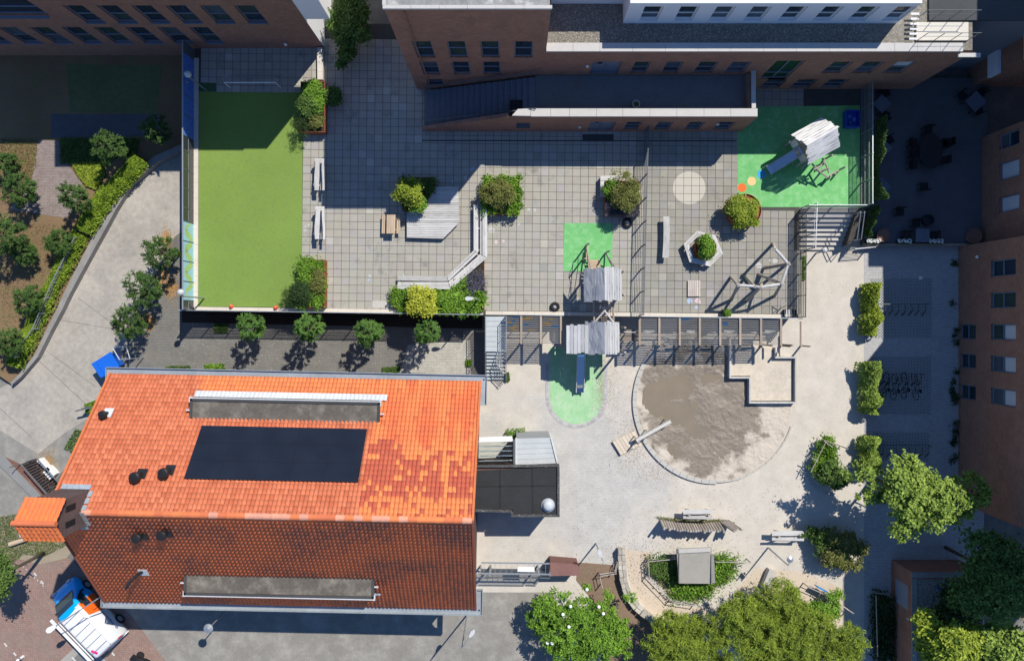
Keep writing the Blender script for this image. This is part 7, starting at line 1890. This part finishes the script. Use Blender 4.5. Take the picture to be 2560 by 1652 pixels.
carpet('leaves', t, [(2030, 1175), (2062, 1095), (2082, 1098), (2085, 1150), (2108, 1195), (2050, 1200)], .2, .95, 5200, .08, .042, L_bright, clump=.17)
for a, b in (((2027, 1180), (2066, 1102)), ((2060, 1100), (2104, 1115)), ((2030, 1145), (2045, 1152)), ((2060, 1102), (2082, 1118))): MB().tube(P(*a, 1.0), P(*b, 1.0), .03, n=7).build('cane', m_log, t)
for x, y in ((2029, 1178), (2064, 1104), (2100, 1114)): MB().tube(P(x, y, 0), P(x, y, 0) + Vector((0, 0, 1.05)), .035, n=7).build('post', m_log, t)
nb2 = MB()
for k in range(26): 
    a = R(200) - k * R(4.2); q = P(2088 + 73 * math.cos(a), 1160 + 75 * math.sin(a) * 1.0, .03)
    MB().box((q.x, q.y, .012), (.2, .09, .03), -a).build('edging_brick', m_edge, bpy.data.objects['playground_pavement'])
broadleaf('dark tree in deep shade at the lower right edge', 2500, 1440, 120, 100, 0, 5.0, 1.8, 420, 55, L_mid, .3, .11, .06, 12)
broadleaf('sunlit yellow-green tree in the bottom right, left crown', 2365, 1600, 85, 80, 0, 4.4, 1.6, 330, 42, L_lime, .17, .10, .06, 12)
broadleaf('sunlit tree in the bottom right corner, right crown', 2490, 1610, 95, 85, 0, 4.2, 1.6, 330, 42, L_fresh, .17, .10, .06, 12)
broadleaf('dark creeping tree over the pebble roof of the brick store', 2385, 1530, 75, 60, 0, 3.6, 1.1, 240, 50, L_dark, .25, .10, .055, 10)
broadleaf('tall dark shrub in the alley between the gable and the tall block', 872, 60, 42, 78, DK, 3.2, 1.4, 380, 55, L_mid, .2, .09, .055, 10, name='alley_shrub', cat='shrub')
broadleaf('lower end of the alley shrub with its steel edging box', 868, 138, 24, 28, DK, 2.2, .6, 110, 45, L_mid, .14, .08, .05, 6, name='alley_shrub', cat='shrub', trunk_r=.05)
broadleaf('small shaded shrub beside the planter at the north east turf corner', 833, 240, 22, 26, DK, 2.1, .4, 80, 40, L_mid, .13, .07, .04, 5, name='alley_shrub', cat='shrub', trunk_r=.04)
t = thing('shaded_bed', 'narrow shaded bed with shrubs along the brick store wall', 'plant bed', P(2210, 1560, 0))
carpet('leaves', t, [(2188, 1488), (2232, 1490), (2236, 1652), (2190, 1652)], .1, .8, 4200, .09, .045, L_dark, clump=.2)
for a, b in (((2186, 1480), (2226, 1487)), ((2190, 1488), (2194, 1640))): MB().tube(P(*a, .9), P(*b, .9), .03, n=6).build('cane', m_log, t)
t = thing('edge_shrub', 'green climbing plants along the foot of the apartment block', 'plants', P(2390, 900, 0)); carpet('leaves', t, [(2380, 640), (2394, 640), (2394, 1160), (2380, 1160)], .02, .3, 900, .07, .04, L_dark, clump=.12)
o = carpet('yellow_ground_cover', None, [(180, 408), (262, 405), (262, 440), (240, 475), (215, 465), (190, 430)], .36, .5, 5200, .055, .03, L_lime, up=.9); tag(o, kind='stuff')
o = carpet('shaded_ground_cover', None, [(150, 345), (350, 345), (340, 385), (262, 405), (150, 410)], .36, .5, 5200, .055, .03, L_mid, up=.9); tag(o, kind='stuff')
o = carpet('garden_weeds', None, [(0, 345), (95, 350), (90, 420), (60, 470), (0, 470)], .35, .42, 2600, .06, .012, L_olive, up=.5); tag(o, kind='stuff')
o = carpet('garden_weeds', None, [(20, 560), (160, 560), (180, 640), (120, 780), (60, 880), (10, 880), (0, 700)], .35, .42, 2600, .06, .012, L_olive, up=.5); tag(o, kind='stuff')
for k, pts in enumerate(([(415, 915), (475, 914), (480, 926), (415, 926)], [(510, 910), (560, 908), (565, 926), (512, 926)], [(955, 918), (1000, 915), (1000, 932), (955, 932)], [(1165, 900), (1178, 900), (1178, 915), (1165, 915)], [(160, 1120), (190, 1070), (215, 1080), (180, 1130)], [(212, 1010), (240, 1000), (240, 1030), (215, 1035)],
                         [(535, 808), (570, 808), (570, 832), (535, 832)], [(1265, 1072), (1312, 1068), (1315, 1096), (1265, 1098)], [(1262, 935), (1272, 930), (1275, 952), (1264, 955)], [(2000, 640), (2016, 640), (2014, 700), (2000, 700)])):
    o = carpet('weed_patch', None, pts, .02, .16 if k != 7 else .5, 500, .06, .03, L_bright if k % 2 else L_mid, up=.7); tag(o, kind='stuff')
rngl = random.Random(4)
lt = M('fallen_needle_litter', (.42, .24, .09), bmp=0, var=.3, island=.3)
gs = []
for cx2, cy2, s_ in ((405, 690, 22), (430, 720, 18), (372, 805, 14), (415, 600, 16), (120, 1160, 20)):
    gs.append(np.column_stack([rng.normal(P(cx2, cy2, 0).x, s_ * .026 * .5, 500), rng.normal(P(cx2, cy2, 0).y, s_ * .026 * .8, 500), np.full(500, .03)]))
gs = np.concatenate(gs); v, f = leaf_quads(gs, unit(np.array([0, 0, 1.0]) + rng.normal(size=gs.shape) * .15), .05, .02)
tag(np_mesh('fallen_needles', v, f, lt), kind='stuff')
b0 = P(6, 1480, 0); broadleaf('tree at the left edge above the street, mostly outside the picture', -6, 1440, 42, 60, 0, 4.0, 1.3, 150, 45, L_mid, .2, .085, .05, 8)
t = thing('cut_trunk', 'pale cut tree trunk lying on the verge beside the brick street', 'log', P(45, 1350, 0)); MB().tube(P(25, 1360, .2), P(66, 1347, .25), .16, .13, 12).build('trunk', m_tan, t); MB().lathe(P(58, 1337, 0).x, P(58, 1337, 0).y, [(.12, 0), (.14, .2), (.05, .3)], 8).build('stub', m_conc, t)

# crumbs, twigs and leaf litter scattered over the ground
def litter(name, x0, y0, x1, y1, z, n, size, mat, bias=None):
    px = rng.uniform(x0, x1, n); py = rng.uniform(y0, y1, n)
    if bias: m_ = rng.random(n) < .7; px[m_] = rng.normal(bias[0], bias[2], m_.sum()); py[m_] = rng.normal(bias[1], bias[3], m_.sum())
    k_ = (H - z) / F; pos = np.column_stack([(px - NX) * k_, (NY - py) * k_, np.full(n, z)])
    v, f = leaf_quads(pos, unit(np.array([0, 0, 1.0]) + rng.normal(size=pos.shape) * .12), size, size * .45)
    tag(np_mesh(name, v, f, mat), kind='stuff')
m_lit = M('brown_leaf_litter', (.16, .11, .065), var=.4, scale=9, bmp=0, island=.5)
litter('sand_litter', 1420, 1210, 2110, 1480, .02, 1500, .035, m_lit, (1640, 1420, 120, 45))
litter('yard_litter', 1220, 700, 2150, 1300, .02, 500, .03, m_lit)
litter('deck_litter', 760, 330, 1990, 770, DK + .012, 350, .03, m_lit)
litter('turf_litter', 500, 240, 750, 760, DK + .018, 90, .035, m_lit)
litter('asphalt_litter', 420, 1560, 1380, 1650, .01, 350, .03, M('pale_grit', (.45, .42, .37), bmp=0, island=.3))
litter('strip_litter', 420, 820, 1190, 925, .02, 420, .035, M('pale_grit', (.45, .42, .37), bmp=0, island=.3))
litter('garden_litter', 0, 345, 95, 800, .355, 900, .05, m_lit)
m_spill = M('spilled_sand_grains', (.40, .345, .275), var=.3, scale=5, bmp=0, island=.2)
litter('spilled_sand', 1520, 1040, 1620, 1190, .02, 1000, .035, m_spill, (1575, 1105, 22, 38))
litter('spilled_sand', 1500, 880, 1600, 1060, .02, 500, .035, m_spill, (1522, 960, 12, 40))
litter('spilled_sand', 1590, 1130, 1700, 1220, .02, 450, .035, m_spill, (1640, 1180, 26, 16))
litter('pad_sand', 1478, 900, 1515, 1030, .024, 700, .04, m_spill, (1503, 960, 6, 40))
# ------------------------------------------------------------------ van with roof rack, parked beside the house
van = thing('van', 'blue, orange and white work van with lettering and a roof rack, at the house corner', 'van', (-27.2, -18.7, 0))
VT = Matrix.Translation((-27.2, -18.7, 0)) @ Matrix.Rotation(math.atan2(3.6, -3.45), 4, 'Z')
m_vb, nt, bs = nodes_of('van_paint'); tc = N(nt, 'ShaderNodeTexCoord')
vob = N(nt, 'ShaderNodeAttribute', attribute_name='vpos'); sp = N(nt, 'ShaderNodeSeparateXYZ'); nt.links.new(vob.outputs['Vector'], sp.inputs[0])
X_, Y_, Z_ = sp.outputs
def circle_mask(cx2, cz2, r_):
    dx = math_node(nt, 'SUBTRACT', X_, cx2); dz = math_node(nt, 'SUBTRACT', Z_, cz2)
    return math_node(nt, 'LESS_THAN', math_node(nt, 'ADD', math_node(nt, 'MULTIPLY', dx, dx), math_node(nt, 'MULTIPLY', dz, dz)), r_ * r_)
blue, orange, white = (.0, .36, .88), (.85, .14, .015), (.76, .76, .76)
front = math_node(nt, 'GREATER_THAN', math_node(nt, 'ADD', X_, math_node(nt, 'MULTIPLY', math_node(nt, 'MULTIPLY', Y_, Y_), -.25)), .62)
orng = math_node(nt, 'MULTIPLY', math_node(nt, 'LESS_THAN', Z_, 1.86), math_node(nt, 'GREATER_THAN', math_node(nt, 'ADD', X_, math_node(nt, 'MULTIPLY', math_node(nt, 'SUBTRACT', Z_, 1.1), -.25)), -.38))
c1 = mixc(nt, orng, white, orange); c2 = mixc(nt, front, c1, blue)
nt.links.new(c2, bs.inputs['Base Color']); bs.inputs['Roughness'].default_value = .32; bs.inputs['Coat Weight'].default_value = .25; bs.inputs['Coat Roughness'].default_value = .1
ST = [(-2.50, .55, 1.45, .80, .70), (-2.47, .40, 1.80, .90, .74), (-2.38, .34, 1.93, .93, .78), (-1.6, .30, 1.97, .95, .80), (-.5, .30, 1.98, .96, .80), (.6, .30, 1.97, .96, .79), (.95, .30, 1.93, .96, .76),
      (1.25, .30, 1.72, .955, .74), (1.62, .30, 1.40, .95, .76), (1.80, .30, 1.20, .94, .80), (2.15, .30, 1.08, .91, .76), (2.36, .34, .92, .84, .66), (2.47, .42, .74, .70, .55), (2.50, .5, .64, .55, .45)]
def ring(x, zb, zt, wb, wt):
    zm = min(1.12, zb + (zt - zb) * .62); pts = [(wb * .93, zb), (wb, zb + .18 * (zt - zb)), (wb, zm)]
    pts += [(wb * .35 + wt * .65, zm + (zt - zm) * .7), (wt, zt - .05 * (zt - zb)), (wt * .8, zt - .005), (wt * .4, zt + .012)]
    full = pts + [(0, zt + .016)] + [(-a, b) for a, b in reversed(pts)]
    return [(x, a, b) for a, b in full]
vs_ = []; rings = [ring(*s) for s in ST]; nr = len(rings[0])
for r_ in rings: vs_ += r_
fs = [(i * nr + k, i * nr + (k + 1) % nr, (i + 1) * nr + (k + 1) % nr, (i + 1) * nr + k) for i in range(len(ST) - 1) for k in range(nr)] + [tuple(range(nr))[::-1], tuple(range((len(ST) - 1) * nr, len(ST) * nr))]
body = MB(VT).add(vs_, fs).build('body', m_vb, van, smooth=True)
at = body.data.attributes.new('vpos', 'FLOAT_VECTOR', 'POINT'); at.data.foreach_set('vector', [x for p in vs_ for x in p])
for p in body.data.polygons: p.use_smooth = True
m_vg = M_glass('car_glass', (.02, .03, .04), rough=.05); m_blk = MATS['black_plastic']
MB(VT).add([(.99, -.64, 1.935), (.99, .64, 1.935), (1.30, .70, 1.735), (1.66, .74, 1.44), (1.80, .74, 1.30), (1.80, -.74, 1.30), (1.66, -.74, 1.44), (1.30, -.70, 1.735)], [(0, 1, 2, 7), (7, 2, 3, 6), (6, 3, 4, 5)]).build('windscreen', m_vg, van)
for s in (-1, 1):
    y1, y2 = s * .975, s * .84
    MB(VT).quad((.35, y1, 1.2), (1.45, y1, 1.2), (1.10, y2, 1.72), (.40, y2, 1.74)).build('side_window', m_vg, van)
    MB(VT).box((1.35, s * 1.06, 1.2), (.12, .2, .18)).build('mirror', m_blk, van)
    MB(VT).box((2.40, s * .62, .86), (.14, .28, .14), 0, .5).build('headlight', M_glass('lamp_glass', (.5, .5, .5)), van)
    MB(VT).box((-2.47, s * .84, 1.25), (.06, .12, .5)).build('tail_light', M('red_lamp', (.5, .015, .03), rough=.3, bmp=0), van)
    MB(VT).box((.2, s * .968, .98), (.16, .02, .03)).build('door_handle', m_white, van); MB(VT).box((-.25, s * .968, .98), (.16, .02, .03)).build('door_handle', m_white, van)
    MB(VT).box((-.1, s * .966, .95), (.02, .01, 1.1)).build('door_gap', m_blk, van)
    for x in (-1.55, 1.5):
        w_ = MB(VT).tube((x, s * .80, .34), (x, s * .985, .34), .34, n=24).build('wheel', MATS['tyre_rubber'], van)
        MB(VT).tube((x, s * .9, .34), (x, s * .99, .34), .2, n=18).build('rim', m_steel, w_)
MB(VT).box((-2.50, 0, .5), (.12, 1.7, .22)).build('bumper', m_white, van); MB(VT).box((2.44, 0, .46), (.12, 1.35, .2)).build('bumper', m_blk, van)
MB(VT).box((-2.10, .45, 2.0), (.42, .14, .012), R(25)).build('pink_strip', M('magenta_marking', (.72, .01, .22), bmp=0), van)
rk = MB(VT)
for s in (-1, 1): rk.bar((-2.4, s * .72, 2.10), (.75, s * .72, 2.10), .04, .05)
rk.build('rack_rail', m_white, van)
for k in range(6):
    x = -2.1 + k * .5; MB(VT).bar((x, -.72, 2.08), (x, .72, 2.08), .028, .028).build('rack_bar', m_steel, van)
MB(VT).bar((-2.5, .93, 2.12), (1.2, .93, 2.12), .16, .06).build('ladder_tray', m_white, van)
MB(VT).box((-2.56, .2, 1.4), (.05, .5, .05)).build('rear_step', m_blk, van)
cu = bpy.data.curves.new('lettering', 'FONT'); cu.body = 'Hendriks'; cu.size = .30; cu.extrude = .003; cu.align_x = 'CENTER'
tmp = bpy.data.objects.new('tmp', cu); col.objects.link(tmp)
dg = bpy.context.evaluated_depsgraph_get(); tme2 = bpy.data.meshes.new_from_object(tmp.evaluated_get(dg)); bpy.data.objects.remove(tmp)
side_s = -1
# the lettering sits on the side that faces the house
xf = VT @ Matrix.Translation((-1.0, -.968, .98)) @ Matrix.Rotation(R(90), 4, 'X')
for s_m in (1,):
    tme2.transform(xf); tme2.transform(Matrix.Translation(-worldloc(van))); tme2.materials.clear(); m_let = M('navy_lettering', (.03, .06, .32), bmp=0, rough=.4); tme2.materials.append(m_let)
    link('lettering', tme2, van)
for k in range(6):
    a = k * math.pi / 3; MB(VT).box((-1.85 + .07 * math.cos(a), -.962, 1.07 + .07 * math.sin(a)), (.06, .008, .06)).build('logo_petal', m_let, van)

# ------------------------------------------------------------------ parked scooter cut by the lower edge
q = P(375, 1645, 0); t = thing('scooter', 'black scooter with red rear light at the bottom edge of the street', 'scooter', q)
Sx = Matrix.Translation(q) @ Matrix.Rotation(R(-35), 4, 'Z')
for x in (-.6, .62): w_ = MB(Sx).tube((x, -.06, .24), (x, .06, .24), .24, n=20).build('wheel', MATS['tyre_rubber'], t)
MB(Sx).path([(-.65, 0, .62), (-.35, 0, .60), (-.05, 0, .42), (.3, 0, .32), (.5, 0, .5), (.55, 0, .8)], [.13, .17, .16, .14, .12, .08], 10).build('body', M('black_gloss_paint', (.015, .015, .017), rough=.25, bmp=0), t, smooth=True)
MB(Sx).box((-.32, 0, .80), (.62, .28, .10)).build('seat', m_chr, t); MB(Sx).tube((.5, -.35, 1.0), (.5, .35, 1.0), .025, n=7).build('handlebar', m_dsteel, t)
MB(Sx).box((-.74, 0, .66), (.06, .2, .07)).build('tail_light', MATS['red_lamp'], t); MB(Sx).box((-.75, 0, .84), (.3, .3, .26)).build('top_case', m_blk, t)
MB(Sx).box((.62, 0, .70), (.08, .3, .3), 0, .3).build('front_shield', m_blk, t)
q = P(58, 1640, 0); t = thing('bollard', 'small white bollard on the street near the lower left corner', 'bollard', q)
MB().lathe(q.x, q.y, [(.09, 0), (.09, .5), (.06, .58), (.02, .6)], 12).build('post', m_white, t); MB().cyl(q.x, q.y, .36, .44, .095, 12).build('band', m_dsteel, t)

# ------------------------------------------------------------------ blue container with its steel frame
q = P(290, 905, 0); t = thing('waste_container', 'bright blue wheeled waste container with a steel frame at the house corner', 'container', q)
m_cb = M('blue_container_plastic', (.012, .13, .62), rough=.4, bmp=0, var=.08)
CT = Matrix.Translation(q + Vector((0, -.1, 0))) @ Matrix.Rotation(R(32), 4, 'Z')
b = MB(CT); b.add([(-.55, -.38, .16), (.55, -.38, .16), (.55, .38, .16), (-.55, .38, .16), (-.66, -.48, 1.05), (.66, -.48, 1.05), (.66, .48, 1.05), (-.66, .48, 1.05)], [(3, 2, 1, 0), (4, 5, 6, 7), (0, 1, 5, 4), (1, 2, 6, 5), (2, 3, 7, 6), (3, 0, 4, 7)]); b.build('body', m_cb, t)
ld = MB(CT).box((0, .0, 1.13), (1.42, 1.02, .10), 0, 0, .08).build('lid', m_cb, t); MB(CT).box((0, -.53, 1.12), (1.3, .06, .06)).build('handle', m_cb, t)
MB(CT).box((-.35, 0, 1.20), (.03, .95, .04), 0, 0, .08).build('lid_rib', m_cb, t)
for x in (-.45, .45):
    for y in (-.3, .3): MB(CT).tube((x - .03, y, .09), (x + .03, y, .09), .09, n=12).build('wheel', m_blk, t)
fr = thing('pole_stand', 'leaning steel pole frame over the blue waste container', 'frame', P(305, 880, 0))
pts = [P(281, 868, 1.6), P(316, 867, 1.6), P(325, 897, 1.6), P(299, 899, 1.6)]
for a, b in zip(pts, pts[1:] + pts[:1]): MB().tube(a, b, .035, n=8).build('bar', m_steel, fr)
for p in pts: MB().tube((p.x, p.y, 0), p, .03, n=8).build('post', m_steel, fr)
q = P(210, 1023, 0); t = thing('barrier_post', 'grey post lying out over the driveway beside the house', 'barrier', P(226, 1019, 0)); MB().bar(P(190, 1027, .9), P(228, 1018, .9), .10, .10).build('arm', m_gsteel, t); w_ = P(227, 1018, 0); MB().box((w_.x, w_.y, .45), (.12, .12, .9)).build('post', m_gsteel, t)
# cellar stair with railing at the west gable
t = thing('cellar_stair', 'dark cellar stairwell with steel bars beside the west gable', 'stairwell', P(105, 1190, 0))
pl = [(52, 1160), (92, 1146), (150, 1210), (118, 1235)]
MB().prism(pxs(pl, .02), .016, .022).build('pit', MATS['black_void'], t)
for k in range(13):
    v = (k + .5) / 13; L = lambda a, b, s: (a[0] + (b[0] - a[0]) * s, a[1] + (b[1] - a[1]) * s)
    MB().bar(P(*L(pl[0], pl[3], v), .4), P(*L(pl[1], pl[2], v), .4), .05, .05).build('bar', M('brown_steel_bar', (.11, .075, .06), bmp=0), t)
for a, b in ((pl[0], pl[3]), (pl[1], pl[2])): MB().tube(P(*a, 1.0), P(*b, 1.0), .04, n=8).build('handrail', m_gsteel, t)
for p in pl: w_ = P(*p, 0); MB().tube((w_.x, w_.y, 0), (w_.x, w_.y, 1.0), .03, n=7).build('post', m_gsteel, t)
for k, (x, y, a) in enumerate(((119, 1160, -48), (133, 1178, -48))):
    w_ = P(x, y, 0); t = thing('stored_board', ('white board lying beside the cellar stair, upper one', 'white box lying beside the cellar stair, lower one')[k], 'board', w_)
    MB().box((w_.x, w_.y, .2), (1.0 if k == 0 else .7, .28 if k == 0 else .55, .4), R(a)).build('panel', m_white, t)
t = thing('low_steel_rail', 'low steel frame of the lattice fence at the foot of the deck wall', 'rail', P(470, 800, 0))
for a, b in (((457, 790), (1200, 800)),): MB().bar(P(*a, .3), P(*b, .3), .04, .04).build('rail', m_dsteel, t)
for k in range(12): w_ = P(460 + k * 67, 790 + k * .9, 0); MB().box((w_.x, w_.y, .16), (.05, .05, .32)).build('post', m_dsteel, t)
